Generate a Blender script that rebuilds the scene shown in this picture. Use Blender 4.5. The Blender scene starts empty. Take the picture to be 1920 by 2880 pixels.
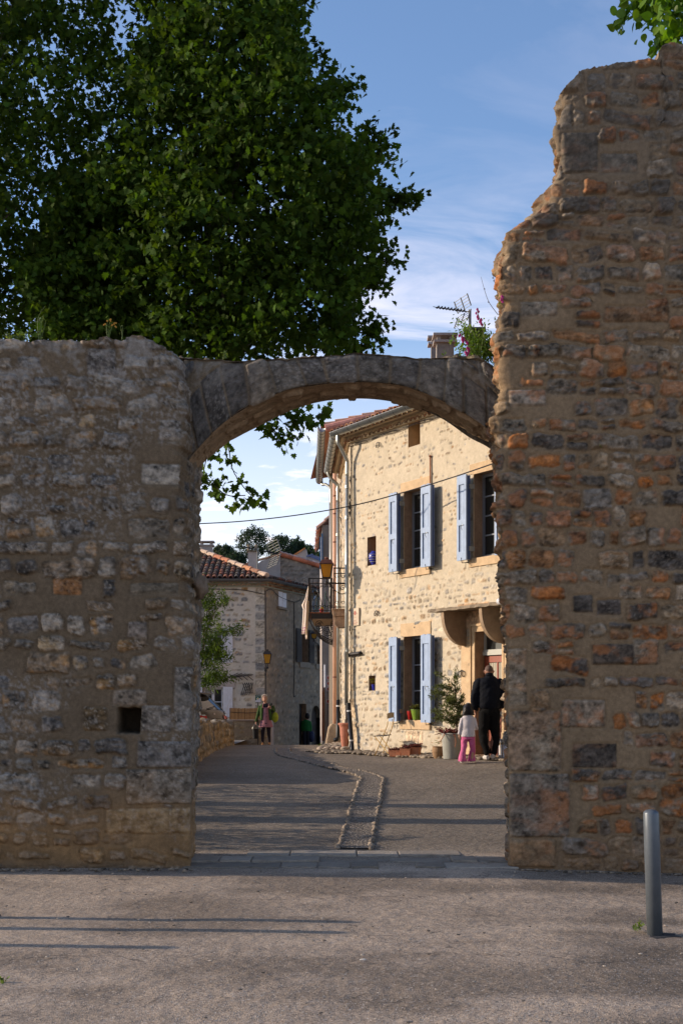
import bpy, math, random
import numpy as np
from mathutils import Vector, Matrix

# ------------------------------------------------------------------ camera, world, sun, exposure
SC = bpy.context.scene
F = 3500.0            # focal length in photograph pixels (1920 wide)
EYE = 1.65
cam_d = bpy.data.cameras.new("camera"); cam = bpy.data.objects.new("camera", cam_d)
SC.collection.objects.link(cam); SC.camera = cam
cam_d.sensor_fit = 'HORIZONTAL'; cam_d.sensor_width = 24.0; cam_d.lens = 24.0 * F / 1920
cam_d.shift_y = 546 / 1920; cam_d.clip_start = 0.1; cam_d.clip_end = 3000
cam.location = (0, 0, EYE); cam.rotation_euler = (math.radians(90), 0, 0)
SUN_EL = math.radians(17.0)
SUN_AZ = math.atan2(-1.0, 0.075)      # compass style: x = sin, y = cos ; sun stands to the left, a touch behind the wall
sun_d = bpy.data.lights.new("sun", 'SUN'); sun_d.energy = 3.1; sun_d.angle = math.radians(0.53)
sun_d.color = (1.0, 0.82, 0.63)
sun = bpy.data.objects.new("sun", sun_d); SC.collection.objects.link(sun)
sdir = Vector((math.sin(SUN_AZ)*math.cos(SUN_EL), math.cos(SUN_AZ)*math.cos(SUN_EL), math.sin(SUN_EL)))
sun.rotation_euler = (-sdir).to_track_quat('-Z', 'Y').to_euler(); sun.location = sdir*60
wd = bpy.data.worlds.new("World"); SC.world = wd; wd.use_nodes = True
nt = wd.node_tree; nt.nodes.clear()
def N(nt, t, **k):
    n = nt.nodes.new(t)
    for a, b in k.items():
        if a.startswith('i_'):
            n.inputs[a[2:].replace('_', ' ')].default_value = b
        else: setattr(n, a, b)
    return n
def mth(nt, op, a, b=None, c=None):
    n = nt.nodes.new('ShaderNodeMath'); n.operation = op
    for i, v in enumerate((a, b, c)):
        if v is None: continue
        if isinstance(v, (int, float)): n.inputs[i].default_value = v
        else: nt.links.new(v, n.inputs[i])
    return n.outputs[0]
def mixc(nt, f, a, b, mode='MIX'):
    n = nt.nodes.new('ShaderNodeMix'); n.data_type = 'RGBA'; n.blend_type = mode
    for s, v in ((n.inputs[0], f), (n.inputs[6], a), (n.inputs[7], b)):
        if isinstance(v, (int, float)): s.default_value = v
        elif isinstance(v, tuple): s.default_value = (*v, 1)[:4]
        else: nt.links.new(v, s)
    return n.outputs[2]
sky = N(nt, 'ShaderNodeTexSky', sky_type='NISHITA', sun_disc=False, sun_elevation=SUN_EL, sun_rotation=SUN_AZ,
        air_density=1.0, dust_density=0.6, ozone_density=1.6)
tc = N(nt, 'ShaderNodeTexCoord')
sx = N(nt, 'ShaderNodeSeparateXYZ'); nt.links.new(tc.outputs['Generated'], sx.inputs[0])
zz = mth(nt, 'MAXIMUM', sx.outputs[2], 0.0)
den = mth(nt, 'ADD', zz, 0.16)
cu = mth(nt, 'DIVIDE', sx.outputs[0], den); cv = mth(nt, 'DIVIDE', sx.outputs[1], den)
cb = N(nt, 'ShaderNodeCombineXYZ'); nt.links.new(mth(nt, 'MULTIPLY', cu, 1.6), cb.inputs[0]); nt.links.new(mth(nt, 'MULTIPLY', cv, 3.2), cb.inputs[1])
cn = N(nt, 'ShaderNodeTexNoise', i_Scale=1.25, i_Detail=8.0, i_Roughness=0.6, i_Distortion=0.8); nt.links.new(cb.outputs[0], cn.inputs['Vector'])
mr = N(nt, 'ShaderNodeMapRange', i_From_Min=0.47, i_From_Max=0.76); nt.links.new(cn.outputs[0], mr.inputs[0])
low = N(nt, 'ShaderNodeMapRange', i_From_Min=0.40, i_From_Max=0.16); nt.links.new(zz, low.inputs[0])
lowf = mth(nt, 'ADD', mth(nt, 'MULTIPLY', low.outputs[0], 1.0), 0.07)
cf = mth(nt, 'MULTIPLY', mr.outputs[0], lowf)
glow = N(nt, 'ShaderNodeMapRange', i_From_Min=0.30, i_From_Max=0.0, i_To_Max=0.55); nt.links.new(zz, glow.inputs[0])
cf = mth(nt, 'MAXIMUM', cf, glow.outputs[0])
skc = mixc(nt, 1.0, sky.outputs[0], (0.93, 1.0, 1.15), 'MULTIPLY')
CLOUD = (9.3, 8.0, 7.8)
skm = mixc(nt, cf, skc, CLOUD)
bg = N(nt, 'ShaderNodeBackground', i_Strength=0.118); nt.links.new(skm, bg.inputs[0])
wo = N(nt, 'ShaderNodeOutputWorld'); nt.links.new(bg.outputs[0], wo.inputs[0])
SC.view_settings.view_transform = 'Standard'; SC.view_settings.look = 'None'
SC.view_settings.exposure = 0.85; SC.view_settings.gamma = 1.0; SC.view_settings.use_curve_mapping = False
SC.cycles.max_bounces = 8; SC.cycles.transparent_max_bounces = 8

# ------------------------------------------------------------------ helpers
random.seed(7); RNG = np.random.default_rng(7)
def PX(px, py, Y): return np.array([(px-960)*Y/F, Y, EYE+(1986-py)*Y/F])
def hsh(ix, iy, seed):
    h = (ix.astype(np.int64)*374761393 + iy.astype(np.int64)*668265263 + seed*1274126177) & 0xffffffff
    h = ((h ^ (h >> 13))*1274126177) & 0xffffffff
    return ((h ^ (h >> 16)) & 0xffff)/65535.0
def vn(x, y, seed=0):
    x = np.asarray(x, float); y = np.asarray(y, float)
    x0 = np.floor(x); y0 = np.floor(y); fx = x-x0; fy = y-y0
    fx = fx*fx*(3-2*fx); fy = fy*fy*(3-2*fy); ix = x0.astype(np.int64); iy = y0.astype(np.int64)
    a = hsh(ix, iy, seed); b = hsh(ix+1, iy, seed); c = hsh(ix, iy+1, seed); d = hsh(ix+1, iy+1, seed)
    return (a*(1-fx)+b*fx)*(1-fy)+(c*(1-fx)+d*fx)*fy
def fbm(x, y, seed=0, o=4, r=.5):
    s = 0; a = 1; t = 0
    for i in range(o):
        s = s+a*vn(np.asarray(x)*2**i+i*17.3, np.asarray(y)*2**i+i*9.1, seed+i); t += a; a *= r
    return s/t
def sst(a, b, x):
    t = np.clip((x-a)/(b-a), 0, 1); return t*t*(3-2*t)
def worg(o):
    v = Vector((0, 0, 0))
    while o is not None: v = v+o.location; o = o.parent
    return np.array(v)
def tag(o, label=None, cat=None, group=None, kind=None):
    if label: o['label'] = label
    if cat: o['category'] = cat
    if group: o['group'] = group
    if kind: o['kind'] = kind
    return o
def thing(name, label, cat, loc, group=None):
    o = bpy.data.objects.new(name, None); SC.collection.objects.link(o); o.location = tuple(float(c) for c in loc)
    o.empty_display_size = 0.1
    return tag(o, label, cat, group)
def mkobj(name, V, faces, mat, parent=None, cols=None, smooth=False, quads=None, mats=None, fmat=None, extra=None):
    V = np.asarray(V, float)
    if parent is not None: V = V - worg(parent)
    me = bpy.data.meshes.new(name)
    if quads is not None:
        q = np.asarray(quads, np.int32); k = q.shape[1]
        me.vertices.add(len(V)); me.vertices.foreach_set('co', V.astype(np.float32).ravel())
        me.loops.add(q.size); me.loops.foreach_set('vertex_index', q.ravel())
        me.polygons.add(len(q)); me.polygons.foreach_set('loop_start', np.arange(0, q.size, k, dtype=np.int32))
        try: me.polygons.foreach_set('loop_total', np.full(len(q), k, np.int32))
        except Exception: pass
        me.update(calc_edges=True)
    else:
        me.from_pydata([tuple(v) for v in V], [], faces)
    me.validate()
    if cols is not None:
        at = me.color_attributes.new('Col', 'FLOAT_COLOR', 'POINT')
        c = np.ones((len(V), 4), np.float32); c[:, :3] = cols; at.data.foreach_set('color', c.ravel())
    if smooth: me.polygons.foreach_set('use_smooth', np.ones(len(me.polygons), bool))
    for m in (mats or [mat]): me.materials.append(m)
    if fmat is not None: me.polygons.foreach_set('material_index', np.asarray(fmat, np.int32))
    me.update()
    o = bpy.data.objects.new(name, me); SC.collection.objects.link(o)
    if parent is not None: o.parent = parent
    return o
def M(name, col=(.5, .5, .5), rough=.8, metal=0., var=0., vs=6., bump=0., bs=40., attr=False, spec=.3, transl=0., glass=False, var2=0., v2s=60., stretch=None):
    m = bpy.data.materials.new(name); m.use_nodes = True; t = m.node_tree; b = t.nodes['Principled BSDF']
    b.inputs['Roughness'].default_value = rough; b.inputs['Metallic'].default_value = metal
    b.inputs['Specular IOR Level'].default_value = spec
    co = N(t, 'ShaderNodeTexCoord'); vec = co.outputs['Object']
    if stretch:
        mp = N(t, 'ShaderNodeMapping'); mp.inputs['Scale'].default_value = stretch; t.links.new(vec, mp.inputs[0]); vec = mp.outputs[0]
    if attr:
        a = N(t, 'ShaderNodeAttribute', attribute_name='Col'); c = a.outputs['Color']
    else:
        r = N(t, 'ShaderNodeRGB'); r.outputs[0].default_value = (*col, 1); c = r.outputs[0]
    for vr, sc_ in ((var, vs), (var2, v2s)):
        if vr > 0:
            n = N(t, 'ShaderNodeTexNoise', i_Scale=sc_, i_Detail=5.0, i_Roughness=.65); t.links.new(vec, n.inputs['Vector'])
            q = N(t, 'ShaderNodeMapRange', i_From_Min=.3, i_From_Max=.7, i_To_Min=1-vr, i_To_Max=1+vr); t.links.new(n.outputs[0], q.inputs[0])
            c = mixc(t, 1.0, c, q.outputs[0], 'MULTIPLY')
    t.links.new(c, b.inputs['Base Color'])
    if bump > 0:
        n = N(t, 'ShaderNodeTexNoise', i_Scale=bs, i_Detail=6.0, i_Roughness=.65); t.links.new(vec, n.inputs['Vector'])
        bp = N(t, 'ShaderNodeBump', i_Strength=1.0, i_Distance=bump); t.links.new(n.outputs[0], bp.inputs['Height']); t.links.new(bp.outputs[0], b.inputs['Normal'])
    if transl > 0:
        tr = N(t, 'ShaderNodeBsdfTranslucent'); 
        cc = mixc(t, 1.0, c, (1.5, 1.5, .5), 'MULTIPLY'); t.links.new(cc, tr.inputs[0])
        mx = N(t, 'ShaderNodeMixShader'); mx.inputs[0].default_value = transl
        t.links.new(b.outputs[0], mx.inputs[1]); t.links.new(tr.outputs[0], mx.inputs[2]); t.links.new(mx.outputs[0], t.nodes['Material Output'].inputs[0])
    return m
def catm(P, n):
    P = np.asarray(P, float)
    if len(P) < 3: 
        t = np.linspace(0, 1, n)[:, None]; return P[0]*(1-t)+P[-1]*t
    Q = np.vstack([2*P[0]-P[1], P, 2*P[-1]-P[-2]]); u = np.linspace(0, len(P)-1-1e-9, n); i = u.astype(int); f = (u-i)[:, None]
    a, b, c, d = Q[i], Q[i+1], Q[i+2], Q[i+3]
    return .5*((2*b)+(c-a)*f+(2*a-5*b+4*c-d)*f*f+(3*b-a-3*c+d)*f**3)
class MB:
    def __init__(s, T=None): s.V = []; s.Fc = []; s.C = []; s.n = 0; s.T = T; s.col = (1, 1, 1); s.mi = []; s.m = 0
    def add(s, V, Fs, col=None):
        V = np.asarray(V, float)
        if s.T is not None: V = s.T(V)
        s.V.append(V); s.Fc += [tuple(int(i)+s.n for i in f) for f in Fs]; s.mi += [s.m]*len(Fs)
        c = s.col if col is None else col
        s.C.append(np.broadcast_to(np.asarray(c, float), (len(V), 3))); s.n += len(V)
    def box(s, x0, x1, y0, y1, z0, z1, col=None):
        V = [(x, y, z) for z in (z0, z1) for y in (y0, y1) for x in (x0, x1)]
        s.add(V, [(0, 2, 3, 1), (4, 5, 7, 6), (0, 1, 5, 4), (2, 6, 7, 3), (0, 4, 6, 2), (1, 3, 7, 5)], col)
    def bar(s, a, b, w, h=None, col=None, up=(0, 0, 1)):
        a = np.asarray(a, float); b = np.asarray(b, float); h = h or w; d = b-a; d = d/max(1e-9, np.linalg.norm(d))
        up = np.asarray(up, float)
        if abs(d@up) > .98: up = np.array([0, 1., 0])
        r = np.cross(d, up); r /= np.linalg.norm(r); u = np.cross(r, d)
        V = [p+r*i*w/2+u*j*h/2 for p in (a, b) for i, j in ((-1, -1), (1, -1), (1, 1), (-1, 1))]
        s.add(V, [(0, 1, 2, 3), (7, 6, 5, 4), (0, 4, 5, 1), (1, 5, 6, 2), (2, 6, 7, 3), (3, 7, 4, 0)], col)
    def tube(s, P, r, n=8, col=None, cap=True, ry=None, hint=(0, 0, 1), smoothn=None, power=2.0):
        P = np.asarray(P, float); r = np.broadcast_to(np.asarray(r, float), (len(P),)).copy()
        ry = r if ry is None else np.broadcast_to(np.asarray(ry, float), (len(P),)).copy()
        if smoothn:
            A = catm(np.column_stack([P, r, ry]), smoothn); P = A[:, :3]; r = A[:, 3]; ry = A[:, 4]
        T = np.gradient(P, axis=0); T /= np.maximum(1e-9, np.linalg.norm(T, axis=1))[:, None]
        h = np.asarray(hint, float)
        if abs((T@h)).max() > .97 and np.allclose(h, (0, 0, 1)): h = np.array([0, 1., 0]) if abs(T[:, 1]).max() < .95 else np.array([1., 0, 0])
        R = np.cross(T, h); R /= np.maximum(1e-9, np.linalg.norm(R, axis=1))[:, None]; U = np.cross(R, T)
        a = np.linspace(0, 2*np.pi, n, endpoint=False); ca, sa = np.cos(a), np.sin(a)
        if power != 2.0: ca = np.sign(ca)*abs(ca)**(2/power); sa = np.sign(sa)*abs(sa)**(2/power)
        V = P[:, None]+R[:, None]*(ca[None, :, None]*r[:, None, None])+U[:, None]*(sa[None, :, None]*ry[:, None, None])
        m = len(P); Fs = [(i*n+j, i*n+(j+1) % n, (i+1)*n+(j+1) % n, (i+1)*n+j) for i in range(m-1) for j in range(n)]
        if cap: Fs += [tuple(range(n))[::-1], tuple((m-1)*n+j for j in range(n))]
        if col is not None and np.ndim(col) == 2: col = np.repeat(col, n, axis=0)
        s.add(V.reshape(-1, 3), Fs, col)
    def lathe(s, prof, c=(0, 0, 0), n=20, col=None, sx=1, sy=1):
        a = np.linspace(0, 2*np.pi, n, endpoint=False); V = []
        for r, z in prof:
            V += [(c[0]+r*sx*math.cos(t), c[1]+r*sy*math.sin(t), c[2]+z) for t in a]
        m = len(prof); Fs = [(i*n+j, i*n+(j+1) % n, (i+1)*n+(j+1) % n, (i+1)*n+j) for i in range(m-1) for j in range(n)]
        Fs += [tuple(range(n))[::-1], tuple((m-1)*n+j for j in range(n))]
        s.add(V, Fs, col)
    def prism(s, poly, a, b, ax=2, col=None):      # poly 2-D points, extruded along axis ax from a to b
        k = len(poly); V = []
        for t in (a, b):
            for p in poly:
                v = [0, 0, 0]; o = [i for i in range(3) if i != ax]; v[ax] = t; v[o[0]] = p[0]; v[o[1]] = p[1]; V.append(v)
        s.add(V, [tuple(range(k))[::-1], tuple(range(k, 2*k))]+[(i, (i+1) % k, k+(i+1) % k, k+i) for i in range(k)], col)
    def blob(s, c, r, seed=0, n=8, m=6, amp=.2, col=None):
        r = np.broadcast_to(np.asarray(r, float), (3,)); V = []
        rs = np.random.default_rng(seed)
        for i in range(1, m):
            ph = math.pi*i/m
            for j in range(n):
                th = 2*math.pi*j/n; k = 1+amp*(rs.random()-.5)*2
                V.append((c[0]+r[0]*k*math.sin(ph)*math.cos(th), c[1]+r[1]*k*math.sin(ph)*math.sin(th), c[2]+r[2]*k*math.cos(ph)))
        V += [(c[0], c[1], c[2]+r[2]), (c[0], c[1], c[2]-r[2])]
        Fs = [(i*n+j, i*n+(j+1) % n, (i+1)*n+(j+1) % n, (i+1)*n+j) for i in range(m-2) for j in range(n)]
        t = (m-1)*n; Fs += [(t, (j+1) % n, j) for j in range(n)]+[(t+1, (m-2)*n+j, (m-2)*n+(j+1) % n) for j in range(n)]
        s.add(V, Fs, col)
    def build(s, name, mat, parent=None, smooth=False, attr=False, mats=None, label=None, bevel=0.):
        o = mkobj(name, np.vstack(s.V), s.Fc, mat, parent, cols=np.vstack(s.C) if attr else None, smooth=smooth, mats=mats, fmat=s.mi if mats else None)
        if label: o['label'] = label
        if bevel:
            b = o.modifiers.new('bevel', 'BEVEL'); b.width = bevel; b.segments = 2; b.limit_method = 'ANGLE'
        return o
def textmesh(txt, size, T, mat, name, parent, align='CENTER', depth=.002, sx=1.0):
    cu = bpy.data.curves.new('t', 'FONT'); cu.body = txt; cu.size = size; cu.align_x = align; cu.align_y = 'CENTER'; cu.extrude = depth
    o = bpy.data.objects.new('t', cu); SC.collection.objects.link(o)
    dg = bpy.context.evaluated_depsgraph_get(); me = bpy.data.meshes.new_from_object(o.evaluated_get(dg))
    V = np.array([v.co[:] for v in me.vertices]); Fs = [tuple(p.vertices) for p in me.polygons]
    bpy.data.objects.remove(o); bpy.data.meshes.remove(me)
    V[:, 0] *= sx
    return mkobj(name, T(V), Fs, mat, parent)

# stone texture: a raster of relief heights and albedo over wall coordinates (a, b)
class Tex:
    def __init__(s, a0, a1, b0, b1, res):
        s.a0, s.b0, s.res = a0, b0, res
        s.na = int((a1-a0)/res)+2; s.nb = int((b1-b0)/res)+2
        s.A, s.B = np.meshgrid(a0+np.arange(s.na)*res, b0+np.arange(s.nb)*res)
        s.H = np.zeros_like(s.A); s.C = np.zeros(s.A.shape+(3,)); s.occ = []
    def samp(s, a, b):
        x = np.clip((a-s.a0)/s.res, 0, s.na-1.001); y = np.clip((b-s.b0)/s.res, 0, s.nb-1.001)
        i = x.astype(int); j = y.astype(int); fx = x-i; fy = y-j; out = []
        for D in (s.H, s.C):
            gx, gy = (fx, fy) if D.ndim == 2 else (fx[..., None], fy[..., None])
            out.append((D[j, i]*(1-gx)+D[j, i+1]*gx)*(1-gy)+(D[j+1, i]*(1-gx)+D[j+1, i+1]*gx)*gy)
        return out
def stone_tex(a0, a1, b0, b1, res, seed, rowh, wid, gap, pal, pal2, mortar, prot=(-.01, .03), soft=.01, warp=.02, quoins=(), skip=.0,
              rough=.012, p2=.5, mvar=.15, mh=.006, corner=.35, whites=0., thin=.16, contrast=1., tint=(1, 1, 1), tilt=.09, groove=.0):
    T = Tex(a0, a1, b0, b1, res); R = random.Random(seed); A, B = T.A, T.B
    wa = A+warp*(fbm(A*6, B*6, seed, 3)-.5)*2+warp*.5*(fbm(A*24, B*24, seed+3, 3)-.5)*2
    wb = B+warp*(fbm(A*6, B*6, seed+11, 3)-.5)*2+warp*.5*(fbm(A*24, B*24, seed+15, 3)-.5)*2
    n1 = fbm(A*9, B*12, seed+21, 5, .6); n2 = fbm(A*5, B*7, seed+31, 4, .6); n3 = fbm(A*30, B*38, seed+41, 4, .65)
    rid = abs(fbm(A*14, B*22, seed+51, 4, .6)-.5)*2
    mc = np.asarray(mortar)
    T.C[:] = mc*(1+mvar*2*(fbm(A*3, B*3, seed+61, 4)-.5)[..., None])*(1+.25*(n3-.5))[..., None]
    T.H[:] = mh*2*(fbm(A*4, B*4, seed+71, 4)-.5)+.004*(n3-.5)
    st = []
    for q in quoins: st.append((*q[:4], R.uniform(-.01, .01), .03, q[4] if len(q) > 4 else None, 1))
    def hit(ca, cb, ha, hb):
        for (x, y, u, v) in T.occ:
            if abs(ca-x) < ha+u and abs(cb-y) < hb+v: return True
        return False
    for q in st: T.occ.append((q[0], q[1], q[2]-.015, q[3]-.015))
    b = b0; occ_n = len(T.occ)
    while b < b1:
        h = R.uniform(*rowh); a = a0-R.uniform(0, .3)
        while a < a1:
            w = R.uniform(*wid)*(1 if R.random() < .8 else 1.5); sp = 1
            if R.random() > skip:
                k = R.random()
                if k < thin and h > .13 and w < .3:     # two thin stones instead of one
                    for f in (.27, .75):
                        ca, cb, ha, hb = a+w/2, b+h*f, w/2-gap*.5, h*.25-gap*.45
                        if hb > .012 and ha > .012 and not hit(ca, cb, ha, hb): st.append((ca, cb, ha, hb, R.uniform(-.06, .06), corner, None, 0))
                else:
                    ca, cb, ha, hb = a+w/2, b+h/2+R.uniform(-.2, .2)*h*.3, w/2-gap*R.uniform(.3, .8), h/2-gap*R.uniform(.2, .8)
                    hb *= R.uniform(.8, 1.08)
                    if hb > .015 and ha > .015 and not hit(ca, cb, ha, hb): st.append((ca, cb, ha, hb, R.uniform(-tilt, tilt), corner, None, 0))
            a += w
        b += h
    for (ca, cb, ha, hb, rot, cr, pc, big) in st:
        m = .08+soft*2; i0 = int((ca-ha-m-a0)/res); i1 = int((ca+ha+m-a0)/res)+1; j0 = int((cb-hb-m-b0)/res); j1 = int((cb+hb+m-b0)/res)+1
        i0, j0 = max(0, i0), max(0, j0); i1, j1 = min(T.na, i1), min(T.nb, j1)
        if i1 <= i0 or j1 <= j0: continue
        sl = (slice(j0, j1), slice(i0, i1)); k = .35 if big else 1
        x = (A[sl]*(1-k)+wa[sl]*k)-ca; y = (B[sl]*(1-k)+wb[sl]*k)-cb; c, s_ = math.cos(rot), math.sin(rot); x, y = x*c+y*s_, -x*s_+y*c
        y = y+R.uniform(-.12, .12)*x*(0 if big else 1)
        r = min(ha, hb)*(.12 if big else R.uniform(cr, min(.95, cr+.5))); qx = abs(x)-ha+r; qy = abs(y)-hb+r
        d = np.hypot(np.maximum(qx, 0), np.maximum(qy, 0))+np.minimum(np.maximum(qx, qy), 0)-r
        mk = sst(soft, -soft, d); p = R.uniform(*prot)
        hs = p*(1 if not big else .6)+rough*(1.4 if not big else .5)*((1-rid[sl])-.5)+(.02 if not big else .006)*(n1[sl]-.5)+R.uniform(-.08, .08)*x*(0 if big else 1)
        hs = hs - sst(-.02, 0, d)*.006
        T.H[sl] = T.H[sl]*(1-mk)+hs*mk-groove*np.exp(-((d-.004)/.009)**2)*(.4+.9*n3[sl])
        c1 = np.asarray(pc if pc is not None else R.choice(pal)); c2 = np.asarray(R.choice(pal2))
        f2 = sst(.48, .62, n2[sl]+R.uniform(-.12, .12))*(R.random() < p2)*R.uniform(.4, 1)*(.35 if big else 1)
        cc = c1*(1-f2[..., None])+c2*f2[..., None]
        cc = cc*R.uniform(.8, 1.2)*(1+contrast*(1.3*(n1[sl]-.5)+1.1*(n3[sl]-.5)-.30*sst(.10, .0, rid[sl])+.18*sst(.5, .9, rid[sl])))[..., None]
        if whites > 0:
            wf = (sst(.60, .68, fbm(A[sl]*45, B[sl]*45, seed+81, 3, .7))*whites*R.random())[..., None]
            cc = cc*(1-wf)+np.array([.55, .53, .5])*wf
        mk = sst(soft*.6, -soft*.6, d)[..., None]
        T.C[sl] = T.C[sl]*(1-mk)+cc*mk
    T.C = np.clip(T.C*np.asarray(tint), .01, .9)
    return T
def gridmesh(name, P, C, mat, parent, mask=None):
    n, m, _ = P.shape; idx = np.arange(n*m).reshape(n, m)
    q = np.stack([idx[:-1, :-1], idx[:-1, 1:], idx[1:, 1:], idx[1:, :-1]], -1)
    if mask is not None: q = q[mask]
    return mkobj(name, P.reshape(-1, 3), None, mat, parent, cols=C.reshape(-1, 3), smooth=True, quads=q.reshape(-1, 4))
def frame(O, D):       # local (s, off, z) -> world ; off points to the left of travel direction D rotated clockwise (towards viewer)
    O = np.asarray(O, float); D = np.asarray(D, float)/np.linalg.norm(D); Nn = np.array([D[1], -D[0]])
    if Nn[1] > 0 and abs(Nn[1]) > .3: Nn = -Nn
    def T(V):
        V = np.asarray(V, float); W = np.empty_like(V)
        W[:, 0] = O[0]+D[0]*V[:, 0]+Nn[0]*V[:, 1]; W[:, 1] = O[1]+D[1]*V[:, 0]+Nn[1]*V[:, 1]; W[:, 2] = V[:, 2]; return W
    T.O, T.D, T.N = O, D, Nn
    def inv(px, py, off=0.):
        k = (px-960)/F; ox = O[0]+Nn[0]*off; oy = O[1]+Nn[1]*off
        s = (k*oy-ox)/(D[0]-k*D[1]); Y = oy+D[1]*s
        return s, EYE+(1986-py)*Y/F
    T.inv = inv
    return T
def relief(name, T, tex, s0, s1, z0, z1, res, holes, mat, parent, amp=1., zfun=None):
    a = set(np.round(np.arange(s0, s1+res, res), 4)); b = set(np.round(np.arange(z0, z1+res, res), 4))
    def merge(st, vals):
        st = np.array(sorted(st))
        for v in vals:
            st = st[abs(st-v) > res*.45]; st = np.append(st, v)
        return np.sort(st)
    a = merge(a, [s0, s1]+[h[i] for h in holes for i in (0, 1)]); b = merge(b, [z0, z1]+[h[i] for h in holes for i in (2, 3)])
    A, B = np.meshgrid(a, b); H, C = tex.samp(A, B); H = H*amp
    for h in holes:      # flatten next to openings
        dx = np.maximum(np.maximum(h[0]-A, A-h[1]), 0); dz = np.maximum(np.maximum(h[2]-B, B-h[3]), 0)
        H = H*sst(0, .06, np.hypot(dx, dz))
    P = T(np.stack([A.ravel(), H.ravel(), B.ravel()], 1)).reshape(A.shape+(3,))
    ca = (A[:-1, :-1]+A[1:, 1:])/2; cb_ = (B[:-1, :-1]+B[1:, 1:])/2; mask = np.ones(ca.shape, bool)
    for h in holes: mask &= ~((ca > h[0]) & (ca < h[1]) & (cb_ > h[2]) & (cb_ < h[3]))
    if zfun is not None: mask &= cb_ < zfun(ca)
    return gridmesh(name, P, C, mat, parent, mask)
# ------------------------------------------------------------------ materials
m_wall = M('rubble_masonry', attr=True, rough=.95, var=.22, vs=22, var2=.22, v2s=110, bump=.010, bs=60, spec=.12)
m_lime = M('lime_pointed_rubble', attr=True, rough=.95, var=.10, vs=9, var2=.08, v2s=70, bump=.006, bs=60, spec=.1)
m_core = M('wall_core', (.16, .13, .10), .95, bump=.02, bs=14)
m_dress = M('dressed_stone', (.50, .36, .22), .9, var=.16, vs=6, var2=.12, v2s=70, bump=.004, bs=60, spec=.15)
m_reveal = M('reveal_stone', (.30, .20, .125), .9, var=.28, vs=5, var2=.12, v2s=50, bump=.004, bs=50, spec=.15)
m_blue = M('pale_blue_paint', (.25, .33, .47), .55, var=.13, vs=7, spec=.35)
m_blued = M('dark_blue_and_shade', (.09, .14, .29), .55, var=.08, vs=7, spec=.35)  # darker copy of the shutter blue as shade on folded leaves; also plate band
m_zinc = M('zinc', (.42, .43, .40), .42, metal=.75, var=.15, vs=8)
m_zincd = M('zinc_seam', (.16, .16, .15), .6, metal=.5)
m_pinkpipe = M('salmon_pipe', (.62, .36, .24), .5, var=.1, vs=5)
m_castpipe = M('black_cast_pipe', (.012, .012, .013), .4)
m_iron = M('wrought_iron', (.022, .018, .017), .55, var=.2, vs=20)
m_rust = M('rusty_steel', (.20, .075, .035), .8, var=.4, vs=12, bump=.002)
m_tile = M('clay_tile', attr=True, rough=.85, var=.25, vs=14, var2=.15, v2s=80, bump=.004, bs=60)
m_glassd = M('window_glass', (.02, .022, .022), .06, spec=.6)
m_grey = M('grey_window_frame', (.20, .21, .23), .5)
m_white = M('white_paint', (.55, .55, .58), .55, var=.08, vs=8)
m_amber = M('amber_glass', (.50, .29, .05), .25, transl=.5)
m_copper = M('copper_brown_metal', (.16, .065, .045), .5, metal=.3, var=.2, vs=15)
m_dark = M('dark_wood', (.035, .028, .024), .7, var=.3, vs=10, stretch=(6, 6, 1))
m_stuccog = M('grey_render', (.36, .31, .28), .95, var=.12, vs=4, bump=.01, bs=12)
m_stuccop = M('mauve_render', (.44, .33, .33), .95, var=.08, vs=6, bump=.012, bs=30)
m_terr = M('terracotta', (.40, .16, .085), .8, var=.2, vs=14, bump=.002)
m_black = M('black_parts_and_shade', (.008, .008, .008), .9)  # black trim and lettering; also sheets standing for the shade inside openings
m_bark = M('bark', (.10, .08, .06), .95, var=.35, vs=6, bump=.02, bs=12, stretch=(3, 3, 1))
m_leafp = M('plane_leaf', attr=True, rough=.75, spec=.12, transl=.34)
m_leafg = M('lime_tree_leaf', attr=True, rough=.5, spec=.3, transl=.45)
m_leafd = M('shrub_leaf', attr=True, rough=.6, spec=.25, transl=.25)
m_petal = M('petal', attr=True, rough=.6, transl=.3)

def facet_cols(c, n, var=.25):
    r = RNG.random((n, 1)); return np.asarray(c)*(1-var+2*var*r)*(1+.15*(RNG.random((n, 3))-.5))

# ------------------------------------------------------------------ ground
GY = np.array([-60, 11.9, 12.5, 13.7, 18, 23, 28, 33, 37, 41.7, 46, 50, 60, 90, 110, 150, 200, 240, 700])
GZ = np.array([0, 0, .0, .045, .29, .56, .61, .58, .487, .325, 0, -.28, -.6, -1, 1, 11, 24.0, 26.3, 27])
def gz(X, Y):
    X = np.asarray(X, float); Y = np.asarray(Y, float)
    z = np.interp(Y, GY, GZ)
    z = z - .028*np.clip(X-1.6, 0, 2.2)*sst(14.2, 12.6, Y)
    z = z + .09*sst(.9, 2.9, X)*sst(16, 22, Y)*sst(34, 28, Y)
    z = z + 1.6*(fbm(X*.02, Y*.02, 5, 3)-.5)*sst(110, 160, Y)
    return z
def GP(px, py, ymin=8.):
    for Y in np.arange(ymin, 60, .01):
        X = (px-960)*Y/F
        if EYE-gz(X, Y) <= (py-1986)*Y/F: return np.array([X, Y, float(gz(X, Y))])
    return np.array([X, 60, 0])
def lines(*seg):
    o = []
    for a, b, s in seg: o += list(np.arange(a, b, s))
    return np.array(o+[seg[-1][1]])
gx = lines((-420, -60, 30), (-60, -12, 4), (-12, -5, .8), (-5, 6, .12), (6, 12, .8), (12, 60, 4), (60, 420, 30))
gy = lines((-60, -4, 4), (-4, 5, .6), (5, 28, .12), (28, 46, .25), (46, 70, 1.5), (70, 300, 5), (300, 700, 40))
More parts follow.
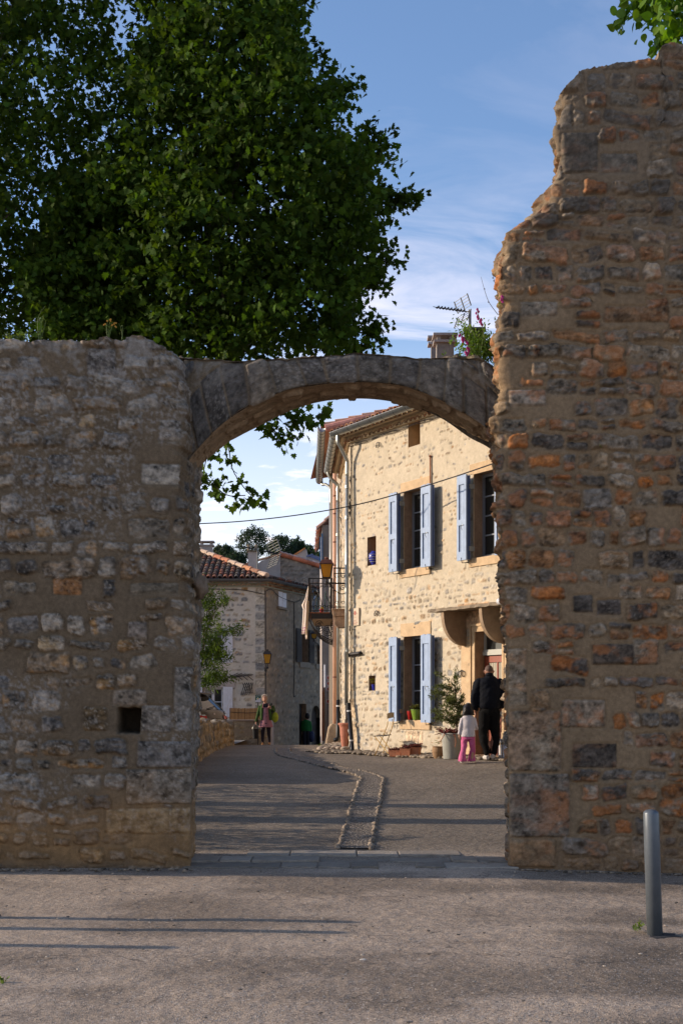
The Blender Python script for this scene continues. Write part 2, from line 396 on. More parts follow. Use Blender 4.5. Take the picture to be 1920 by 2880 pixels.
A, B = np.meshgrid(gx, gy); Z = gz(A, B)
near = sst(60, 46, B)
Z = Z+near*(.012*(fbm(A*1.3, B*1.3, 3, 3)-.5)*2)
asp = np.array([.335, .262, .197]); asp2 = np.array([.19, .155, .118])
pat = fbm(A*.8, B*1.6, 9, 4, .6)
c = asp*(1-.34*sst(.45, .62, pat)+.16*sst(.45, .30, pat))[..., None]+0*A[..., None]
inner = sst(13.4, 13.8, B)[..., None]
c = c*(1-inner)+(asp2*(1+.55*(fbm(A*.9, B*.9, 14, 4)-.5))[..., None])*inner
st = sst(.5, .66, fbm(A*.5+3, B*1.5, 21, 4))*sst(1.2, 2.2, A)*sst(13.5, 9, B)
c = c*(1-.30*st)[..., None]
veg = sst(52, 75, B)[..., None]; vc = np.array([.075, .07, .03])*(1+.8*(fbm(A*.06, B*.06, 6, 4)-.5))[..., None]
c = c*(1-veg)+vc*veg
m_ground = M('asphalt', attr=True, rough=.92, var=.12, vs=3, spec=.15)
t = m_ground.node_tree; b_ = t.nodes['Principled BSDF']
co = N(t, 'ShaderNodeTexCoord'); src = b_.inputs['Base Color'].links[0].from_socket
vo = N(t, 'ShaderNodeTexVoronoi', i_Scale=105.0); t.links.new(co.outputs['Object'], vo.inputs['Vector'])
sh = N(t, 'ShaderNodeSeparateColor'); t.links.new(vo.outputs['Color'], sh.inputs[0])
q = N(t, 'ShaderNodeMapRange', i_From_Min=.0, i_From_Max=1.0, i_To_Min=.45, i_To_Max=1.55); t.links.new(sh.outputs[0], q.inputs[0])
c1 = mixc(t, .6, src, mixc(t, 1.0, src, q.outputs[0], 'MULTIPLY'))
hi = mth(t, 'GREATER_THAN', sh.outputs[1], .96); c1 = mixc(t, mth(t, 'MULTIPLY', hi, .55), c1, (.55, .5, .44))
lo_ = mth(t, 'LESS_THAN', sh.outputs[1], .08); c1 = mixc(t, mth(t, 'MULTIPLY', lo_, .6), c1, (.035, .03, .028))
# hairline cracks
v2 = N(t, 'ShaderNodeTexVoronoi', feature='DISTANCE_TO_EDGE', i_Scale=.55)
nw = N(t, 'ShaderNodeTexNoise', i_Scale=2.2, i_Detail=6.0); t.links.new(co.outputs['Object'], nw.inputs['Vector'])
va = N(t, 'ShaderNodeVectorMath', operation='ADD'); t.links.new(co.outputs['Object'], va.inputs[0]); t.links.new(nw.outputs['Color'], va.inputs[1]); t.links.new(va.outputs[0], v2.inputs['Vector'])
ck = mth(t, 'LESS_THAN', v2.outputs[0], .006); nk = N(t, 'ShaderNodeTexNoise', i_Scale=.7); t.links.new(co.outputs['Object'], nk.inputs['Vector'])
ck = mth(t, 'MULTIPLY', ck, mth(t, 'GREATER_THAN', nk.outputs[0], .53))
c1 = mixc(t, mth(t, 'MULTIPLY', ck, .55), c1, (.06, .05, .045))
t.links.new(c1, b_.inputs['Base Color'])
bp = N(t, 'ShaderNodeBump', i_Strength=1.0, i_Distance=.003); t.links.new(vo.outputs['Distance'], bp.inputs['Height'])
n5 = N(t, 'ShaderNodeTexNoise', i_Scale=9.0, i_Detail=5.0); t.links.new(co.outputs['Object'], n5.inputs['Vector'])
bp2 = N(t, 'ShaderNodeBump', i_Strength=1.0, i_Distance=.02); t.links.new(n5.outputs[0], bp2.inputs['Height']); t.links.new(bp.outputs[0], bp2.inputs['Normal'])
t.links.new(bp2.outputs[0], b_.inputs['Normal'])
g = gridmesh('ground', np.stack([A, B, Z], -1), c, m_ground, None); tag(g, kind='structure')

# drain channel with pebble edging
dl = [GP(*p, ymin=13) for p in ((951, 2388), (977, 2314), (995, 2250), (1010, 2205), (1016, 2191), (974, 2173), (892, 2153), (822, 2135), (778, 2121), (774, 2106))]
dr = [GP(*p, ymin=13) for p in ((1042, 2390), (1056, 2314), (1068, 2255), (1074, 2212), (1077, 2191), (1033, 2174), (951, 2156), (869, 2135), (820, 2120), (814, 2105))]

def resamp(P, step):
    P = np.array(P); d = np.r_[0, np.cumsum(np.linalg.norm(np.diff(P[:, :2], axis=0), axis=1))]; t = np.arange(0, d[-1], step)
    return np.stack([np.interp(t, d, P[:, i]) for i in range(2)], 1)
L = catm(np.array(dl)[:, :2], 160); R_ = catm(np.array(dr)[:, :2], 160)
mb = MB(); V = []; Cc = []
K = 7
for i in range(160):
    for k in range(K):
        f = k/(K-1); p = L[i]*(1-f)+R_[i]*f; V.append((p[0], p[1], float(gz(p[0], p[1]))+.016-.006*math.sin(math.pi*f))); Cc.append(np.array([.165, .14, .115])*(1+.2*(random.random()-.5)))
Fq = [(i*K+k, i*K+k+1, (i+1)*K+k+1, (i+1)*K+k) for i in range(159) for k in range(K-1)]
m_gravel = M('washed_gravel', attr=True, rough=.95, var=.1, spec=.15)
t = m_gravel.node_tree; b_ = t.nodes['Principled BSDF']; co = N(t, 'ShaderNodeTexCoord'); src = b_.inputs['Base Color'].links[0].from_socket
vo = N(t, 'ShaderNodeTexVoronoi', i_Scale=38.0); t.links.new(co.outputs['Object'], vo.inputs['Vector']); sh = N(t, 'ShaderNodeSeparateColor'); t.links.new(vo.outputs['Color'], sh.inputs[0])
q = N(t, 'ShaderNodeMapRange', i_To_Min=.5, i_To_Max=1.6); t.links.new(sh.outputs[0], q.inputs[0]); t.links.new(mixc(t, 1.0, src, q.outputs[0], 'MULTIPLY'), b_.inputs['Base Color'])
bp = N(t, 'ShaderNodeBump', i_Strength=1.0, i_Distance=.015, invert=True); t.links.new(vo.outputs['Distance'], bp.inputs['Height']); t.links.new(bp.outputs[0], b_.inputs['Normal'])
dch = mkobj('drain_channel', V, Fq, m_gravel, None, cols=np.array(Cc), smooth=True); tag(dch, kind='structure')
m_peb = M('pale_pebble', attr=True, rough=.8, var=.2, vs=30)
mb = MB(); k = 0
for P in (dl, dr):
    d = 0; S = resamp(catm(np.array(P)[:, :2], 200), .004); i = 0
    while i < len(S)-20:
        sz = random.uniform(.022, .045); x, y = S[i]; k += 1
        if random.random() > .1:
            mb.blob((x+random.uniform(-.012, .012), y, float(gz(x, y))+.008), (sz*random.uniform(.7, 1), sz, random.uniform(.016, .032)), k, 7, 5, .28, col=np.array([.27, .215, .16])*random.uniform(.55, 1.2))
        i += int(sz*2/.004)
mb.build('drain_edging', m_peb, None, smooth=True, attr=True); tag(bpy.data.objects['drain_edging'], kind='structure')
# threshold slabs
m_slab = M('worn_limestone_slab', attr=True, rough=.85, var=.22, vs=7, var2=.15, v2s=50, bump=.012, bs=14, spec=.25)
mb = MB(); R = random.Random(5)
for row, (y0, y1) in enumerate(((12.58, 12.94), (12.95, 13.31), (13.32, 13.72))):
    x = -1.62
    while x < 1.75:
        w = R.uniform(.25, .85); 
        if row == 0 and x < -1.2: w = 1.0
        x1 = min(x+w, 1.8); z = float(gz(x, (y0+y1)/2))+.014+R.uniform(-.004, .008)-(.012 if -0.05 < (x+x1)/2 < .35 else 0)
        j = lambda s=.03: R.uniform(-s, s)
        nx = max(2, int((x1-x)/.09)); pts = []
        for i in range(nx+1): pts.append((x+.007+(x1-x-.014)*i/nx, y0+j(.04)))
        for i in range(nx+1): pts.append((x1-.007-(x1-x-.014)*i/nx, y1+j(.035)))
        cc = np.array([.24, .205, .165])*R.uniform(.6, 1.35)
        if R.random() < .88: mb.prism(pts, z-.1, z+R.uniform(-.012, .012), 2, col=cc)
        x = x1
o = mb.build('threshold_paving', m_slab, None, attr=True, bevel=.012); tag(o, kind='structure')

# ------------------------------------------------------------------ ruined gateway wall
gate = thing('gateway_wall', 'ruined rubble stone wall pierced by a tall arched gateway', 'wall', (0, 13.0, 0))
Yw = 12.6
KX = Yw/F
pal_l = [(.38, .35, .31), (.34, .31, .27), (.21, .20, .19), (.17, .165, .165), (.26, .245, .22), (.22, .20, .175), (.13, .13, .135), (.30, .27, .235), (.24, .19, .14), (.20, .19, .18)]
pal2_l = [(.36, .22, .10), (.36, .33, .30), (.34, .26, .16), (.11, .10, .095), (.40, .26, .13)]
def qn(px0, px1, py0, py1, col=None, k=KX):      # quoin from pixel box on the front plane
    return ((px0+px1)/2*k-960*k, EYE+(1986-(py0+py1)/2)*k, abs(px1-px0)/2*k, abs(py1-py0)/2*k, col)
ql = [qn(490, 556, 1875, 2058, (.20, .19, .18)), qn(386, 550, 2085, 2160, (.185, .18, .18)), qn(355, 550, 2165, 2262, (.235, .215, .19)), qn(300, 545, 2275, 2345, (.30, .24, .16)),
      qn(400, 505, 1305, 1360, (.33, .32, .30)), qn(450, 510, 1180, 1235, (.30, .28, .26)), qn(235, 302, 1990, 2055, (.15, .11, .065)), qn(318, 410, 1942, 1985, (.26, .225, .19)),
      qn(245, 325, 980, 1060, (.13, .125, .125)), qn(365, 500, 1640, 1668, (.17, .155, .13)), qn(415, 480, 955, 985, (.17, .165, .16)),
      qn(150, 230, 1620, 1672, (.33, .18, .09)), qn(360, 412, 1750, 1795, (.30, .27, .25)), qn(395, 480, 1985, 2060, (.20, .185, .17))]
TL = stone_tex(-8.4, -.4, -.1, 5.6, .011, 101, (.15, .25), (.15, .38), .055, pal_l, pal2_l, (.19, .155, .115), (-.016, .036), .008, .034, ql, skip=.07, p2=.75, corner=.18, whites=.7, rough=.034, thin=.10, contrast=1.5, tint=(.73, .655, .565), tilt=.12, groove=.016)
# lichen and ochre base staining
lm = sst(.56, .66, fbm(TL.A*38, TL.B*38, 77, 3, .7))*sst(.50, .62, fbm(TL.A*1.3, TL.B*1.3, 78, 4))
top_l = sst(4.2, 5.1, TL.B)*sst(.50, .60, fbm(TL.A*7, TL.B*7, 79, 4, .65))
f = np.clip(lm*.6+top_l*.40, 0, .7)[..., None]; TL.C = TL.C*(1-f)+np.array([.32, .30, .275])*f
och = sst(.95, .25, TL.B+.45*(fbm(TL.A*3, TL.B*3, 80, 4)-.5))[..., None]
TL.C = TL.C*(1-.55*och)+np.array([.30, .165, .065])*(.6+.9*fbm(TL.A*9, TL.B*9, 83, 4))[..., None]*.55*och
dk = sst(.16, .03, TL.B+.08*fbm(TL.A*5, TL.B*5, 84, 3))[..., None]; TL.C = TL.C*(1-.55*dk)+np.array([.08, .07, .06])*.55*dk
# putlog hole
hx0, hx1 = (331-960)*KX, (397-960)*KX; hz0, hz1 = EYE+(1986-2062)*KX, EYE+(1986-1990)*KX
jit = .012*(fbm(TL.A*18, TL.B*18, 90, 3)-.5)*2
dd = np.maximum(np.maximum(hx0-TL.A, TL.A-hx1+.22*(hz1-TL.B)*.4), np.maximum(hz0-TL.B, TL.B-hz1))+jit
TL.H -= .30*sst(.006, -.02, dd); TL.C *= (1-.75*sst(.0, -.015, dd))[..., None]  # recess colour darkened too, standing for the shade in the hole
pal_r = [(.24, .21, .175), (.25, .23, .20), (.15, .14, .135), (.30, .215, .14), (.27, .155, .085), (.28, .245, .20), (.20, .19, .18), (.31, .25, .18), (.24, .215, .185), (.17, .155, .14), (.12, .112, .108)]
pal2_r = [(.44, .17, .05), (.36, .15, .06), (.40, .20, .08), (.14, .13, .125), (.40, .34, .27)]
qr = [qn(1432, 1480, 1825, 1985, (.26, .225, .18)), qn(1432, 1578, 2000, 2170, (.26, .225, .18)), qn(1434, 1600, 2178, 2355, (.24, .215, .19)), qn(1434, 1560, 2362, 2440, (.26, .20, .14)),
      qn(1580, 1680, 372, 484, (.125, .115, .105)), qn(1575, 1610, 290, 360, (.125, .115, .105)), qn(1690, 1790, 430, 482, (.20, .185, .165)), qn(1665, 1795, 1812, 1868, (.11, .095, .085)),
      qn(1580, 1700, 1970, 2045, (.27, .23, .19)), qn(1700, 1880, 860, 905, (.25, .17, .11)), qn(1780, 1850, 1800, 1870), qn(1612, 1665, 1675, 1722, (.085, .08, .078)), qn(1678, 1745, 1688, 1730, (.09, .082, .08)),
      qn(1610, 1732, 2092, 2160, (.10, .09, .085)), qn(1465, 1565, 848, 888, (.27, .25, .22)), qn(1430, 1535, 1095, 1140, (.28, .25, .22))]
TR = stone_tex(.9, 8.6, -.2, 8.9, .011, 202, (.13, .22), (.13, .36), .036, pal_r, pal2_r, (.275, .215, .150), (-.022, .036), .008, .032, qr, skip=.02, p2=.8, corner=.18, whites=.3, rough=.034, thin=.12, contrast=1.45, tint=(.77, .68, .575), tilt=.10, groove=.018)
orr = sst(.4, 1.9, TR.A)*sst(7.4, 5.4, TR.B)
rr = (1-sst(2.2, 1.9, TR.A)*sst(2.3, 2.0, TR.B))*sst(.52, .64, fbm(TR.A*3.5, TR.B*4.5, 301, 4, .6))*orr
f = (rr*.52*sst(.004, .016, TR.H))[..., None]; TR.C = TR.C*(1-f)+np.array([.40, .15, .05])*f
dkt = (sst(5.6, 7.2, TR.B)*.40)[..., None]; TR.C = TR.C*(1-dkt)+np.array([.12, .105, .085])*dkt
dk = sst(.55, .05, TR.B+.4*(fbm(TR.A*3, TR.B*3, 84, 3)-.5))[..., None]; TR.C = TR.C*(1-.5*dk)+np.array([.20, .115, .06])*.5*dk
def wallpiece(name, tex, x_out, edge, edgeb, top, side, dep, lump=1., res=.0115, xfine=None, seed=0, zlow=-.15):
    """front face from x_out to the broken edge(z), turned round the corner to depth dep, turned over the top"""
    ztop = max(p[1] for p in top); tx = np.array([p[0] for p in top]); tz = np.array([p[1] for p in top])
    ez = np.array([p[1] for p in edge]); ex = np.array([p[0] for p in edge]); o = np.argsort(ez); ez, ex = ez[o], ex[o]
    bz = np.array([p[1] for p in edgeb]); bx = np.array([p[0] for p in edgeb]); o = np.argsort(bz); bz, bx = bz[o], bx[o]
    Lc = abs(xfine-ex.mean()); nfc = int(Lc/res); fine = np.linspace(0, Lc, nfc)      # distance from edge
    coarse = np.arange(Lc+.06, abs(x_out-ex.mean()), .06); dist = np.r_[fine, coarse]; U = dist/dist[-1]
    nr = int((ztop-zlow)/res); v = np.linspace(0, 1, nr)
    xt = ex[-1]+(x_out-ex[-1])*U; ztp = np.interp(xt, tx, tz)
    cw = np.floor(xt/.27); ztp = ztp+.03*(fbm(xt*9, xt*0+3, seed+5, 4, .65)-.5)*2+.05*(hsh(cw, cw*0, seed+6)-.5)
    zr_ = np.median(tz); zz_ = zlow+(zr_-zlow)*v[:, None]+(ztp[None, :]-zr_)*sst(.78, 1., v)[:, None]; zj = zz_+.05*(fbm(U[None, :]*0+zz_*2, zz_*0, seed, 2)-.5); rw = np.floor(zj/.165); fr_ = zj/.165-rw; stepj = (hsh(rw, rw*0, seed)-.5)*(1-sst(.82, 1.0, fr_))+(hsh(rw+1, rw*0, seed)-.5)*sst(.82, 1.0, fr_)
    xe = np.interp(zz_, ez, ex)+(.05*(fbm(zz_*7, zz_*0+1, seed, 4, .65)-.5)*2+.085*stepj)*sst(.9, 2.9, zz_)
    x = xe+(x_out-xe)*U[None, :]
    H, C = tex.samp(x, zz_)
    dfe = abs(x-xe); rnd = .05*np.exp(-dfe/.035)                # rounded arris
    y = Yw-H+rnd
    P0 = np.stack([x, y, zz_], -1)
    # side
    nd = int(dep/(res*1.3)); td = np.linspace(dep/nd, dep, nd); zs = zz_[:, :1]+0*td[None, :]; xes = xe[:, :1]; xb = np.interp(zs, bz, bx)
    xs = xes+(xb-xes)*(td/dep)[None, :]; Hs, Cs = tex.samp(xes+side*.0+(xes*0)+np.where(side > 0, 1, -1)*td[None, :], zs)
    big = (.10*(fbm(zs*3, td[None, :]*3, seed+9, 5, .6)-.5)*2+.04*(fbm(zs*14, td[None, :]*14, seed+19, 3, .6)-.5)*2)*sst(.4, 2.4, zs)*sst(0, .12, td)[None, :]*lump
    rs_ = sst(0, .07, td)[None, :]; xs = xs+side*(Hs*(.8 if lump == 1. else .4)+big)*rs_; xs = np.maximum(xs, np.minimum(xes, xb)-.06) if side < 0 else np.minimum(xs, np.maximum(xes, xb)+.06); ye = (Yw-H[:, :1]+.05); ys = ye+(Yw+dep-ye)*(td/dep)[None, :]
    Ps = np.stack([xs, ys, zs], -1)
    # top
    tt = np.linspace(dep/30, dep, 30); xt2 = x[-1][None, :]+(np.interp(ztp[0], bz, bx)-x[-1, 0])*(tt/dep)[:, None]*np.maximum(0, 1-dist/1.0)[None, :]; zt2 = ztp[None, :]+.10*(fbm(xt2*4, tt[:, None]*4, seed+29, 4)-.5)*2*sst(0, .15, tt)[:, None]
    Pt = np.stack([xt2, Yw+tt[:, None]+0*xt2, zt2], -1); Ht, Ct = tex.samp(xt2, ztp[None, :]-tt[:, None])
    ob = []
    Pf = np.concatenate([Ps[:, ::-1], P0], 1); Cf = np.concatenate([Cs[:, ::-1], C], 1)
    n, m, _ = Pf.shape; idx = np.arange(n*m).reshape(n, m)
    q = np.stack([idx[:-1, :-1], idx[:-1, 1:], idx[1:, 1:], idx[1:, :-1]], -1).reshape(-1, 4)
    rows = np.concatenate([P0[-1:], Pt], 0); rc = np.concatenate([C[-1:], Ct], 0); n2, m2, _ = rows.shape; idx2 = n*m+np.arange(n2*m2).reshape(n2, m2)
    q2 = np.stack([idx2[:-1, :-1], idx2[:-1, 1:], idx2[1:, 1:], idx2[1:, :-1]], -1).reshape(-1, 4)
    # plain inner core and back face, a coarse grid
    zc = np.linspace(zlow, ztop-.05, 60); uc = np.linspace(0, 1, 24)
    xtc = ex[-1]+(x_out-ex[-1])*uc; zt_c = np.interp(xtc, tx, tz)-.04
    ZC = zlow+(zt_c[None, :]-zlow)*np.linspace(0, 1, 60)[:, None]; XE = np.interp(ZC, bz, bx)
    XC = XE-side*.02+(x_out-XE)*uc[None, :]
    Pb = np.stack([XC, Yw+dep+0*XC+.03*(fbm(XC*3, ZC*3, seed+2, 3)-.5), ZC], -1); Hb, Cb = tex.samp(XC, ZC)
    n3 = n*m+n2*m2; idx3 = n3+np.arange(60*24).reshape(60, 24)
    q3 = np.stack([idx3[:-1, :-1], idx3[:-1, 1:], idx3[1:, 1:], idx3[1:, :-1]], -1).reshape(-1, 4)
    Pin = np.stack([XC-side*.10, Yw+.14+0*XC, ZC-.06], -1); idx4 = n3+60*24+np.arange(60*24).reshape(60, 24)
    q4 = np.stack([idx4[:-1, :-1], idx4[:-1, 1:], idx4[1:, 1:], idx4[1:, :-1]], -1).reshape(-1, 4)
    if name == 'left': q4 = q4[:0]
    V = np.vstack([Pf.reshape(-1, 3), rows.reshape(-1, 3), Pb.reshape(-1, 3), Pin.reshape(-1, 3)])
    CC = np.vstack([Cf.reshape(-1, 3), rc.reshape(-1, 3), Cb.reshape(-1, 3), Cb.reshape(-1, 3)])
    return mkobj('wall_section', V, None, m_wall, gate, cols=CC, smooth=True, quads=np.vstack([q, q2, q3, q4]))
def pxz(lst, k=KX): return [((px-960)*k, EYE+(1986-py)*k) for px, py in lst]
KB = (Yw+.95)/F
le = pxz([(508, 1000), (512, 1060), (520, 1150), (520, 1260), (508, 1330), (512, 1480), (520, 1560), (524, 1660), (535, 1760), (538, 1900), (534, 2060), (535, 2200), (533, 2330), (532, 2500)])
lb = pxz([(566, 900), (566, 1400), (565, 1560), (566, 1700), (562, 1900), (556, 2100), (548, 2300), (547, 2600)], KB)
lt = [(-9, 5.42)]+pxz([(0, 955), (60, 962), (130, 958), (240, 957), (300, 953), (345, 958), (380, 952), (410, 950), (430, 958), (450, 972), (480, 988), (500, 1000), (540, 1008)])
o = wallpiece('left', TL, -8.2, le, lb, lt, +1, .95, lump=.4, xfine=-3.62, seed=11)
o['label'] = 'grey left section of the wall, lower and flat topped with a square hole'
re_ = pxz([(1571, 100), (1571, 245), (1573, 300), (1566, 484), (1556, 520), (1545, 560), (1540, 590), (1500, 606), (1469, 626), (1440, 650), (1432, 690), (1402, 735), (1400, 790), (1406, 833), (1420, 852), (1403, 880), (1403, 980), (1406, 1060), (1414, 1090), (1396, 1130), (1389, 1175), (1392, 1286), (1408, 1371), (1402, 1457), (1416, 1510), (1408, 1560), (1410, 1641), (1420, 1714), (1428, 1812), (1431, 2000), (1433, 2200), (1435, 2500)])
rb = pxz([(1571, 100), (1571, 245), (1566, 484), (1540, 580), (1430, 680), (1398, 740), (1402, 833), (1400, 980), (1388, 1120), (1385, 1175), (1384, 1286), (1400, 1371), (1396, 1457), (1402, 1560), (1402, 1641), (1413, 1714), (1420, 1812), (1422, 2000), (1424, 2500)], KB)
rt = pxz([(1571, 247), (1590, 240), (1628, 197), (1670, 188), (1716, 180), (1735, 171), (1765, 172), (1790, 179), (1852, 173), (1860, 160), (1866, 132), (1890, 126), (1920, 123)])+[(5.5, 8.2), (9, 7.9)]
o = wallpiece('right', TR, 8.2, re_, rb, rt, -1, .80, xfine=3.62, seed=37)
o['label'] = 'tall orange and brown right section of the wall with a broken stepped edge'
# arch
fr = np.array(pxz([(505, 1330), (545, 1272), (590, 1222), (640, 1178), (699, 1140), (800, 1097), (880, 1081), (960, 1073), (1050, 1073), (1141, 1085), (1244, 1125), (1341, 1180), (1392, 1224), (1450, 1290)], 12.95/F))
bk = np.array(pxz([(530, 1360), (570, 1304), (600, 1278), (650, 1240), (714, 1206), (805, 1160), (885, 1133), (962, 1122), (1050, 1121), (1141, 1137), (1244, 1173), (1341, 1228), (1390, 1256), (1440, 1300)], 13.55/F))
tp = np.array(pxz([(455, 1000), (490, 1004), (540, 1008), (600, 1012), (680, 1010), (770, 1008), (850, 1000), (950, 996), (1050, 994), (1150, 1003), (1250, 1004), (1335, 1008), (1390, 1032), (1450, 1080)], 12.95/F))
n = 300; fr, bk, tp = catm(fr, n), catm(bk, n), catm(tp, n)
arc = np.r_[0, np.cumsum(np.linalg.norm(np.diff(fr, axis=0), axis=1))]
tp[:, 1] += .03*(fbm(arc*5, arc*0, 55, 4)-.5)*2
pal_a = [(.16, .15, .14), (.19, .175, .155), (.14, .135, .13), (.21, .19, .165)]
vq = []; x = .05; R = random.Random(9)
while x < arc[-1]:
    w = R.uniform(.19, .34); tl = R.uniform(.38, .56); vq.append((x+w/2, tl/2-.02, w/2-.012, tl/2+.02, R.choice(pal_a))); x += w
TA = stone_tex(-.3, arc[-1]+.4, -1.0, 1.6, .011, 404, (.12, .2), (.14, .34), .05, pal_a+[(.2, .18, .16)], [(.26, .2, .13), (.28, .27, .26)], (.24, .195, .14), (-.03, .045), .007, .016, vq, skip=.1, p2=.5, whites=.5, contrast=1.1, groove=.014, rough=.03)
lm = sst(.50, .60, fbm(TA.A*9, TA.B*9, 177, 4, .65))*sst(.34, .55, TA.B+.15*fbm(TA.A*3, TA.B*0, 7, 3)); f = (lm*.55)[..., None]; TA.C = TA.C*(1-f)+np.array([.34, .32, .29])*f
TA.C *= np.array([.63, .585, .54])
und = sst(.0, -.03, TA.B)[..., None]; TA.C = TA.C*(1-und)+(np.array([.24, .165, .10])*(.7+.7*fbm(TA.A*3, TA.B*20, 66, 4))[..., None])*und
K1, K2, K3 = 52, 62, 50
rowsP, rowsC = [], []
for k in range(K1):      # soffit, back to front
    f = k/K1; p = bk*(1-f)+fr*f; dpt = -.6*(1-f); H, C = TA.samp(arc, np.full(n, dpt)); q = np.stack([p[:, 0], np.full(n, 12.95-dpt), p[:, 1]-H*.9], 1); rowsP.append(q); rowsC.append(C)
for k in range(K2):
    f = (k/(K2-1)); p = fr*(1-f)+tp*f; ln = np.linalg.norm(p-fr, axis=1); H, C = TA.samp(arc, ln); rnd = .03*math.exp(-f*12)+.05*math.exp(-(1-f)*14)
    rowsP.append(np.stack([p[:, 0], 12.95-H*1.2+rnd+0*arc, p[:, 1]], 1)); rowsC.append(C)
for k in range(1, K3):
    f = k/K3; H, C = TA.samp(arc, .5+.6*f+0*arc); bump_ = .13*(fbm(arc*3.5, arc*0+f*2.4, 5, 4, .6)-.5)*2*min(1, f*5)
    lump = .10*np.exp(-((tp[:, 0]-1.30)/.20)**2)*math.sin(math.pi*min(1, f*1.1)) + .035*np.exp(-((tp[:, 0]+1.3)/.5)**2)*f
    rowsP.append(np.stack([tp[:, 0], 12.95+.62*f+0*arc, tp[:, 1]+bump_+lump-.02*f], 1)); rowsC.append(C*np.array([1.25, 1.2, 1.1]))
for k in range(9):
    f = k/8; p = np.stack([tp[:, 0], np.full(n, 13.57), tp[:, 1]*(1-f)+bk[:, 1]*f], 1); H, C = TA.samp(arc, .6*(1-f)+0*arc); rowsP.append(p); rowsC.append(C)
o = gridmesh('arch', np.array(rowsP), np.array(rowsC), m_wall, gate)
o['label'] = 'segmental arch of dark voussoir stones over the gateway'
# protruding stone on the left jamb
mb = MB(); mb.blob((PX(566, 1645, 13.2)[0]-.03, 13.25, EYE+(1986-1645)*13.2/F), (.10, .24, .14), 3, 10, 8, .25, col=(.2, .15, .11)); mb.build('jamb_stone', m_wall, gate, smooth=True, attr=True)

# bollards
m_boll = M('grey_painted_steel', (.105, .12, .135), .38, metal=.25, var=.12, vs=9, bump=.0006, bs=25)
m_patch = M('fresh_asphalt', (.04, .04, .042), .9, var=.4, vs=40, bump=.01, bs=90)
def bollard(x, y, lab, lean=0., grp=None):
    z = float(gz(x, y)); t = thing('bollard', lab, 'bollard', (x, y, z), grp)
    mb = MB(); prof = [(.0565, -.02), (.0565, .885), (.052, .899), (.035, .912), (.012, .918)]; mb.lathe(prof, (x, y, z), 28)
    V = mb.V[0]; V[:, 0] += lean*(V[:, 2]-z); o = mb.build('post', m_boll, t, smooth=False)
    for p in o.data.polygons: p.use_smooth = len(p.vertices) < 6
    mb = MB(); pts = [(x+r*1.0*math.cos(a)*1.25, y+r*.9*math.sin(a)) for a in np.linspace(0, 2*np.pi, 22, endpoint=False) for r in [.14*random.uniform(.7, 1.25)]]
    mb.prism(pts, z-.03, z+.007, 2); mb.build('asphalt_collar', m_patch, t)
bollard(2.275, 9.04, 'slim grey steel bollard in front of the tall right wall, leaning slightly', -.031)
bollard(-2.86, 9.72, 'grey steel bollard standing on the asphalt to the left', 0)
bollard(-2.95, 9.28, 'grey steel bollard nearer the camera on the left', 0)
bollard(-4.1, 8.7, 'grey steel bollard farthest to the left', 0)

mb = MB(); R = random.Random(77)
for k in range(260):
    y = R.uniform(6.3, 12.4); x = R.uniform(-.29, .29)*y; r = R.uniform(.004, .011); mb.blob((x, y, float(gz(x, y))+.012), (r*1.4, r, r*.6), k, 5, 4, .3, col=np.array([.30, .25, .20])*R.uniform(.3, 1.5))
for k in range(340):
    x = R.uniform(-3.6, 3.7); y = 12.50-abs(R.gauss(0, .07)); r = R.uniform(.006, .022)
    if not -1.5 < x < 1.75: mb.blob((x, y, float(gz(x, y))+.012), (r*1.4, r, r*.6), k, 5, 4, .3, col=np.array([.16, .125, .09])*R.uniform(.3, 1.7))
q = GP(1020, 2716); mb.blob(q+[0, 0, .018], (.022, .010, .006), 5, 7, 5, .3, col=(.6, .56, .5))
o = mb.build('loose_grit', m_peb, None, attr=True); tag(o, 'small loose stones and a white chip scattered on the asphalt', 'grit', None, 'stuff')
# ------------------------------------------------------------------ the sunlit house on the right
d_ = np.array([.5227, -.8525]); OA = np.array([.2, 28.3]); TA_ = frame(OA, d_)
def fa(px, py=1986, off=0.): return TA_.inv(px, py, off)
house = thing('stone_house', 'sunlit cream rubble stone house with pale blue shutters beyond the arch', 'house', (2.84, 24, .6))
ZT = 7.76
W1 = (2.17, 3.05, 4.545, 6.20); W2 = (4.59, 5.47, 4.545, 6.20); W3 = (2.17, 3.05, 1.355, 3.13)
SL = (2.32, 2.75, 7.12, 7.70); DO = (4.64, 5.48, .60, 3.10)
n1a, n1b = fa(1033)[0], fa(1057)[0]; NI = (n1a, n1b, fa(1033, 1592)[1], fa(1033, 1512)[1])
n2a, n2b = fa(1037)[0], fa(1055)[0]; NI2 = (n2a, n2b, fa(1037, 1943)[1], fa(1037, 1901)[1])
v1, v2_ = fa(1153)[0], fa(1181)[0]; VE = (v1, v2_, .62, fa(1153, 2092)[1])
holes = [W1, W2, W3, SL, DO, NI, NI2, VE]
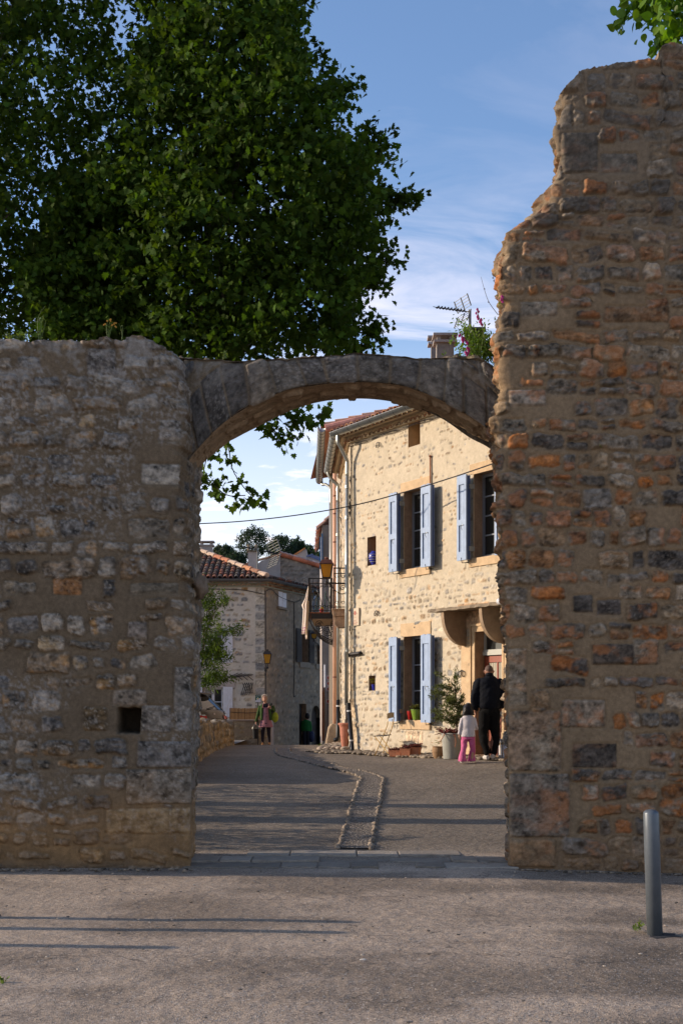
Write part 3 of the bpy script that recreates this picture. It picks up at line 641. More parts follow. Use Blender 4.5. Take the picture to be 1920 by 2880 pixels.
# dressed stone surrounds replace the relief there
lint = [(2.05, 3.13, 6.20, 6.42, 6.52), (4.47, 5.6, 6.20, 6.42, 6.52), (2.05, 3.13, 3.13, 3.42, 3.42)]
qa = [(.09, 1.6, .12, .22, (.5, .38, .25)), (.1, 2.3, .13, .3, (.5, .38, .25)), (.1, 1.05, .14, .25, (.5, .38, .25)),
      (2.55, 1.0, .3, .12, (.5, .38, .26)), (4.55, 3.42, .5, .25, (.40, .27, .17))]
pal_h = [(.36, .31, .24), (.31, .285, .245), (.42, .355, .265), (.27, .255, .235), (.42, .31, .20), (.35, .28, .20)]
TH = stone_tex(-.2, 9.2, .2, 8.0, .012, 505, (.08, .17), (.08, .24), .055, pal_h, [(.42, .25, .12), (.28, .27, .25), (.45, .40, .33)], (.49, .42, .315), (-.024, .024), .009, .028, qa, skip=.10, p2=.35, mvar=.08, mh=.010, contrast=1.2, groove=.010, corner=.3, rough=.022)
# the upper part carries smaller, denser flecks
TH2 = stone_tex(-.2, 9.2, .2, 8.0, .012, 515, (.05, .10), (.06, .15), .05, pal_h, [(.42, .25, .12), (.26, .25, .24)], (.49, .42, .315), (-.02, .016), .008, .022, (), skip=.25, p2=.3, mvar=.08, mh=.009, contrast=1.2, groove=.008, corner=.3, rough=.018)
up = sst(3.9, 4.6, TH.B+.6*(fbm(TH.A*2, TH.B*2, 3, 3)-.5)); TH.H = TH.H*(1-up)+TH2.H*up; TH.C = TH.C*(1-up[..., None])+TH2.C*up[..., None]
m_limeh = m_lime
relief('wall', TA_, TH, 0, 8.8, .35, ZT, .02, holes, m_limeh, house)
H_C = (.60, .455, .29)
# body behind the relief: side wing facing the lane, core
O2 = OA; D2 = np.array([0.0-.2, 32.7-28.3]); L2 = np.linalg.norm(D2); T2 = frame(OA, D2)   # off -> towards -X
def T2f(V):
    V = np.asarray(V, float); D = D2/L2; Nn = np.array([-D[1], D[0]]); W = np.empty_like(V)
    W[:, 0] = OA[0]+D[0]*V[:, 0]+Nn[0]*V[:, 1]; W[:, 1] = OA[1]+D[1]*V[:, 0]+Nn[1]*V[:, 1]; W[:, 2] = V[:, 2]; return W
TS = stone_tex(-.2, 5, .2, 8.2, .02, 525, (.10, .20), (.12, .34), .05, pal_h, [(.42, .25, .12), (.26, .25, .24)], (.44, .365, .265), (-.01, .02), .015, .022, (), skip=.1, rough=.02)
gar = (.75, 2.2, .3, 3.6)
relief('wall', T2f, TS, 0, L2, .3, ZT, .04, [gar], m_lime, house)
mb = MB(T2f); mb.box(.72, 2.25, -.35, -.30, .3, 3.6, (.10, .08, .06))
for z in np.arange(.35, 3.5, .33):       # coursed quoins of the garage opening
    for s0 in (.75, 2.2): mb.box(s0-.02, s0+.16, -.30, random.uniform(.0, .03), z, z+.31, np.array([.30, .25, .20])*random.uniform(.7, 1.1))
mb.build('garage_opening', m_wall, house, attr=True)
mb = MB(T2f); mb.prism([(.6, 3.6), (2.35, 3.6), (2.25, 3.85), (1.47, 4.0), (.7, 3.85)], -.3, .02, 1); mb.build('garage_lintel', m_dress, house)
mb = MB(); ftp = [OA+d_*.05+np.array([.42, .25]), OA+d_*8.8+np.array([.41, .25]), (9.5, 24), (9.5, 33.5), (.3, 32.7)]
mb.prism([tuple(p) for p in ftp], .0, ZT, 2); mb.build('inner_walls', m_core, house)
mb = MB(TA_); mb.box(8.8, 8.85, -.6, 0, .3, ZT); mb.box(0, 8.8, -.5, -.03, ZT-.02, ZT); mb.build('wall_head', m_stuccog, house)

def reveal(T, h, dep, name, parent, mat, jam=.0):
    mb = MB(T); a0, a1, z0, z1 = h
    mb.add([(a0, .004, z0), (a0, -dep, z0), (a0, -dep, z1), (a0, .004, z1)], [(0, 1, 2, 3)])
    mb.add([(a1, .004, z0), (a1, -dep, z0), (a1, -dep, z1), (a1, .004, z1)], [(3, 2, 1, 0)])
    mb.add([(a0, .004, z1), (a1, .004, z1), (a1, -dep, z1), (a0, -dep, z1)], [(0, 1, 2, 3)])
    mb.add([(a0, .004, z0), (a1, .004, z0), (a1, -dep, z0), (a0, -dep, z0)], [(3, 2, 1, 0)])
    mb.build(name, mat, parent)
def casement(T, h, dep, parent, rows=3, lace=False):
    a0, a1, z0, z1 = h; f = MB(T); dd = -dep
    f.box(a0, a1, dd-.05, dd, z0, z0+.07); f.box(a0, a1, dd-.05, dd, z1-.06, z1); f.box(a0, a0+.06, dd-.05, dd, z0+.07, z1-.06); f.box(a1-.06, a1, dd-.05, dd, z0+.07, z1-.06)
    mid = (a0+a1)/2; f.box(mid-.05, mid+.05, dd-.045, dd+.012, z0+.07, z1-.06)
    for i in range(1, rows):
        z = z0+.07+(z1-z0-.13)*i/rows
        for x0, x1 in ((a0+.06, mid-.05), (mid+.05, a1-.06)): f.box(x0, x1, dd-.04, dd-.008, z-.014, z+.014)
    w = f.build('window', m_grey, parent)
    g_ = MB(T); g_.box(a0+.05, a1-.05, dd-.034, dd-.026, z0+.05, z1-.05); g_.build('pane', m_glassd, w)
    if lace:
        l = MB(T); 
        l.box(mid+.06, a1-.07, dd-.06, dd-.055, z0+.08, z0+.85); l.box(a0+.07, mid-.06, dd-.06, dd-.055, z0+.08, z0+.85); l.build('lace_curtain', m_white, w)
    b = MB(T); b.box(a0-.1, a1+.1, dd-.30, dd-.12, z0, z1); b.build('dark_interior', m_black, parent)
    if not lace: b = MB(T); b.box(a0+.05, a1-.05, dd-.065, dd-.06, z0+.05, z1-.05); b.build('curtain', M('brown_net_curtain', (.20, .16, .12), .9), w)
    return w
def shutter(T, a, w, z0, z1, parent, hinge, off=.105, mid=.45, leaves=3):
    """bifold leaf stack folded flat before the wall; a = left edge"""
    t = .028; s = MB(T); s.m = 0
    for k in range(leaves-1):
        s.m = 1; s.box(a+.004*(k % 2), a+w-.003-.006*k, off+k*(t+.008), off+k*(t+.008)+t, z0+.01, z1-.008)
    o0 = off+(leaves-1)*(t+.008); s.m = 0
    s.box(a+.01, a+w-.012, o0, o0+.010, z0, z1)                     # boards
    for e in np.linspace(a+.1, a+w-.1, 2): s.m = 1; s.box(e-.003, e+.003, o0+.010, o0+.0115, z0+.15, z1-.15)
    s.m = 0; zm = z0+(z1-z0)*mid
    st_ = .062
    s.box(a, a+st_, o0-.002, o0+.034, z0, z1); s.box(a+w-st_, a+w, o0-.002, o0+.034, z0, z1)
    for (q0, q1) in ((z0, z0+.17), (z1-.17, z1), (zm-.055, zm+.055)): s.box(a+st_, a+w-st_, o0-.001, o0+.033, q0, q1)
    n = 5
    for k in range(n): s.box(a+w*k/n+.004, a+w*(k+1)/n-.004, o0, o0+.028, z1, z1+.012+.01*(k % 2))
    sh_ = s.build('shutter', None, parent, mats=[m_blue, m_blued])
    for z in (z0+.22, z1-.22):
        h_ = MB(T); h_.box(hinge-.02, hinge+.02, .0, off+.03, z-.045, z+.045); h_.build('hinge', m_zinc, sh_)
    h_ = MB(T); h_.box(a+w*.62, a+w*.70, o0+.03, o0+.05, zm-.07, zm-.055); h_.tube([(a+w*.66, o0+.05, zm-.06), (a+w*.60, o0+.07, zm-.10), (a+w*.66, o0+.05, zm-.16)], .006, 5)
    h_.build('latch', m_zinc, sh_)
    k_ = MB(T); k_.tube([(a+w*.5, 0, z0-.03), (a+w*.5, o0+.02, z0-.05), (a+w*.5, o0+.04, z0+.05)], .008, 5); k_.tube([(a+w*.3, 0, z0-.02), (a+w*.3, .05, z0-.02), (a+w*.3, .05, z0-.16)], .006, 5)
    k_.build('stay', m_iron, sh_)
def sill(T, s0, s1, z0, z1, parent, o=.045, name='sill', mat=None):
    mb = MB(T); mb.box(s0, s1, -.10, o, z0, z1); mb.build(name, mat or m_dress, parent, bevel=.008)
for h, sz in ((W1, .17), (W2, .17), (W3, .20)):
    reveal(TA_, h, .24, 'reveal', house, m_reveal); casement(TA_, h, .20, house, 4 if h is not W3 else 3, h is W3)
    lh = .27 if h is W3 else .20; mb = MB(TA_); mb.box(h[0]-.13, h[1]+.09, -.03, .016, h[3]+.004, h[3]+lh); mb.build('lintel', m_dress, house, bevel=.006)
    sill(TA_, h[0]-.13, h[1]+.1, h[2]-sz, h[2], house, .035)
    zb, zt_ = h[2]-.035, h[3]-.03
    shutter(TA_, h[0]-.30, .30, zb, zt_, house, h[0]-.01, .095); shutter(TA_, h[1]+.005, .34, zb-.01, zt_-.0, house, h[1]+.0, .095)
    mb = MB(TA_); mb.box(h[0]-.012, h[0]+.006, .003, .02, h[2], h[3]-.01); mb.box(h[0]-.012, h[1]+.006, .003, .02, h[3]-.010, h[3]+.008); mb.build('surround', m_dress, house)
for h, dp, mt in ((SL, .30, m_dress), (NI, .24, m_reveal), (NI2, .22, m_reveal), (VE, .35, m_reveal)):
    reveal(TA_, h, dp, 'niche', house, mt)
    mb = MB(TA_); mb.box(h[0], h[1], -dp-.03, -dp, h[2], h[3]); mb.build('niche_back', mt if h is not VE else m_black, house)
mb = MB(TA_); mb.box(2.655, 2.672, -.28, -.2, 7.14, 7.68); mb.build('dark_slit', m_black, house)  # black strip standing in for the dark gap of the niche
# door with moulded surround, transom and hood
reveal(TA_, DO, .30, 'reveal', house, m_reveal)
mb = MB(TA_); a0, a1, z0, z1 = DO
for k, (o0, o1, t0, t1) in enumerate(((.0, .045, .11, .15), (.0, .02, .055, .11), (.0, .032, .0, .055))):
    mb.box(a0-t1, a0-t0, -.01, o1, z0+.02, z1+t0); mb.box(a1+t0, a1+t1, -.01, o1, z0+.02, z1+t0); mb.box(a0-t1, a1+t1, -.011, o1+.001, z1+t0, z1+t1)
mb.box(a0-.46, a0-.153, -.01, .012, z0+.02, 3.02); mb.box(a1+.153, a1+.40, -.01, .012, z0+.02, 3.02)
mb.box(a1+.02, a1+.42, -.01, .06, z0, 1.15)
mb.build('door_surround', m_dress, house)
m_redwood = M('red_brown_door', (.235, .05, .022), .42, var=.2, vs=10, stretch=(8, 8, 1), spec=.4)
m_cream = M('cream_paint', (.40, .40, .36), .5)
dr_ = MB(TA_); dd = -.20; zt = 2.62
for x0, x1 in ((a0+.02, a0+.13), (a1-.13, a1-.02)): dr_.box(x0, x1, dd-.05, dd, z0+.06, zt)
for q0, q1 in ((z0+.06, 1.45), (zt-.12, zt)): dr_.box(a0+.13, a1-.13, dd-.05, dd-.001, q0, q1)
mid = (a0+a1)/2
dr_.box(mid-.018, mid+.018, dd-.045, dd-.004, 1.45, zt-.12); dr_.box(a0+.13, mid-.018, dd-.045, dd-.005, 2.0, 2.03); dr_.box(mid+.018, a1-.13, dd-.045, dd-.005, 2.0, 2.03)
door = dr_.build('door', m_redwood, house)
p_ = MB(TA_); p_.box(a0+.12, a1-.12, dd-.032, dd-.026, 1.44, zt-.1); p_.build('pane', M('door_glass', (.05, .05, .045), .12, spec=.5), door)
cu_ = MB(TA_)
for k in range(16):
    x = a0+.15+(a1-a0-.30)*k/15
    if abs(x-mid) > .05: cu_.box(x-.016, x+.012, dd-.024+.004*(k % 2), dd-.018+.004*(k % 2), 1.47, zt-.13)
cu_.build('curtain', M('net_curtain', (.42, .38, .30), .8), door)
hn = MB(TA_); hn.box(mid-.01+.0, mid+.012, dd, dd+.03, 1.66, 1.74); hn.build('handle', m_zinc, door)
tr = MB(TA_); tr.box(a0, a1, dd-.06, dd+.03, zt+.02, zt+.09); tr.box(a0, a1, dd-.06, dd+.015, zt+.09, zt+.13); tr.box(a0, a1, dd-.05, dd, z1-.05, z1); tr.box(a0, a0+.05, dd-.05, dd-.001, zt+.13, z1-.05)
tro = tr.build('transom', m_cream, house); p_ = MB(TA_); p_.box(a0+.04, a1, dd-.04, dd-.03, zt+.12, z1-.04); p_.build('pane', m_glassd, tro)
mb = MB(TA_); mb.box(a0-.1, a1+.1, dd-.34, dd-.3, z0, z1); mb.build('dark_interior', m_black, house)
mb = MB(TA_); mb.box(a0-.42, a1+.42, -.2, .34, .45, .70); mb.build('doorstep', m_dress, house, bevel=.02)
hd0, hd1 = 3.88, 6.9; zh = 3.50      # stone hood slab and curved brackets
mb = MB(TA_); n = 26; top = [];
V = []
for k in range(n+1):
    s = hd0+(hd1-hd0)*k/n; jx = .012*math.sin(k*2.3)+random.uniform(-.008, .008)
    V += [(s, -.05, zh+.02), (s, .62+jx, zh+jx*.4), (s, .60+jx, zh+.06+jx*.5), (s, -.05, zh+.11)]
mb.add(V, [(4*i+j, 4*i+(j+1) % 4, 4*i+4+(j+1) % 4, 4*i+4+j) for i in range(n) for j in range(4)]+[(3, 2, 1, 0), (4*n, 4*n+1, 4*n+2, 4*n+3)])
m_hood = M('weathered_hood_stone', (.21, .165, .115), .95, var=.3, vs=12, bump=.012, bs=25)
mb.build('hood', m_hood, house)
m_hood2 = M('hood_bracket_stone', (.30, .215, .14), .9, var=.2, vs=6, bump=.006, bs=25)
for s in (4.30, 5.50):
    mb = MB(TA_); arcp = [(-.02, zh), (.56, zh)]+[(.02+.54*(1-math.sin(a)), zh-.66+.62*(1-math.cos(a))) for a in np.linspace(math.pi/2-.02, .02, 14)][::-1]+[(-.02, zh-.68)]
    arcp = [(-.02, zh+.01), (.56, zh+.01)]+[(.02+.54*math.cos(a)**1.0, zh-.66*math.sin(a)**.85) for a in np.linspace(.03, math.pi/2, 14)]+[(-.02, zh-.67)]
    mb.prism(arcp, s-.045, s+.045, 0)
    mb.build('hood_bracket', m_hood2, house)
mb = MB(TA_); sg = fa(1400, 1735, .5); sg0 = fa(1402, 1735, .62)[0]; mb.tube([(sg0, .62, zh+.06), (sg0+1.5, .62, zh+.08)], .06, 14); mb.build('hood_gutter', m_white, house, smooth=False)
textmesh('2', .10, lambda V: TA_(np.stack([fa(1364)[0]+V[:, 0], .004+V[:, 2], fa(1364, 1770)[1]+V[:, 1]], 1)), m_iron, 'house_number', house)
# iron wall details
mb = MB(TA_); s_, z_ = fa(1213, 1285); mb.bar((s_, .03, z_), (s_, .03, z_-.62), .03, .02); mb.tube([(s_, .02, z_), (s_+.0, .05, z_+.02)], .025, 6); mb.bar((s_, .03, z_-.55), (s_, .03, z_-.70), .05, .03); mb.build('tie_bar', m_rust, house)
def hook(px, py, r=.045):
    s, z = fa(px, py); mb = MB(TA_)
    for sg_ in (-1, 1): mb.tube([(s+sg_*(.06+r*math.cos(a)), .03, z-.02+r*1.3*math.sin(a)) for a in np.linspace(0, 6.28, 12)], .008, 5)
    mb.tube([(s-.06, .03, z+.03), (s, .03, z+.055), (s+.06, .03, z+.03)], .01, 5); mb.build('wall_hook', m_iron, house)
hook(1301, 1893); hook(1061, 1725, .028); hook(1065, 1251, .022)
mb = MB(TA_); mb.tube([(fa(986)[0], .05, fa(986, 1845)[1]), (fa(995)[0], .07, fa(995, 1841)[1]), (fa(1020)[0], .05, fa(1020, 1837)[1])], [.03, .045, .04], 8, smoothn=10); mb.build('cable_sleeve', m_iron, house, smooth=True)
# loose cables under the eave; black strands painting the shaded crack down the corner
mb = MB(TA_); R = random.Random(3)
for k in range(2): mb.tube([(-.02+.25*i+R.uniform(-.05, .05), .03, ZT-.19-.03*k+.015*math.sin(i*1.3+k)) for i in range(20)], .008, 4, smoothn=50)
for k in range(3): mb.tube([(.05+.015*math.sin(i*1.1+k*2)+.02*k, .02, ZT-.2-.42*i) for i in range(15)], .007, 4, smoothn=60)
mb.build('cable', m_iron, house)
# genoise cornice: two rows of tile ends
def tilerow(mb, T, s0, s1, o, z, r=.085, dep=.24, step=.19, jit=.2, down=True):
    R = random.Random(int(abs(s0*100)+z*10)); s = s0
    while s < s1:
        c = np.array([.36, .20, .12])*R.uniform(.6, 1.25) if R.random() > .35 else np.array([.42, .30, .19])*R.uniform(.6, 1.2)
        n = 7; V = []
        sg_ = -1 if down else 1
        for (oo, rr) in ((o, r), (o-dep, r*.9)):
            for q in (rr, rr-.014): V += [(s+q*math.cos(a), oo+(R.random()-.5)*0, z+sg_*-1*0+ (q*math.sin(a) if not down else q*math.sin(a))) for a in np.linspace(0, math.pi, n)]
        idx = lambda a, b, i: (a*2+b)*n+i
        Fq = [(idx(0, 0, i), idx(0, 0, i+1), idx(1, 0, i+1), idx(1, 0, i)) for i in range(n-1)]+[(idx(0, 1, i+1), idx(0, 1, i), idx(1, 1, i), idx(1, 1, i+1)) for i in range(n-1)]+[(idx(0, 0, i+1), idx(0, 0, i), idx(0, 1, i), idx(0, 1, i+1)) for i in range(n-1)]
        mb.add(V, Fq, c); s += step*R.uniform(.93, 1.07)
m_gen = M('genoise_mortar', (.50, .38, .24), .95, bump=.01, bs=30, var=.15)
for T, L, nm in ((TA_, 8.8, 'a'), (T2f, L2, 'b')):
    mb = MB(T)
    for k in range(2): tilerow(mb, T, -.05 if nm == 'a' else .25, L, .10+.13*k, ZT-.13+.135*k, .075, .25, .175)
    mb.build('cornice', m_tile, house, attr=True)
    mb = MB(T); mb.box(0, L, -.02, .07, ZT-.14, ZT-.001); mb.box(0, L, -.02, .20, ZT+.0, ZT+.13); mb.build('cornice_bed', m_gen, house)
# roof of barrel tiles, both slopes
def barrel_roof(name, mat, parent, P0, U, Vv, nu, nv, clip=None, st=.21, lt=.36, r=.088, pal=None, seed=1, lift=0.):
    """columns of overlapping barrel tiles: U along the eave, Vv up the slope (unit vectors)"""
    R = random.Random(seed); P0 = np.asarray(P0, float); U = np.asarray(U, float)/np.linalg.norm(U); Vv = np.asarray(Vv, float)/np.linalg.norm(Vv); Nn = np.cross(U, Vv); Nn = Nn if Nn[2] > 0 else -Nn
    pal = pal or [(.30, .13, .07), (.36, .17, .09), (.20, .12, .085), (.13, .10, .08), (.42, .22, .12), (.24, .15, .10)]
    n = 6; Vs = []; Fs = []; Cs = []; k = 0; mbb = MB()
    for i in range(nu):
        ju = R.uniform(-.012, .012)
        for j in range(nv):
            if clip is not None and not clip(i*st, j*lt): continue
            c = np.array(R.choice(pal))*R.uniform(.75, 1.2); u = i*st+ju+R.uniform(-.008, .008); v = j*lt+R.uniform(-.02, .02)-(.0)
            V = []
            for (vv, rr, h) in ((v, r, .028), (v+lt*1.12, r*.80, .0)):
                for q in (rr, rr-.015): V += [P0+U*(u+q*math.cos(a))+Vv*vv+Nn*(q*math.sin(a)+h+lift) for a in np.linspace(0, math.pi, n)]
            idx = lambda a, b, i_: (a*2+b)*n+i_
            Fq = [(idx(0, 0, t_), idx(0, 0, t_+1), idx(1, 0, t_+1), idx(1, 0, t_)) for t_ in range(n-1)]+[(idx(0, 0, t_+1), idx(0, 0, t_), idx(0, 1, t_), idx(0, 1, t_+1)) for t_ in range(n-1)]
            mbb.add(V, Fq, c)
            # channel tile between
            c = np.array(R.choice(pal))*R.uniform(.6, .9); u2 = u+st/2; V = []
            for vv, h in ((v-.03, .012), (v+lt*1.12, -.006)): V += [P0+U*(u2+.085*math.cos(a))+Vv*vv+Nn*(-.06*math.sin(a)+.03+h+lift) for a in np.linspace(0, math.pi, 5)]
            mbb.add(V, [(t_, t_+1, 5+t_+1, 5+t_) for t_ in range(4)], c)
    return mbb.build(name, mat, parent, attr=True, smooth=False)
sl = .30; upA = np.array([.8525, .5227, sl])
e0 = TA_(np.array([[-.25, .30, ZT+.10]]))[0]
barrel_roof('roof', m_tile, house, e0, np.array([.5227, -.8525, 0]), upA, 44, 4, seed=4)
mb = MB()
pA = TA_(np.array([[-.25, .26, ZT+.08], [9.0, .26, ZT+.08]])); up_ = upA/np.linalg.norm(upA)
mb.add([pA[0], pA[1], pA[1]+up_*4.4, pA[0]+up_*4.4], [(0, 1, 2, 3)]); mb.build('roof_deck', m_terr, house)
D2n = D2/L2; upB = np.array([D2n[1], -D2n[0], .30]); pB = T2f(np.array([[-.1, .30, ZT+.10]]))[0]
barrel_roof('roof', m_tile, house, pB, np.array([D2n[0], D2n[1], 0]), upB, 22, 3, seed=5, clip=lambda u, v: u > v*.6)
# half-round zinc gutters
def gutter(T, s0, s1, o, z, parent, r=.085, brk=.45, mat=None):
    mb = MB(T); n = 9; A_ = np.linspace(math.pi, 2*math.pi, n); V = []
    for s in (s0, s1):
        for q in (r, r-.006): V += [(s, o+q*math.cos(a), z+q*math.sin(a)) for a in A_]
    idx = lambda a, b, i: (a*2+b)*n+i
    Fq = [(idx(0, b, i), idx(0, b, i+1), idx(1, b, i+1), idx(1, b, i)) for b in (0, 1) for i in range(n-1)]+[(idx(e, 0, 0), idx(e, 0, 1), idx(e, 0, 2), idx(e, 0, 3), idx(e, 0, 4), idx(e, 0, 5), idx(e, 0, 6), idx(e, 0, 7), idx(e, 0, 8)) for e in (0, 1)]
    mb.add(V, Fq); mb.tube([(s0, o+r, z), (s1, o+r, z)], .010, 6)
    g_ = mb.build('gutter', mat or m_zinc, parent, smooth=False)
    for p in g_.data.polygons: p.use_smooth = True
    s = s0+.3
    while s < s1: mb = MB(T); mb.tube([(s, o+(r+.003)*math.cos(a), z+(r+.003)*math.sin(a)) for a in np.linspace(math.pi*.98, 2.02*math.pi, 10)], .006, 5); mb.build('gutter_bracket', m_zincd, g_); s += brk
    return g_
def T2g(V): return T2f(V)
gutter(TA_, -.10, 8.9, .40, ZT+.07, house, .095)
gutter(T2f, -.22, 4.45, .36, ZT+.07, house, .095)
def pipe(P, r, parent, mat=None, bands=(), name='downpipe', n=12, sm=None):
    mb = MB(); mb.tube(P, r, n, smoothn=sm); o = mb.build(name, mat or m_zinc, parent, smooth=True)
    for b in bands:
        m2 = MB(); m2.tube([(b[0], b[1], b[2]-.02), (b[0], b[1], b[2]+.02)], r*1.18, n); m2.tube([(b[0], b[1], b[2]+.03), (b[0], b[1], b[2]+.045)], r*1.12, n); m2.build('pipe_clamp', m_zinc, o, smooth=False)
    return o
c0 = np.array([.130, 28.15]); 
g0 = TA_(np.array([[.12, .40, ZT]]))[0]
P1 = [g0+[0, 0, 0], g0+[0, 0, -.17], g0+[.06, .05, -.27], (c0[0]-.02, c0[1]-.02, ZT-.52), (c0[0], c0[1], ZT-.62), (c0[0], c0[1], ZT-.9)]
pipe(P1, .043, house, sm=26); pipe([(c0[0], c0[1], ZT-.88), (c0[0]-.02, c0[1], 1.68)], .042, house, bands=[(c0[0]-.002, c0[1], z) for z in (6.6, 5.9, 4.6, 2.9)])
c1_ = PX(980, 1983, 28.1); c2_ = PX(990, 2105, 28.0)
m_clampw = M('white_clamp', (.55, .55, .55), .4)
o = pipe([c1_+[0, 0, .03], c2_+[0, 0, .02], c2_+[.0, -.12, -.07]], .048, house, m_castpipe, name='cast_pipe'); m2 = MB(); m2.tube([c1_+[0, 0, -.12], c1_+[0, 0, .05]], .056, 12); m2.build('pipe_collar', m_castpipe, o)
for f in (.14, .82):
    p = c1_*(1-f)+c2_*f; m2 = MB(); m2.tube([p-[0, 0, .018], p+[0, 0, .018]], .053, 12); m2.build('pipe_clamp', m_clampw, o)
# second downpipe at the far end of the side gutter
q0 = PX(921, 1322, 32.4); q1 = PX(950, 1380, 32.4)
pipe([PX(921, 1312, 32.4), PX(924, 1335, 32.4), PX(936, 1352, 32.4), PX(949, 1364, 32.4), q1, q1-[0, 0, .3]], .045, house, sm=24)
q2 = PX(951, 1972, 32.4); pipe([q1-[0, 0, .25], q2], .045, house, bands=[(q1[0], q1[1], PX(0, y, 32.4)[2]) for y in (1378, 1505, 1700)])
q3 = PX(950, 2080, 32.2); o = pipe([q2+[0, 0, .02], q3+[0, 0, .08], q3+[-.02, 0, 0], q3+[-.09, -.05, -.01]], .052, house, m_castpipe, name='cast_pipe')
for y in (1986, 2068): m2 = MB(); p = PX(951, y, 32.3); m2.tube([p-[0, 0, .02], p+[0, 0, .02]], .057, 12); m2.build('pipe_clamp', m_clampw, o)

# blue pot in the upper niche, flower pot in the lower one (things of their own)
m_bluegl = M('cobalt_glaze', (.03, .035, .28), .25, var=.3, vs=40, spec=.5)
s_, z_ = fa(1053, 1590, -.1); p = TA_(np.array([[s_-.02, -.1, z_+.005]]))[0]; t = thing('vase', 'round cobalt blue glazed vase with pale bands in the upper wall niche', 'vase', p)
mb = MB(); mb.lathe([(.05, 0), (.06, .02), (.10, .09), (.125, .18), (.115, .24), (.07, .29), (.06, .31)], p, 18); mb.build('body', m_bluegl, t, smooth=True)
mb = MB()
for zq, rq in ((.07, .092), (.12, .113), (.17, .126), (.23, .119)): mb.tube([(p[0]+rq*math.cos(a), p[1]+rq*math.sin(a), p[2]+zq) for a in np.linspace(0, 6.283, 20)], .004, 5)
mb.build('band', M('pale_glaze', (.5, .5, .45), .3), t)

# chimneys above the arch
def chimney(name_lab, px0, px1, pyb, pyt, Y, zb, mat, parent, cap=True, capm=None):
    x0 = PX(px0, 0, Y)[0]; x1 = PX(px1, 0, Y)[0]; zt = PX(0, pyt, Y)[2]; w = x1-x0; mb = MB(); mb.box(x0, x1, Y, Y+w*.8, zb, zt); o = mb.build('chimney', mat, parent); 
    if name_lab: o['label'] = name_lab
    if cap:
        c = MB(); c.box(x0-.07, x1+.07, Y-.07, Y+w*.8+.07, zt, zt+.05); hh = .10
        for a in (x0, x1-.09):
            for b in (Y, Y+w*.8-.09): c.box(a, a+.09, b, b+.09, zt+.05, zt+.05+hh)
        c.box(x0-.08, x1+.08, Y-.08, Y+w*.8+.08, zt+.05+hh, zt+.10+hh); c.build('chimney_cap', capm or m_stuccog, o)
    return o
m_chim = M('chimney_render', (.24, .21, .185), .95, var=.3, vs=5, bump=.012, bs=12)
chimney('larger pale chimney with a slab cap on four feet', 1228, 1276, 1010, 963, 27.5, ZT, m_chim, house)
chimney('narrow chimney half hidden behind the larger one', 1212, 1236, 1010, 970, 28.6, ZT, m_chim, house)
chimney('wide chimney behind the climbing plant, dark cap', 1316, 1354, 1010, 948, 27.0, ZT, m_chim, house, capm=m_iron)
# ------------------------------------------------------------------ second house with the mauve gable, farther along the lane
O3 = np.array([-.02, 32.75]); D3 = np.array([-.20, 7.4]); L3 = np.linalg.norm(D3); D3n = D3/L3
def T3(V):
    V = np.asarray(V, float); Nn = np.array([-D3n[1], D3n[0]]); W = np.empty_like(V)
    W[:, 0] = O3[0]+D3n[0]*V[:, 0]+Nn[0]*V[:, 1]; W[:, 1] = O3[1]+D3n[1]*V[:, 0]+Nn[1]*V[:, 1]; W[:, 2] = V[:, 2]; return W
h2 = thing('gabled_house', 'taller house with a mauve rendered gable and salmon drainpipe behind the stone house', 'house', (1.5, 34, .5))
TS3 = stone_tex(-.2, 8, .0, 9.2, .025, 626, (.12, .24), (.16, .4), .06, pal_h, [(.42, .25, .12), (.28, .27, .25)], (.44, .36, .27), (-.01, .02), .015, .022, (), skip=.1, rough=.02)
relief('wall', T3, TS3, 0, L3, .0, 8.95, .05, [], m_lime, h2)
mb = MB(); zt3 = 9.0
xs_ = [-.02, .7, 1.6, 2.6, 4.2]; rz = lambda x: 9.02+.235*(x+.02)
mb.add([(x, 32.72, 7.0) for x in xs_]+[(x, 32.72, rz(x)) for x in xs_], [(i, i+1, 6+i, 5+i) for i in range(4)])
mb.build('gable', m_stuccop, h2)
mb = MB(); mb.prism([(.15, 32.9), (7, 32.9), (7, 40), (-.40, 40)], 0, 8.9, 2); mb.build('inner_walls', m_core, h2)
U3 = np.array([D3n[0], D3n[1], 0]); V3 = np.array([1, .02, .235])
barrel_roof('roof', m_tile, h2, (-.50, 32.82, 9.02), U3, V3, 35, 10, seed=8, pal=[(.50, .24, .13), (.58, .30, .18), (.40, .18, .10), (.52, .30, .20)], st=.215)
mb = MB(); R = random.Random(2); x = -.42      # verge tiles along the gable
while x < 4:
    c = np.array([.45, .20, .15])*R.uniform(.8, 1.3)
    mb.tube([(x, 32.66, rz(x)+.02), (x+.42, 32.66, rz(x+.42)+.035)], [.095, .085], 9, col=c); x += .38
mb.build('verge', m_tile, h2, attr=True)
mb = MB(); mb.add([(-.5, 32.8, 8.98), (6.5, 32.8, 10.6), (6.0, 40.2, 10.6), (-1.0, 40.2, 8.98)], [(0, 1, 2, 3)]); mb.build('roof_deck', m_terr, h2)
gutter(T3, 0, 7.7, .50, 8.96, h2, .10, .38)
p0 = PX(904, 1345, 40.2); pipe([p0, p0+[.02, 0, -.2], PX(915, 1362, 40), PX(928, 1372, 39.6), PX(930, 1385, 39.5), PX(930, 1420, 39.5)], .045, h2, sm=24)
pipe([PX(930, 1418, 39.5), PX(931, 1895, 39.5)], .045, h2)
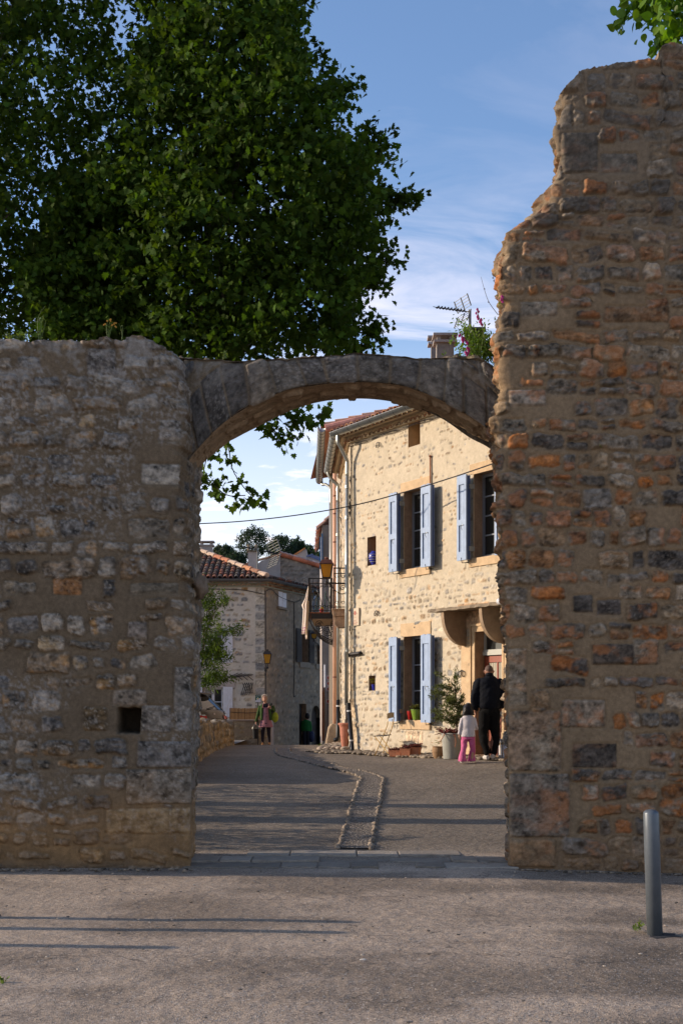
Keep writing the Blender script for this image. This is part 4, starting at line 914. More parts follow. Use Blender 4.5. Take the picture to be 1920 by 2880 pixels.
pipe([PX(941, 1300, 33.4), PX(941, 2062, 33.4)], .052, h2, m_pinkpipe, name='salmon_drainpipe'); pipe([PX(941, 2055, 33.4), PX(940, 2068, 33.35), PX(936, 2074, 33.2)], .056, h2, m_pinkpipe, name='pipe_shoe')
for y in (1395, 1445, 1525, 1590, 1662, 1905, 2046): p = PX(941, y, 33.4); mb = MB(); mb.tube([p-[0, 0, .018], p+[0, 0, .018]], .057, 12); mb.build('pipe_clamp', m_copper, h2)
# wall buttress stone at the foot, rusty panel, round parking stickers
mb = MB(); p = PX(925, 2092, 33.2); mb.prism([(p[0]-.12, p[2]-.1), (p[0]-.02, p[2]+.45), (p[0]+.06, p[2]+.55), (p[0]+.30, p[2]+.5), (p[0]+.32, p[2]-.1)], 32.95, 33.5, 1); mb.build('guard_stone', M('guard_stone_mat', (.40, .30, .20), .95, var=.3, vs=9, bump=.02, bs=14), h2, bevel=.05)
pipe([PX(914, 1870, 40.8), PX(915, 2085, 40.8)], .035, h2, m_white, name='conduit')
mb = MB(); 
for px, y0, y1, w in ((906.5, 1945, 2085, .02), (909.5, 1933, 2085, .03)): a = PX(px, y1, 40.4); b = PX(px, y0, 40.4); mb.box(a[0]-w/2, a[0]+w/2, 40.4, 40.9, a[2], b[2])
mb.build('rusty_gate_leaf', m_rust, h2)
m_red = M('red_enamel', (.40, .03, .03), .4)
for y in (1907, 1923, 1938, 1973):
    a = PX(925, y, 40.98); s_ = MB(); s_.box(a[0]-.08, a[0]+.08, 40.95, 40.98, a[2]-.08, a[2]+.08); o = s_.build('notice', m_white, h2); d = MB(); d.tube([(a[0], 40.935, a[2]), (a[0], 40.945, a[2])], .055, 14); d.build('red_disc', m_red, o)
# stone corbel balcony with railing on the first house's side
bal = thing('small_balcony', 'little stone corbelled balcony with scrolled iron railing beside the drainpipe', 'balcony', PX(955, 1712, 30.2))
b0 = PX(936, 1712, 30.0); b1 = PX(973, 1712, 30.0); zt = b0[2]
mb = MB(); mb.box(b0[0], b1[0]+.1, 30.0, 31.6, zt-.18, zt-.03); mb.box(b0[0]-.03, b1[0]+.1, 29.96, 31.6, zt-.03, zt)
mb.prism([(b0[0]+.03, zt-.18), (b0[0]+.03, zt-.38), (b0[0]+.12, zt-.46), (b1[0]+.08, zt-.46), (b1[0]+.08, zt-.18)], 30.04, 30.3, 1)
mb.build('corbel_slab', M('pitted_corbel', (.36, .25, .17), .95, var=.35, vs=14, bump=.015, bs=22), bal, bevel=.012)
def rail_panel(mb, P, Q, z0, z1, n, scroll=True, r=.010):
    P = np.array(P, float); Q = np.array(Q, float)
    for z in (z0+.04, z1-.13, z1): mb.bar((*P, z), (*Q, z), .022, .022 if z < z1 else .03)
    for i in range(n+1):
        p = P+(Q-P)*i/n; mb.bar((*p, z0), (*p, z1), .016)
        if scroll and i < n:
            q = P+(Q-P)*(i+.5)/n; dq = (Q-P)/np.linalg.norm(Q-P)
            for zc, sg_ in ((z0+.14, 1), (z1-.19, -1)):
                for hd in (-1, 1):
                    A_ = np.linspace(0, 4.6, 14); mb.tube([(q[0]+dq[0]*hd*(.045*math.cos(a)*(1-a/8)+.0), q[1]+dq[1]*hd*.045*math.cos(a)*(1-a/8), zc+sg_*.055*math.sin(a)*(1-a/8)) for a in A_], .006, 4)
mb = MB(); rail_panel(mb, (b0[0]+.02, 30.02), (b1[0], 30.02), zt, zt+.98, 2); rail_panel(mb, (b0[0]+.02, 30.02), (b0[0]+.02, 31.5), zt, zt+.98, 7); mb.build('railing', m_iron, bal)
# larger iron balcony
bal2 = thing('iron_balcony', 'dark wrought iron balcony with boarded floor and laundry at its outer corner', 'balcony', PX(905, 1722, 33.6))
y0, y1 = 33.4, 36.2; xo = PX(867, 0, y0)[0]; xi = -.06; zf = PX(0, 1722, y0)[2]; zr = PX(0, 1627, y0)[2]
mb = MB(); mb.box(xo, xi, y0, y1, zf-.03, zf); mb.build('floor_edge', m_rust, bal2)
mb = MB(); mb.box(xo+.08, xi, y0+.02, y1, zf-.17, zf-.03); mb.build('floor_beam', m_iron, bal2)
m_board = M('weathered_boards', (.24, .17, .11), .85, var=.3, vs=6, stretch=(1, 8, 1)); mb = MB()
for k in range(14): mb.box(xo+.1, xi, y0+.04+k*.195, y0+.04+k*.195+.18, zf-.20, zf-.173)
mb.build('soffit_boards', m_board, bal2)
mb = MB(); rail_panel(mb, (xo+.01, y0+.02), (xi-.1, y0+.02), zf, zr, 6, True, .012); mb.bar((xo+.02, y0+.02, zf-.25), (xo+.02, y0+.02, zr), .045); mb.bar((xi-.22, y0, zf-.1), (xi-.22, y0, zr), .06, .05)
rail_panel(mb, (xo+.01, y0+.02), (xo+.01, y1), zf, zr, 16, True, .012); mb.build('railing', m_iron, bal2)
for k, yy in enumerate((y0+.1, y0+1.0, y0+1.9, y0+2.7)):
    mb = MB(); A_ = np.linspace(0, 1.5, 16); mb.tube([(xi-.78*math.cos(a)+0, yy, zf-.22-.55*math.sin(a)**1.4) for a in A_][::-1], .016, 5)
    for cx, cz, rr in ((xi-.55, zf-.32, .11), (xi-.32, zf-.45, .12), (xi-.15, zf-.6, .12), (xi-.16, zf-.30, .09)):
        A_ = np.linspace(0, 9.5, 34); mb.tube([(cx+rr*(1-a/11)*math.cos(a+k), yy, cz+rr*(1-a/11)*math.sin(a+k)) for a in A_], .009, 4)
    mb.build('scroll_bracket', m_iron, bal2)
# clutter on the balcony
t = thing('balcony_toys', 'red and yellow plastic bucket toy on the iron balcony floor', 'toy', (xo+.35, y0+.4, zf)); mb = MB(); mb.lathe([(.045, 0), (.06, .1), (.062, .11)], (xo+.35, y0+.35, zf), 12); mb.build('bucket', m_red, t); mb = MB(); mb.blob((xo+.36, y0+.35, zf+.13), .045, 3); mb.build('ball', M('yellow_plastic', (.6, .4, .02), .4), t)
mb = MB(); R = random.Random(6)
for k in range(9): x = xo+.12+R.random()*.45; mb.tube([(x, y0+.5, zf), (x+R.uniform(-.1, .1), y0+.55, zf+.3), (x+R.uniform(-.15, .15), y0+.5, zf+R.uniform(.4, .7))], .012, 5, smoothn=8, col=[(.02, .12, .10), (.03, .10, .25), (.35, .35, .38)][k % 3])
t = mb.build('hanging_hoses', M('coloured_plastic', attr=True, rough=.4), None, attr=True); tag(t, 'tangle of teal and blue hoses and cords behind the iron balcony bars', 'hoses')
# laundry
lx, ly = xo-.03, y0-.03; ZL = [(.02, 1648), (-.05, 1668), (-.10, 1695), (-.14, 1702), (-.08, 1712), (-.085, 1735), (-.11, 1775), (-.12, 1792)]
m_cloth = M('washed_cloth', (.72, .62, .58), .9, transl=.3, var=.05)
def laundry(name, lab, outline_l, outline_r, cols, Y, mat=m_cloth):
    n = len(outline_l); K = 14; V = []
    for (pl, y), pr in zip(outline_l, outline_r):
        for k in range(K): f = k/(K-1); p = PX(pl*(1-f)+pr*f, y, Y); V.append((p[0], Y+.035*math.sin(f*11+y*.02)+.02*math.sin(f*23)+.24*(1-f), p[2]))
    o = mkobj(name, V, [(i*K+k, i*K+k+1, (i+1)*K+k+1, (i+1)*K+k) for i in range(n-1) for k in range(K-1)], mat, None, smooth=True)
    s = o.modifiers.new('thick', 'SOLIDIFY'); s.thickness = .008
    return o
o = laundry('beach_towel', 'pinkish white towel with magenta stripes hung over the balcony corner', [(866, 1648), (862, 1662), (858, 1680), (848, 1700), (852, 1712), (851, 1740), (849, 1765), (847, 1783)], [867, 867, 866, 865, 864, 863, 861, 858], None, y0-.08)
tag(o, None, 'towel')
M('magenta_stripe', (.34, .06, .17), .9)
for i, y in enumerate((1764, 1771, 1778)):
    V = []; K = 14
    for yy in (y, y+3.0):
        for k in range(K): f = k/(K-1); p = PX((849-.12*(yy-1764))*(1-f)+(860.2-.12*(yy-1764))*f, yy, y0-.08); V.append((p[0], y0-.08+.035*math.sin(f*11+yy*.02)+.02*math.sin(f*23)+.24*(1-f)-.014, p[2]))
    s = mkobj('stripe', V, [(k, k+1, K+k+1, K+k) for k in range(K-1)], bpy.data.materials.get('magenta_stripe'), o); 
o['label'] = 'pinkish white towel with magenta stripes hung over the balcony corner'
o = laundry('garment', '', [(863, 1690), (861, 1720), (860, 1760), (858, 1790), (859, 1797)], [868, 867.5, 866, 864, 863.5], None, y0-.03); tag(o, 'plain cream garment hanging beside the striped towel', 'clothing')
# lanterns
def lantern(nm, lab, px, pyt, pyb, Y, h, wall_pt, arm_z, col_roof, arm=True, bw=None):
    pb = PX(px, pyb, Y); zt = PX(0, pyt, Y)[2]; zb = pb[2]; H = zt-zb; w1 = h*.28; w0 = h*.17; x, y = pb[0], Y; zr = zb+H*.66
    t = thing(nm, lab, 'lantern', (x, y, zb)); f = MB()
    def ring(w, z): return [(x-w, y-w, z), (x+w, y-w, z), (x+w, y+w, z), (x-w, y+w, z)]
    lo, hi = ring(w0, zb+.02), ring(w1, zr)
    for a, b in zip(lo, hi): f.bar(a, b, .018)
    for r_ in (lo, hi):
        for i in range(4): f.bar(r_[i], r_[(i+1) % 4], .022)
    f.build('frame', m_iron, t)
    g_ = MB(); q = .96; V = [((a-x)*q+x, (b-y)*q+y, c) for a, b, c in lo+hi]; g_.add(V, [(0, 1, 5, 4), (1, 2, 6, 5), (2, 3, 7, 6), (3, 0, 4, 7), (0, 3, 2, 1)]); g_.build('amber_glass', m_amber, t)
    r = MB(); V = ring(w1*1.16, zr)+ring(w1*.72, zr+H*.20); r.add(V, [(0, 1, 5, 4), (1, 2, 6, 5), (2, 3, 7, 6), (3, 0, 4, 7), (3, 2, 1, 0), (4, 5, 6, 7)])
    r.lathe([(w1*.45, 0), (w1*.25, H*.05), (w1*.35, H*.07), (w1*.35, H*.10), (w1*.1, H*.13)], (x, y, zr+H*.20), 10); r.build('lamp_roof', col_roof, t)
    wx, wy = wall_pt; b = MB(); zA = zb-.06 if arm else zt
    b.bar((x, y, arm_z), (wx, wy, arm_z), .035); b.tube([(x, y, zb+.02), (x+.0, y, arm_z)], .018, 6); b.blob((x, y, arm_z), .045, 1, amp=0)
    d = np.array([wx-x, wy-y]); A_ = np.linspace(0, 1, 12)
    b.tube([(x+d[0]*(.15+.85*a), y+d[1]*(.15+.85*a), arm_z-.02-.22*math.sin(a*2.2)) for a in A_], .011, 5)
    b.tube([(x+d[0]*(.8+.14*(1-a/10)*math.cos(a)), y+d[1]*(.8+.14*(1-a/10)*math.cos(a)), arm_z-.10+.07*(1-a/10)*math.sin(a)) for a in np.linspace(0, 9, 24)], .008, 4)
    b.build('bracket', m_iron, t); return t
lantern('wall_lantern', 'large copper roofed lantern with amber glass near the blue shuttered house corner', 918, 1566, 1628, 28.1, .5, (.12, 28.2), PX(0, 1640, 28.1)[2], m_copper)

# ------------------------------------------------------------------ third building with blue shutters and red tiles, far down the lane
h3 = thing('narrow_house', 'narrow grey house with weathered red tiles and sky blue shutters far down the lane', 'house', (-.3, 44, 0))
mb = MB(); xa = PX(906, 0, 42)[0]; mb.prism([(xa, 41), (xa-.15, 46), (3, 46), (3, 41)], -.5, PX(0, 1500, 43)[2], 2); mb.build('wall', m_stuccog, h3)
z3 = PX(0, 1500, 42)[2]; 
barrel_roof('roof', m_tile, h3, (xa-.12, 41.0, z3), (-.03, 1, 0), (1, 0, .95), 24, 5, seed=12, pal=[(.50, .17, .10), (.42, .20, .15), (.50, .30, .24), (.34, .24, .20)], st=.25)
mb = MB(); 
for px, y0_, y1_ in ((901, 1510, 1600), (906, 1500, 1590)): a = PX(px-2.6, y1_, 40.9); b = PX(px+1.6, y0_, 40.9); mb.box(a[0], b[0], 40.9, 40.95, a[2], b[2])
m_sky = M('sky_blue_paint', (.08, .22, .42), .5); mb.build('shutter', m_sky, h3)

# ------------------------------------------------------------------ house across the end of the lane
h4 = thing('corner_house', 'pale rubble corner house with a hipped tile roof closing the end of the lane', 'house', (-4, 47, -.2))
Zc = EYE+4.56; C0 = np.array([-2.84, 46.0])
pal_5 = [(.30, .255, .19), (.24, .21, .18), (.27, .26, .25), (.35, .29, .21), (.20, .195, .19)]
T4 = frame((-10, 46.0), (1, 0)); T4b = lambda V: (lambda W: W)(np.stack([-10+np.asarray(V)[:, 0], 46.0-np.asarray(V)[:, 1], np.asarray(V)[:, 2]], 1))
TX4 = stone_tex(3.2, 7.6, -.6, 6.6, .02, 727, (.10, .22), (.14, .42), .10, pal_5, [(.36, .22, .10), (.22, .22, .23)], (.48, .43, .36), (-.008, .02), .02, .03, [(7.02, z, .2, .13, random.choice([(.28, .27, .25), (.34, .30, .24)])) for z in np.arange(-.3, 6.2, .31)], skip=.22, rough=.02)
def at4(px, py): p = PX(px, py, 46.0); return p[0]+10, p[2]
wU = (at4(572, 0)[0], at4(625, 0)[0], at4(0, 1862)[1], at4(0, 1768)[1]); wL = (at4(571, 0)[0], at4(625, 0)[0], at4(0, 2015)[1], at4(0, 1934)[1])
relief('wall', T4b, TX4, 3.2, 7.16, -.5, Zc, .04, [wU, wL], m_lime, h4)
mb = MB(); mb.box(-16, -6.79, 45.98, 46.3, -.5, Zc); mb.build('wall', m_stuccog, h4)
for h in (wU, wL):
    reveal(T4b, h, .2, 'reveal', h4, m_reveal)
    mb = MB(T4b); mb.box(h[0], h[1], -.22, -.17, h[2], h[2]+.06); mb.box(h[0], h[1], -.22, -.17, h[3]-.07, h[3]); m_ = (h[0]+h[1])/2
    for x0, x1 in ((h[0], h[0]+.05), (h[1]-.05, h[1]), (m_-.05, m_+.05)): mb.box(x0, x1, -.219, -.165, h[2]+.06, h[3]-.07)
    mb.box(h[0]+.05, h[1]-.05, -.215, -.175, (h[2]+h[3])/2-.015, (h[2]+h[3])/2+.015)
    w = mb.build('window', m_white, h4); g_ = MB(T4b); g_.box(h[0], h[1], -.21, -.20, h[2], h[3]); g_.build('pane', m_glassd, w)
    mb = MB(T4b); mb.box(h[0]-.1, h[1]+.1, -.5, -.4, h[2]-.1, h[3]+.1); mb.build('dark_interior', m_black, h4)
    for a0, a1, sgn in ((h[0]-.40, h[0]-.03, -1), (h[1]+.03, h[1]+.39, 1)):
        s = MB(T4b)
        for k in range(4): x0 = a0+(a1-a0)*k/4; s.box(x0+.002, x0+(a1-a0)/4-.002, .02, .045, h[2]-.03, h[3]+.02)
        for z in (h[2]+.12, h[3]-.28): s.box(a0+.03, a1-.03, .045, .062, z, z+.07)
        s.bar((a0+.06, .052, h[2]+.2), (a1-.06, .052, h[3]-.3), .05, .018, up=(0, 1, 0)); s.build('shutter', m_white, h4)
mb = MB(T4b); mb.box(wL[0]-.2, wL[1]+.5, -.02, .02, wL[3], wL[3]+.24); mb.build('lintel', m_stuccog, h4)
# right-hand face turning into the lane
D5 = np.array([1.42, 3.7]); L5 = np.linalg.norm(D5); D5 = D5/L5
def T5(V):
    V = np.asarray(V, float); Nn = np.array([D5[1], -D5[0]]); W = np.empty_like(V)
    W[:, 0] = C0[0]+D5[0]*V[:, 0]+Nn[0]*V[:, 1]; W[:, 1] = C0[1]+D5[1]*V[:, 0]+Nn[1]*V[:, 1]; W[:, 2] = V[:, 2]; return W
def at5(px, py):
    k = (px-960)/F; s = (C0[0]-k*C0[1])/(k*D5[1]-D5[0]); Y = C0[1]+D5[1]*s; return s, EYE+(1986-py)*Y/F
TX5 = stone_tex(-.2, 11, -1.2, 6.6, .025, 828, (.12, .24), (.18, .42), .07, [(.23, .185, .135), (.26, .22, .17), (.19, .16, .125), (.29, .23, .16)], [(.30, .2, .12), (.16, .145, .13)], (.235, .19, .14), (-.01, .025), .02, .03, (), skip=.15, rough=.02)
def hl(p0, p1, q0, q1): a = at5(p0, q1); b = at5(p1, q0); return (a[0], b[0], a[1], EYE+(1986-q0)*(C0[1]+D5[1]*(a[0]+b[0])/2)/F)
w51 = hl(781, 800, 1667, 1705); w52 = hl(846, 866, 1772, 1862); w53 = hl(891, 903, 1815, 1868); dd1 = hl(841, 861, 1980, 2110); dd2 = hl(876, 902, 1985, 2115)
relief('wall', T5, TX5, 0, 10.5, -1.1, Zc, .06, [w52, w53, dd1, dd2], m_lime, h4)
mb = MB(T5)
for h in (w52, w53, dd1, dd2): mb.box(h[0]-.05, h[1]+.05, -.30, -.26, h[2], h[3])
mb.build('dark_opening', m_black, h4)
for h in (w52, w53, dd1): reveal(T5, h, .26, 'reveal', h4, m_reveal)
mb = MB(T5); aw = dd2[1]-dd2[0]; am = (dd2[0]+dd2[1])/2; zt = dd2[3]     # arched head of the second door
n = 12; pts = [(am+aw/2*math.cos(a), zt-aw/2+aw/2*math.sin(a)) for a in np.linspace(0, math.pi, n)]
mb.prism([(dd2[0]-.01, zt+.01)]+pts[::-1]+[(dd2[1]+.01, zt+.01)], -.2, -.01, 1); mb.build('door_arch', m_lime, h4, attr=True, label=None)
bpy.data.objects[mb and 'door_arch'].data.color_attributes['Col'].data.foreach_set('color', np.tile([.22, .18, .13, 1], len(bpy.data.objects['door_arch'].data.vertices)).astype(np.float32))
mb = MB(T5)
for k in range(6): mb.box(dd2[0]+aw*k/6+.01, dd2[0]+aw*(k+1)/6-.01, -.24, -.2, dd2[2], zt-.02)
for z in np.arange(dd2[2]+.3, zt-.3, .4): mb.box(dd2[0], dd2[1], -.2, -.18, z, z+.08)
mb.build('door', m_dark, h4)
mb = MB(T5); mb.box(dd1[0], dd1[1], -.24, -.2, dd1[2], dd1[3]); mb.box(dd1[0]+.1, dd1[1]-.1, -.2, -.18, dd1[2]+.2, dd1[2]+1.0); mb.build('door', m_dark, h4)
mb = MB(T5); mb.box(w51[0]-.02, (w51[0]+w51[1])/2, .015, .05, w51[2], w51[3]+.02); mb.box((w51[0]+w51[1])/2+.02, w51[1]+.06, .02, .055, w51[2]-.02, w51[3]); mb.box((w51[0]+w51[1])/2+.04, w51[1]+.04, .055, .07, (w51[2]+w51[3])/2-.03, (w51[2]+w51[3])/2+.02); mb.build('shutter', m_white, h4)
m_sillb = M('brown_sill_stone', (.22, .18, .135), .95, var=.15)
for q_ in ((w51[0]-.12, w51[1]+.15, -.02, .10, w51[2]-.10, w51[2]-.02), (w52[0]-.2, w52[1]+.2, -.02, .05, w52[2]-.22, w52[2]), (w53[0]-.2, w53[1]+.2, -.02, .05, w53[2]-.2, w53[2])): mb = MB(T5); mb.box(*q_); mb.build('sill', m_sillb, h4)
for h in (w52,):
    for a0, a1 in ((h[0]-.55, h[0]-.03), (h[1]+.03, h[1]+.55)):
        s = MB(T5); s.box(a0, a1, .03, .06, h[2]-.02, h[3]+.02)
        for z in np.arange(h[2]+.1, h[3]-.1, .07): s.box(a0+.06, a1-.06, .06, .07, z, z+.04)
        s.build('shutter', m_dark, h4)
mb = MB(); mb.prism([(-6.7, 46.3), (-2.95, 46.3), tuple(C0+D5*10.3+np.array([-.4, .1])), (-8, 56)], -.8, Zc-.05, 2); mb.build('inner_walls', m_core, h4)
mb = MB(T5)      # cables
mb.tube([(.02, .03, Zc-.3), (.03, .04, 3.0), (.02, .04, .8)], .015, 5); s1 = at5(825, 0)[0]; mb.tube([(s1, .03, Zc-.5), (s1+.02, .03, 3), (s1-.05, .03, at5(820, 1950)[1]), (s1-.02, .04, at5(820, 1960)[1]), (s1+.12, .04, at5(824, 1957)[1])], .018, 5, smoothn=30)
mb.tube([(0, .04, Zc-.32), (.5, .06, Zc-.2), (1.3, .05, Zc-.42), (s1, .05, Zc-.5), (3.4, .05, Zc-.35)], .014, 5, smoothn=30); mb.build('cable', m_iron, h4)
mb = MB(T4b); mb.tube([(3.4, .04, Zc-.28), (5.5, .05, Zc-.24), (6.4, .05, Zc-.28), (7.1, .05, Zc-.42), (7.2, .02, Zc-.4)], .014, 5, smoothn=30); mb.build('cable', m_iron, h4)
for T, L in ((T4b, 7.3), (T5, 9.0)):
    s0 = 3.0 if T is T4b else -.1
    mb = MB(T); tilerow(mb, T, s0, L, .12, Zc-.12, .075, .2, .18); tilerow(mb, T, s0, L, .22, Zc-.01, .075, .2, .18); mb.build('cornice', m_tile, h4, attr=True)
    mb = MB(T); mb.box(s0, L, -.02, .06, Zc-.16, Zc); mb.box(s0, L, -.02, .2, Zc+.02, Zc+.1); mb.build('cornice_bed', M('cornice_mortar', (.25, .25, .19), .95), h4)
    gutter(T, s0, L+.2 if T is T4b else L, .33, Zc+.10, h4, .085, 1.0, M('dark_zinc', (.10, .105, .11), .45, metal=.4))
sl4 = .42; P4 = (-9.4, 45.72, Zc+.12); hx = lambda v: (-2.66-(v/math.sqrt(1+sl4**2))*.90)
pal_old = [(.26, .10, .06), (.16, .10, .075), (.10, .085, .07), (.22, .15, .10), (.13, .105, .085), (.34, .14, .08), (.19, .13, .10)]
barrel_roof('roof', m_tile, h4, P4, (1, 0, 0), (0, 1, sl4), 35, 13, seed=21, clip=lambda u, v: -9.4+u < hx(v)-.05 and v < 4.4, pal=pal_old, st=.205, lt=.34, r=.090)
mb = MB(); pk = lambda v: np.array([hx(v), 45.72+v/math.sqrt(1+sl4**2), Zc+.14+v*sl4/math.sqrt(1+sl4**2)])
R = random.Random(8); v = .1
while v < 4.4:
    c = np.array(R.choice([(.42, .17, .09), (.50, .36, .26), (.30, .15, .09), (.52, .24, .12)])); a = pk(v)+[0, 0, .07]; b = pk(v+.42)+[0, 0, .05]; mb.tube([a, b], [.115, .095], 9, col=c); v += .37
x = hx(4.4)
while x > -9.4: mb.tube([(x, pk(4.4)[1], pk(4.4)[2]+.07), (x-.42, pk(4.4)[1], pk(4.4)[2]+.05)], [.115, .1], 9, col=np.array([.36, .18, .11])*R.uniform(.7, 1.2)); x -= .38
mb.build('ridge_tiles', m_tile, h4, attr=True)
mb = MB(); E5 = T5(np.array([[0, .25, Zc+.12], [9.2, .25, Zc+.12]])); top = pk(4.4); 
mb.add([E5[0], E5[1], E5[1]+[-2.5, 0.9, .25], pk(2.0)], [(0, 1, 2, 3)]); mb.add([(-9.4, 45.72, Zc+.08), (-2.6, 45.72, Zc+.08), tuple(top-[0, 0, .05]), (-9.4, top[1], top[2]-.05)], [(0, 1, 2, 3)]); mb.build('roof_deck', m_terr, h4)
barrel_roof('roof', m_tile, h4, E5[0]+[0, 0, .02], (*D5, 0), (-D5[1], D5[0], .30), 40, 2, seed=23, clip=lambda u, v: u > v*.6, pal=pal_old)
# chimney stack of that house
chimney('squat rendered chimney with a slab cap on four feet', 563, 596, 1580, 1535, 50.5, 6.5, m_stuccog, h4)
lantern('wall_lantern', 'small amber lantern on the dark corner of the pale corner house', 752, 1826, 1868, 45.4, .5, (C0[0]+.0, 45.98), PX(0, 1878, 45.4)[2], m_iron)
lantern('wall_lantern', 'yellow glass lantern glimpsed below the iron balcony floor', 883, 1775, 1798, 47, .42, tuple(T5(np.array([[5.4, 0, 0]]))[0][:2]), PX(0, 1802, 47)[2], m_iron)
# sign
sg = PX(725.5, 1965, 42.9); sgn = thing('road_sign', 'small green and white municipal sign with a shield reading AUDE', 'sign', (sg[0], 42.9, sg[2]))
w2, h2_ = .083*1.12, .125; x, y, z = sg[0], 42.9, sg[2]
m_sgreen = M('sign_green', (.015, .075, .04), .4); m_swh = M('sign_white', (.55, .55, .6), .4)
mb = MB(); mb.box(x-w2, x+w2, y, y+.01, z-h2_, z+h2_); mb.build('panel', m_sgreen, sgn)
mb = MB(); mb.prism([(x-w2, z-h2_), (x+w2, z-h2_), (x+w2, z+.03), (x-w2, z-.075)], y-.004, y-.001, 1); mb.build('white_half', m_swh, sgn)
mb = MB(); mb.tube([(x-.005, y-.009, z-.01), (x-.005, y-.005, z-.01)], .045, 18); mb.build('shield_disc', m_swh, sgn)
mb = MB(); mb.prism([(x-.028, z+.018), (x+.018, z+.018), (x+.018, z-.015), (x-.005, z-.042), (x-.028, z-.015)], y-.014, y-.010, 1); mb.build('shield', M('shield_yellow', (.45, .36, .03), .4), sgn)
textmesh('AUDE', .055, lambda V: np.stack([x+V[:, 0], y-.004-V[:, 2], z+.085+V[:, 1]], 1), m_swh, 'lettering', sgn)
mb = MB(); mb.bar((x, y+.03, z+.1), (x, y+.03, float(gz(x, y))), .03); mb.build('post', m_iron, sgn)
# planter wall with reed screen
pw = thing('planter_wall', 'low rendered retaining wall carrying a reed screen below the corner house', 'wall', (-3.3, 43, .2))
TP = stone_tex(-4.4, -2.2, -.6, 1.6, .02, 929, (.12, .25), (.2, .5), .06, [(.30, .23, .14), (.25, .20, .14), (.33, .26, .17)], [(.33, .22, .1)], (.29, .22, .145), (-.005, .012), .03, .03, (), skip=.3, rough=.015)
zpt = PX(0, 2029, 43)[2]; T6 = lambda V: np.stack([np.asarray(V)[:, 0], 43.0-np.asarray(V)[:, 1], np.asarray(V)[:, 2]], 1)
relief('face', T6, TP, PX(636, 0, 43)[0], PX(742, 0, 43)[0]+.2, -.4, zpt, .04, [], m_lime, pw)
mb = MB(); mb.box(-4.1, -2.5, 43.02, 46, -.5, zpt-.01); mb.box(-4.15, -2.45, 42.96, 43.3, zpt, zpt+.05); mb.build('coping', m_stuccog, pw)
m_reed = M('reed', attr=True, rough=.8, var=.15, vs=20); mb = MB(); R = random.Random(3); x = PX(646, 0, 42.9)[0]; x1 = PX(738, 0, 42.9)[0]
while x < x1: mb.bar((x, 42.9, zpt+.06), (x+R.uniform(-.004, .004), 42.9, PX(0, 1992, 42.9)[2]+R.uniform(-.02, .012)), .014, col=np.array([.42, .22, .085])*R.uniform(.6, 1.25)); x += .0135
o = mb.build('reed_screen', m_reed, None, attr=True); tag(o, 'orange brown reed screen standing on the low planter wall', 'screen')
mb = MB(); mb.tube([(PX(646, 0, 42.88)[0], 42.88, zpt+.32), (PX(690, 0, 42.88)[0], 42.88, zpt+.29), (x1, 42.88, zpt+.31)], .008, 5, smoothn=10); mb.build('wire', m_iron, o)
# trellis
m_trel = M('grey_trellis_wood', (.07, .06, .055), .9); mb = MB()
def tp_(px, py, Y=45.85): return PX(px, py, Y)
for k in range(5):
    f = k/4; mb.bar(tp_(636+28*f, 1908-3*f), tp_(670+42*f, 1893+5*f+0*k), .028)
    mb.bar(tp_(638+60*f-2, 1899+2*f), tp_(652+60*f, 1912+2*f), .028)
tt_ = mb.build('lattice_fan', m_trel, None)
tag(tt_, 'collapsed grey wooden lattice fan on the pale wall above the climber', 'trellis')
mb = MB()
for k in range(5):
    f = k/4; mb.bar(tp_(681+26*f, 1920), tp_(694+26*f-10*(f > .6), 1950), .026); mb.bar(tp_(688+24*f, 1920), tp_(678+22*f, 1955), .026)
mb.build('lattice', m_trel, None); tag(bpy.data.objects['lattice'], 'upright grey lattice trellis supporting the climbing plant', 'trellis')
# rear buildings over the corner house
m_rub = M('rough_rubble', attr=True, rough=.95, var=.25, vs=6, bump=.05, bs=6)
h5 = thing('rear_house', 'rubble gabled house with an orange tile verge behind the corner house', 'house', (-2, 56, 5))
TX6 = stone_tex(-4.2, .2, 6, 9.2, .03, 1030, (.12, .3), (.15, .5), .05, [(.22, .18, .14), (.30, .24, .18), (.16, .14, .12)], [(.36, .2, .12)], (.26, .21, .165), (-.03, .05), .03, .05, (), skip=.1, rough=.05)
T7 = lambda V: np.stack([np.asarray(V)[:, 0], 56-np.asarray(V)[:, 1], np.asarray(V)[:, 2]], 1)
ga = PX(722, 1578, 56); gb = PX(785, 1562, 56); gc = PX(915, 1600, 56)
zf_ = lambda x: np.interp(x, [ga[0], gb[0], gc[0]], [ga[2], gb[2], gc[2]])
relief('gable', T7, TX6, PX(783, 0, 56)[0], gc[0], 6.0, gb[2]+.1, .06, [], m_rub, h5, zfun=zf_)
mb = MB(); mb.prism([(ga[0]-.1, 5), (ga[0]-.1, ga[2]-.25), (ga[0]+.2, ga[2]), (gb[0]+.05, gb[2]), (gb[0]+.05, 5)], 55.95, 56.3, 1); mb.prism([(gb[0], 5), (gb[0], gb[2]-.05), (gc[0], gc[2]-.05), (gc[0], 5)], 56.1, 62, 1); mb.build('rendered_gable', m_stuccog, h5)
mb = MB(); R = random.Random(4)
for k in range(11): f = k/10; a = gb*(1-f)+gc*f; b = gb*(1-f-.11)+gc*(f+.11); mb.tube([a+[0, -.08, .06], b+[0, -.08, .05]], [.10, .085], 8, col=np.array([.50, .15, .07])*R.uniform(.7, 1.2)); mb.tube([a+[0, .2, .13], b+[0, .2, .12]], [.12, .10], 8, col=np.array([.46, .30, .24])*R.uniform(.7, 1.2))
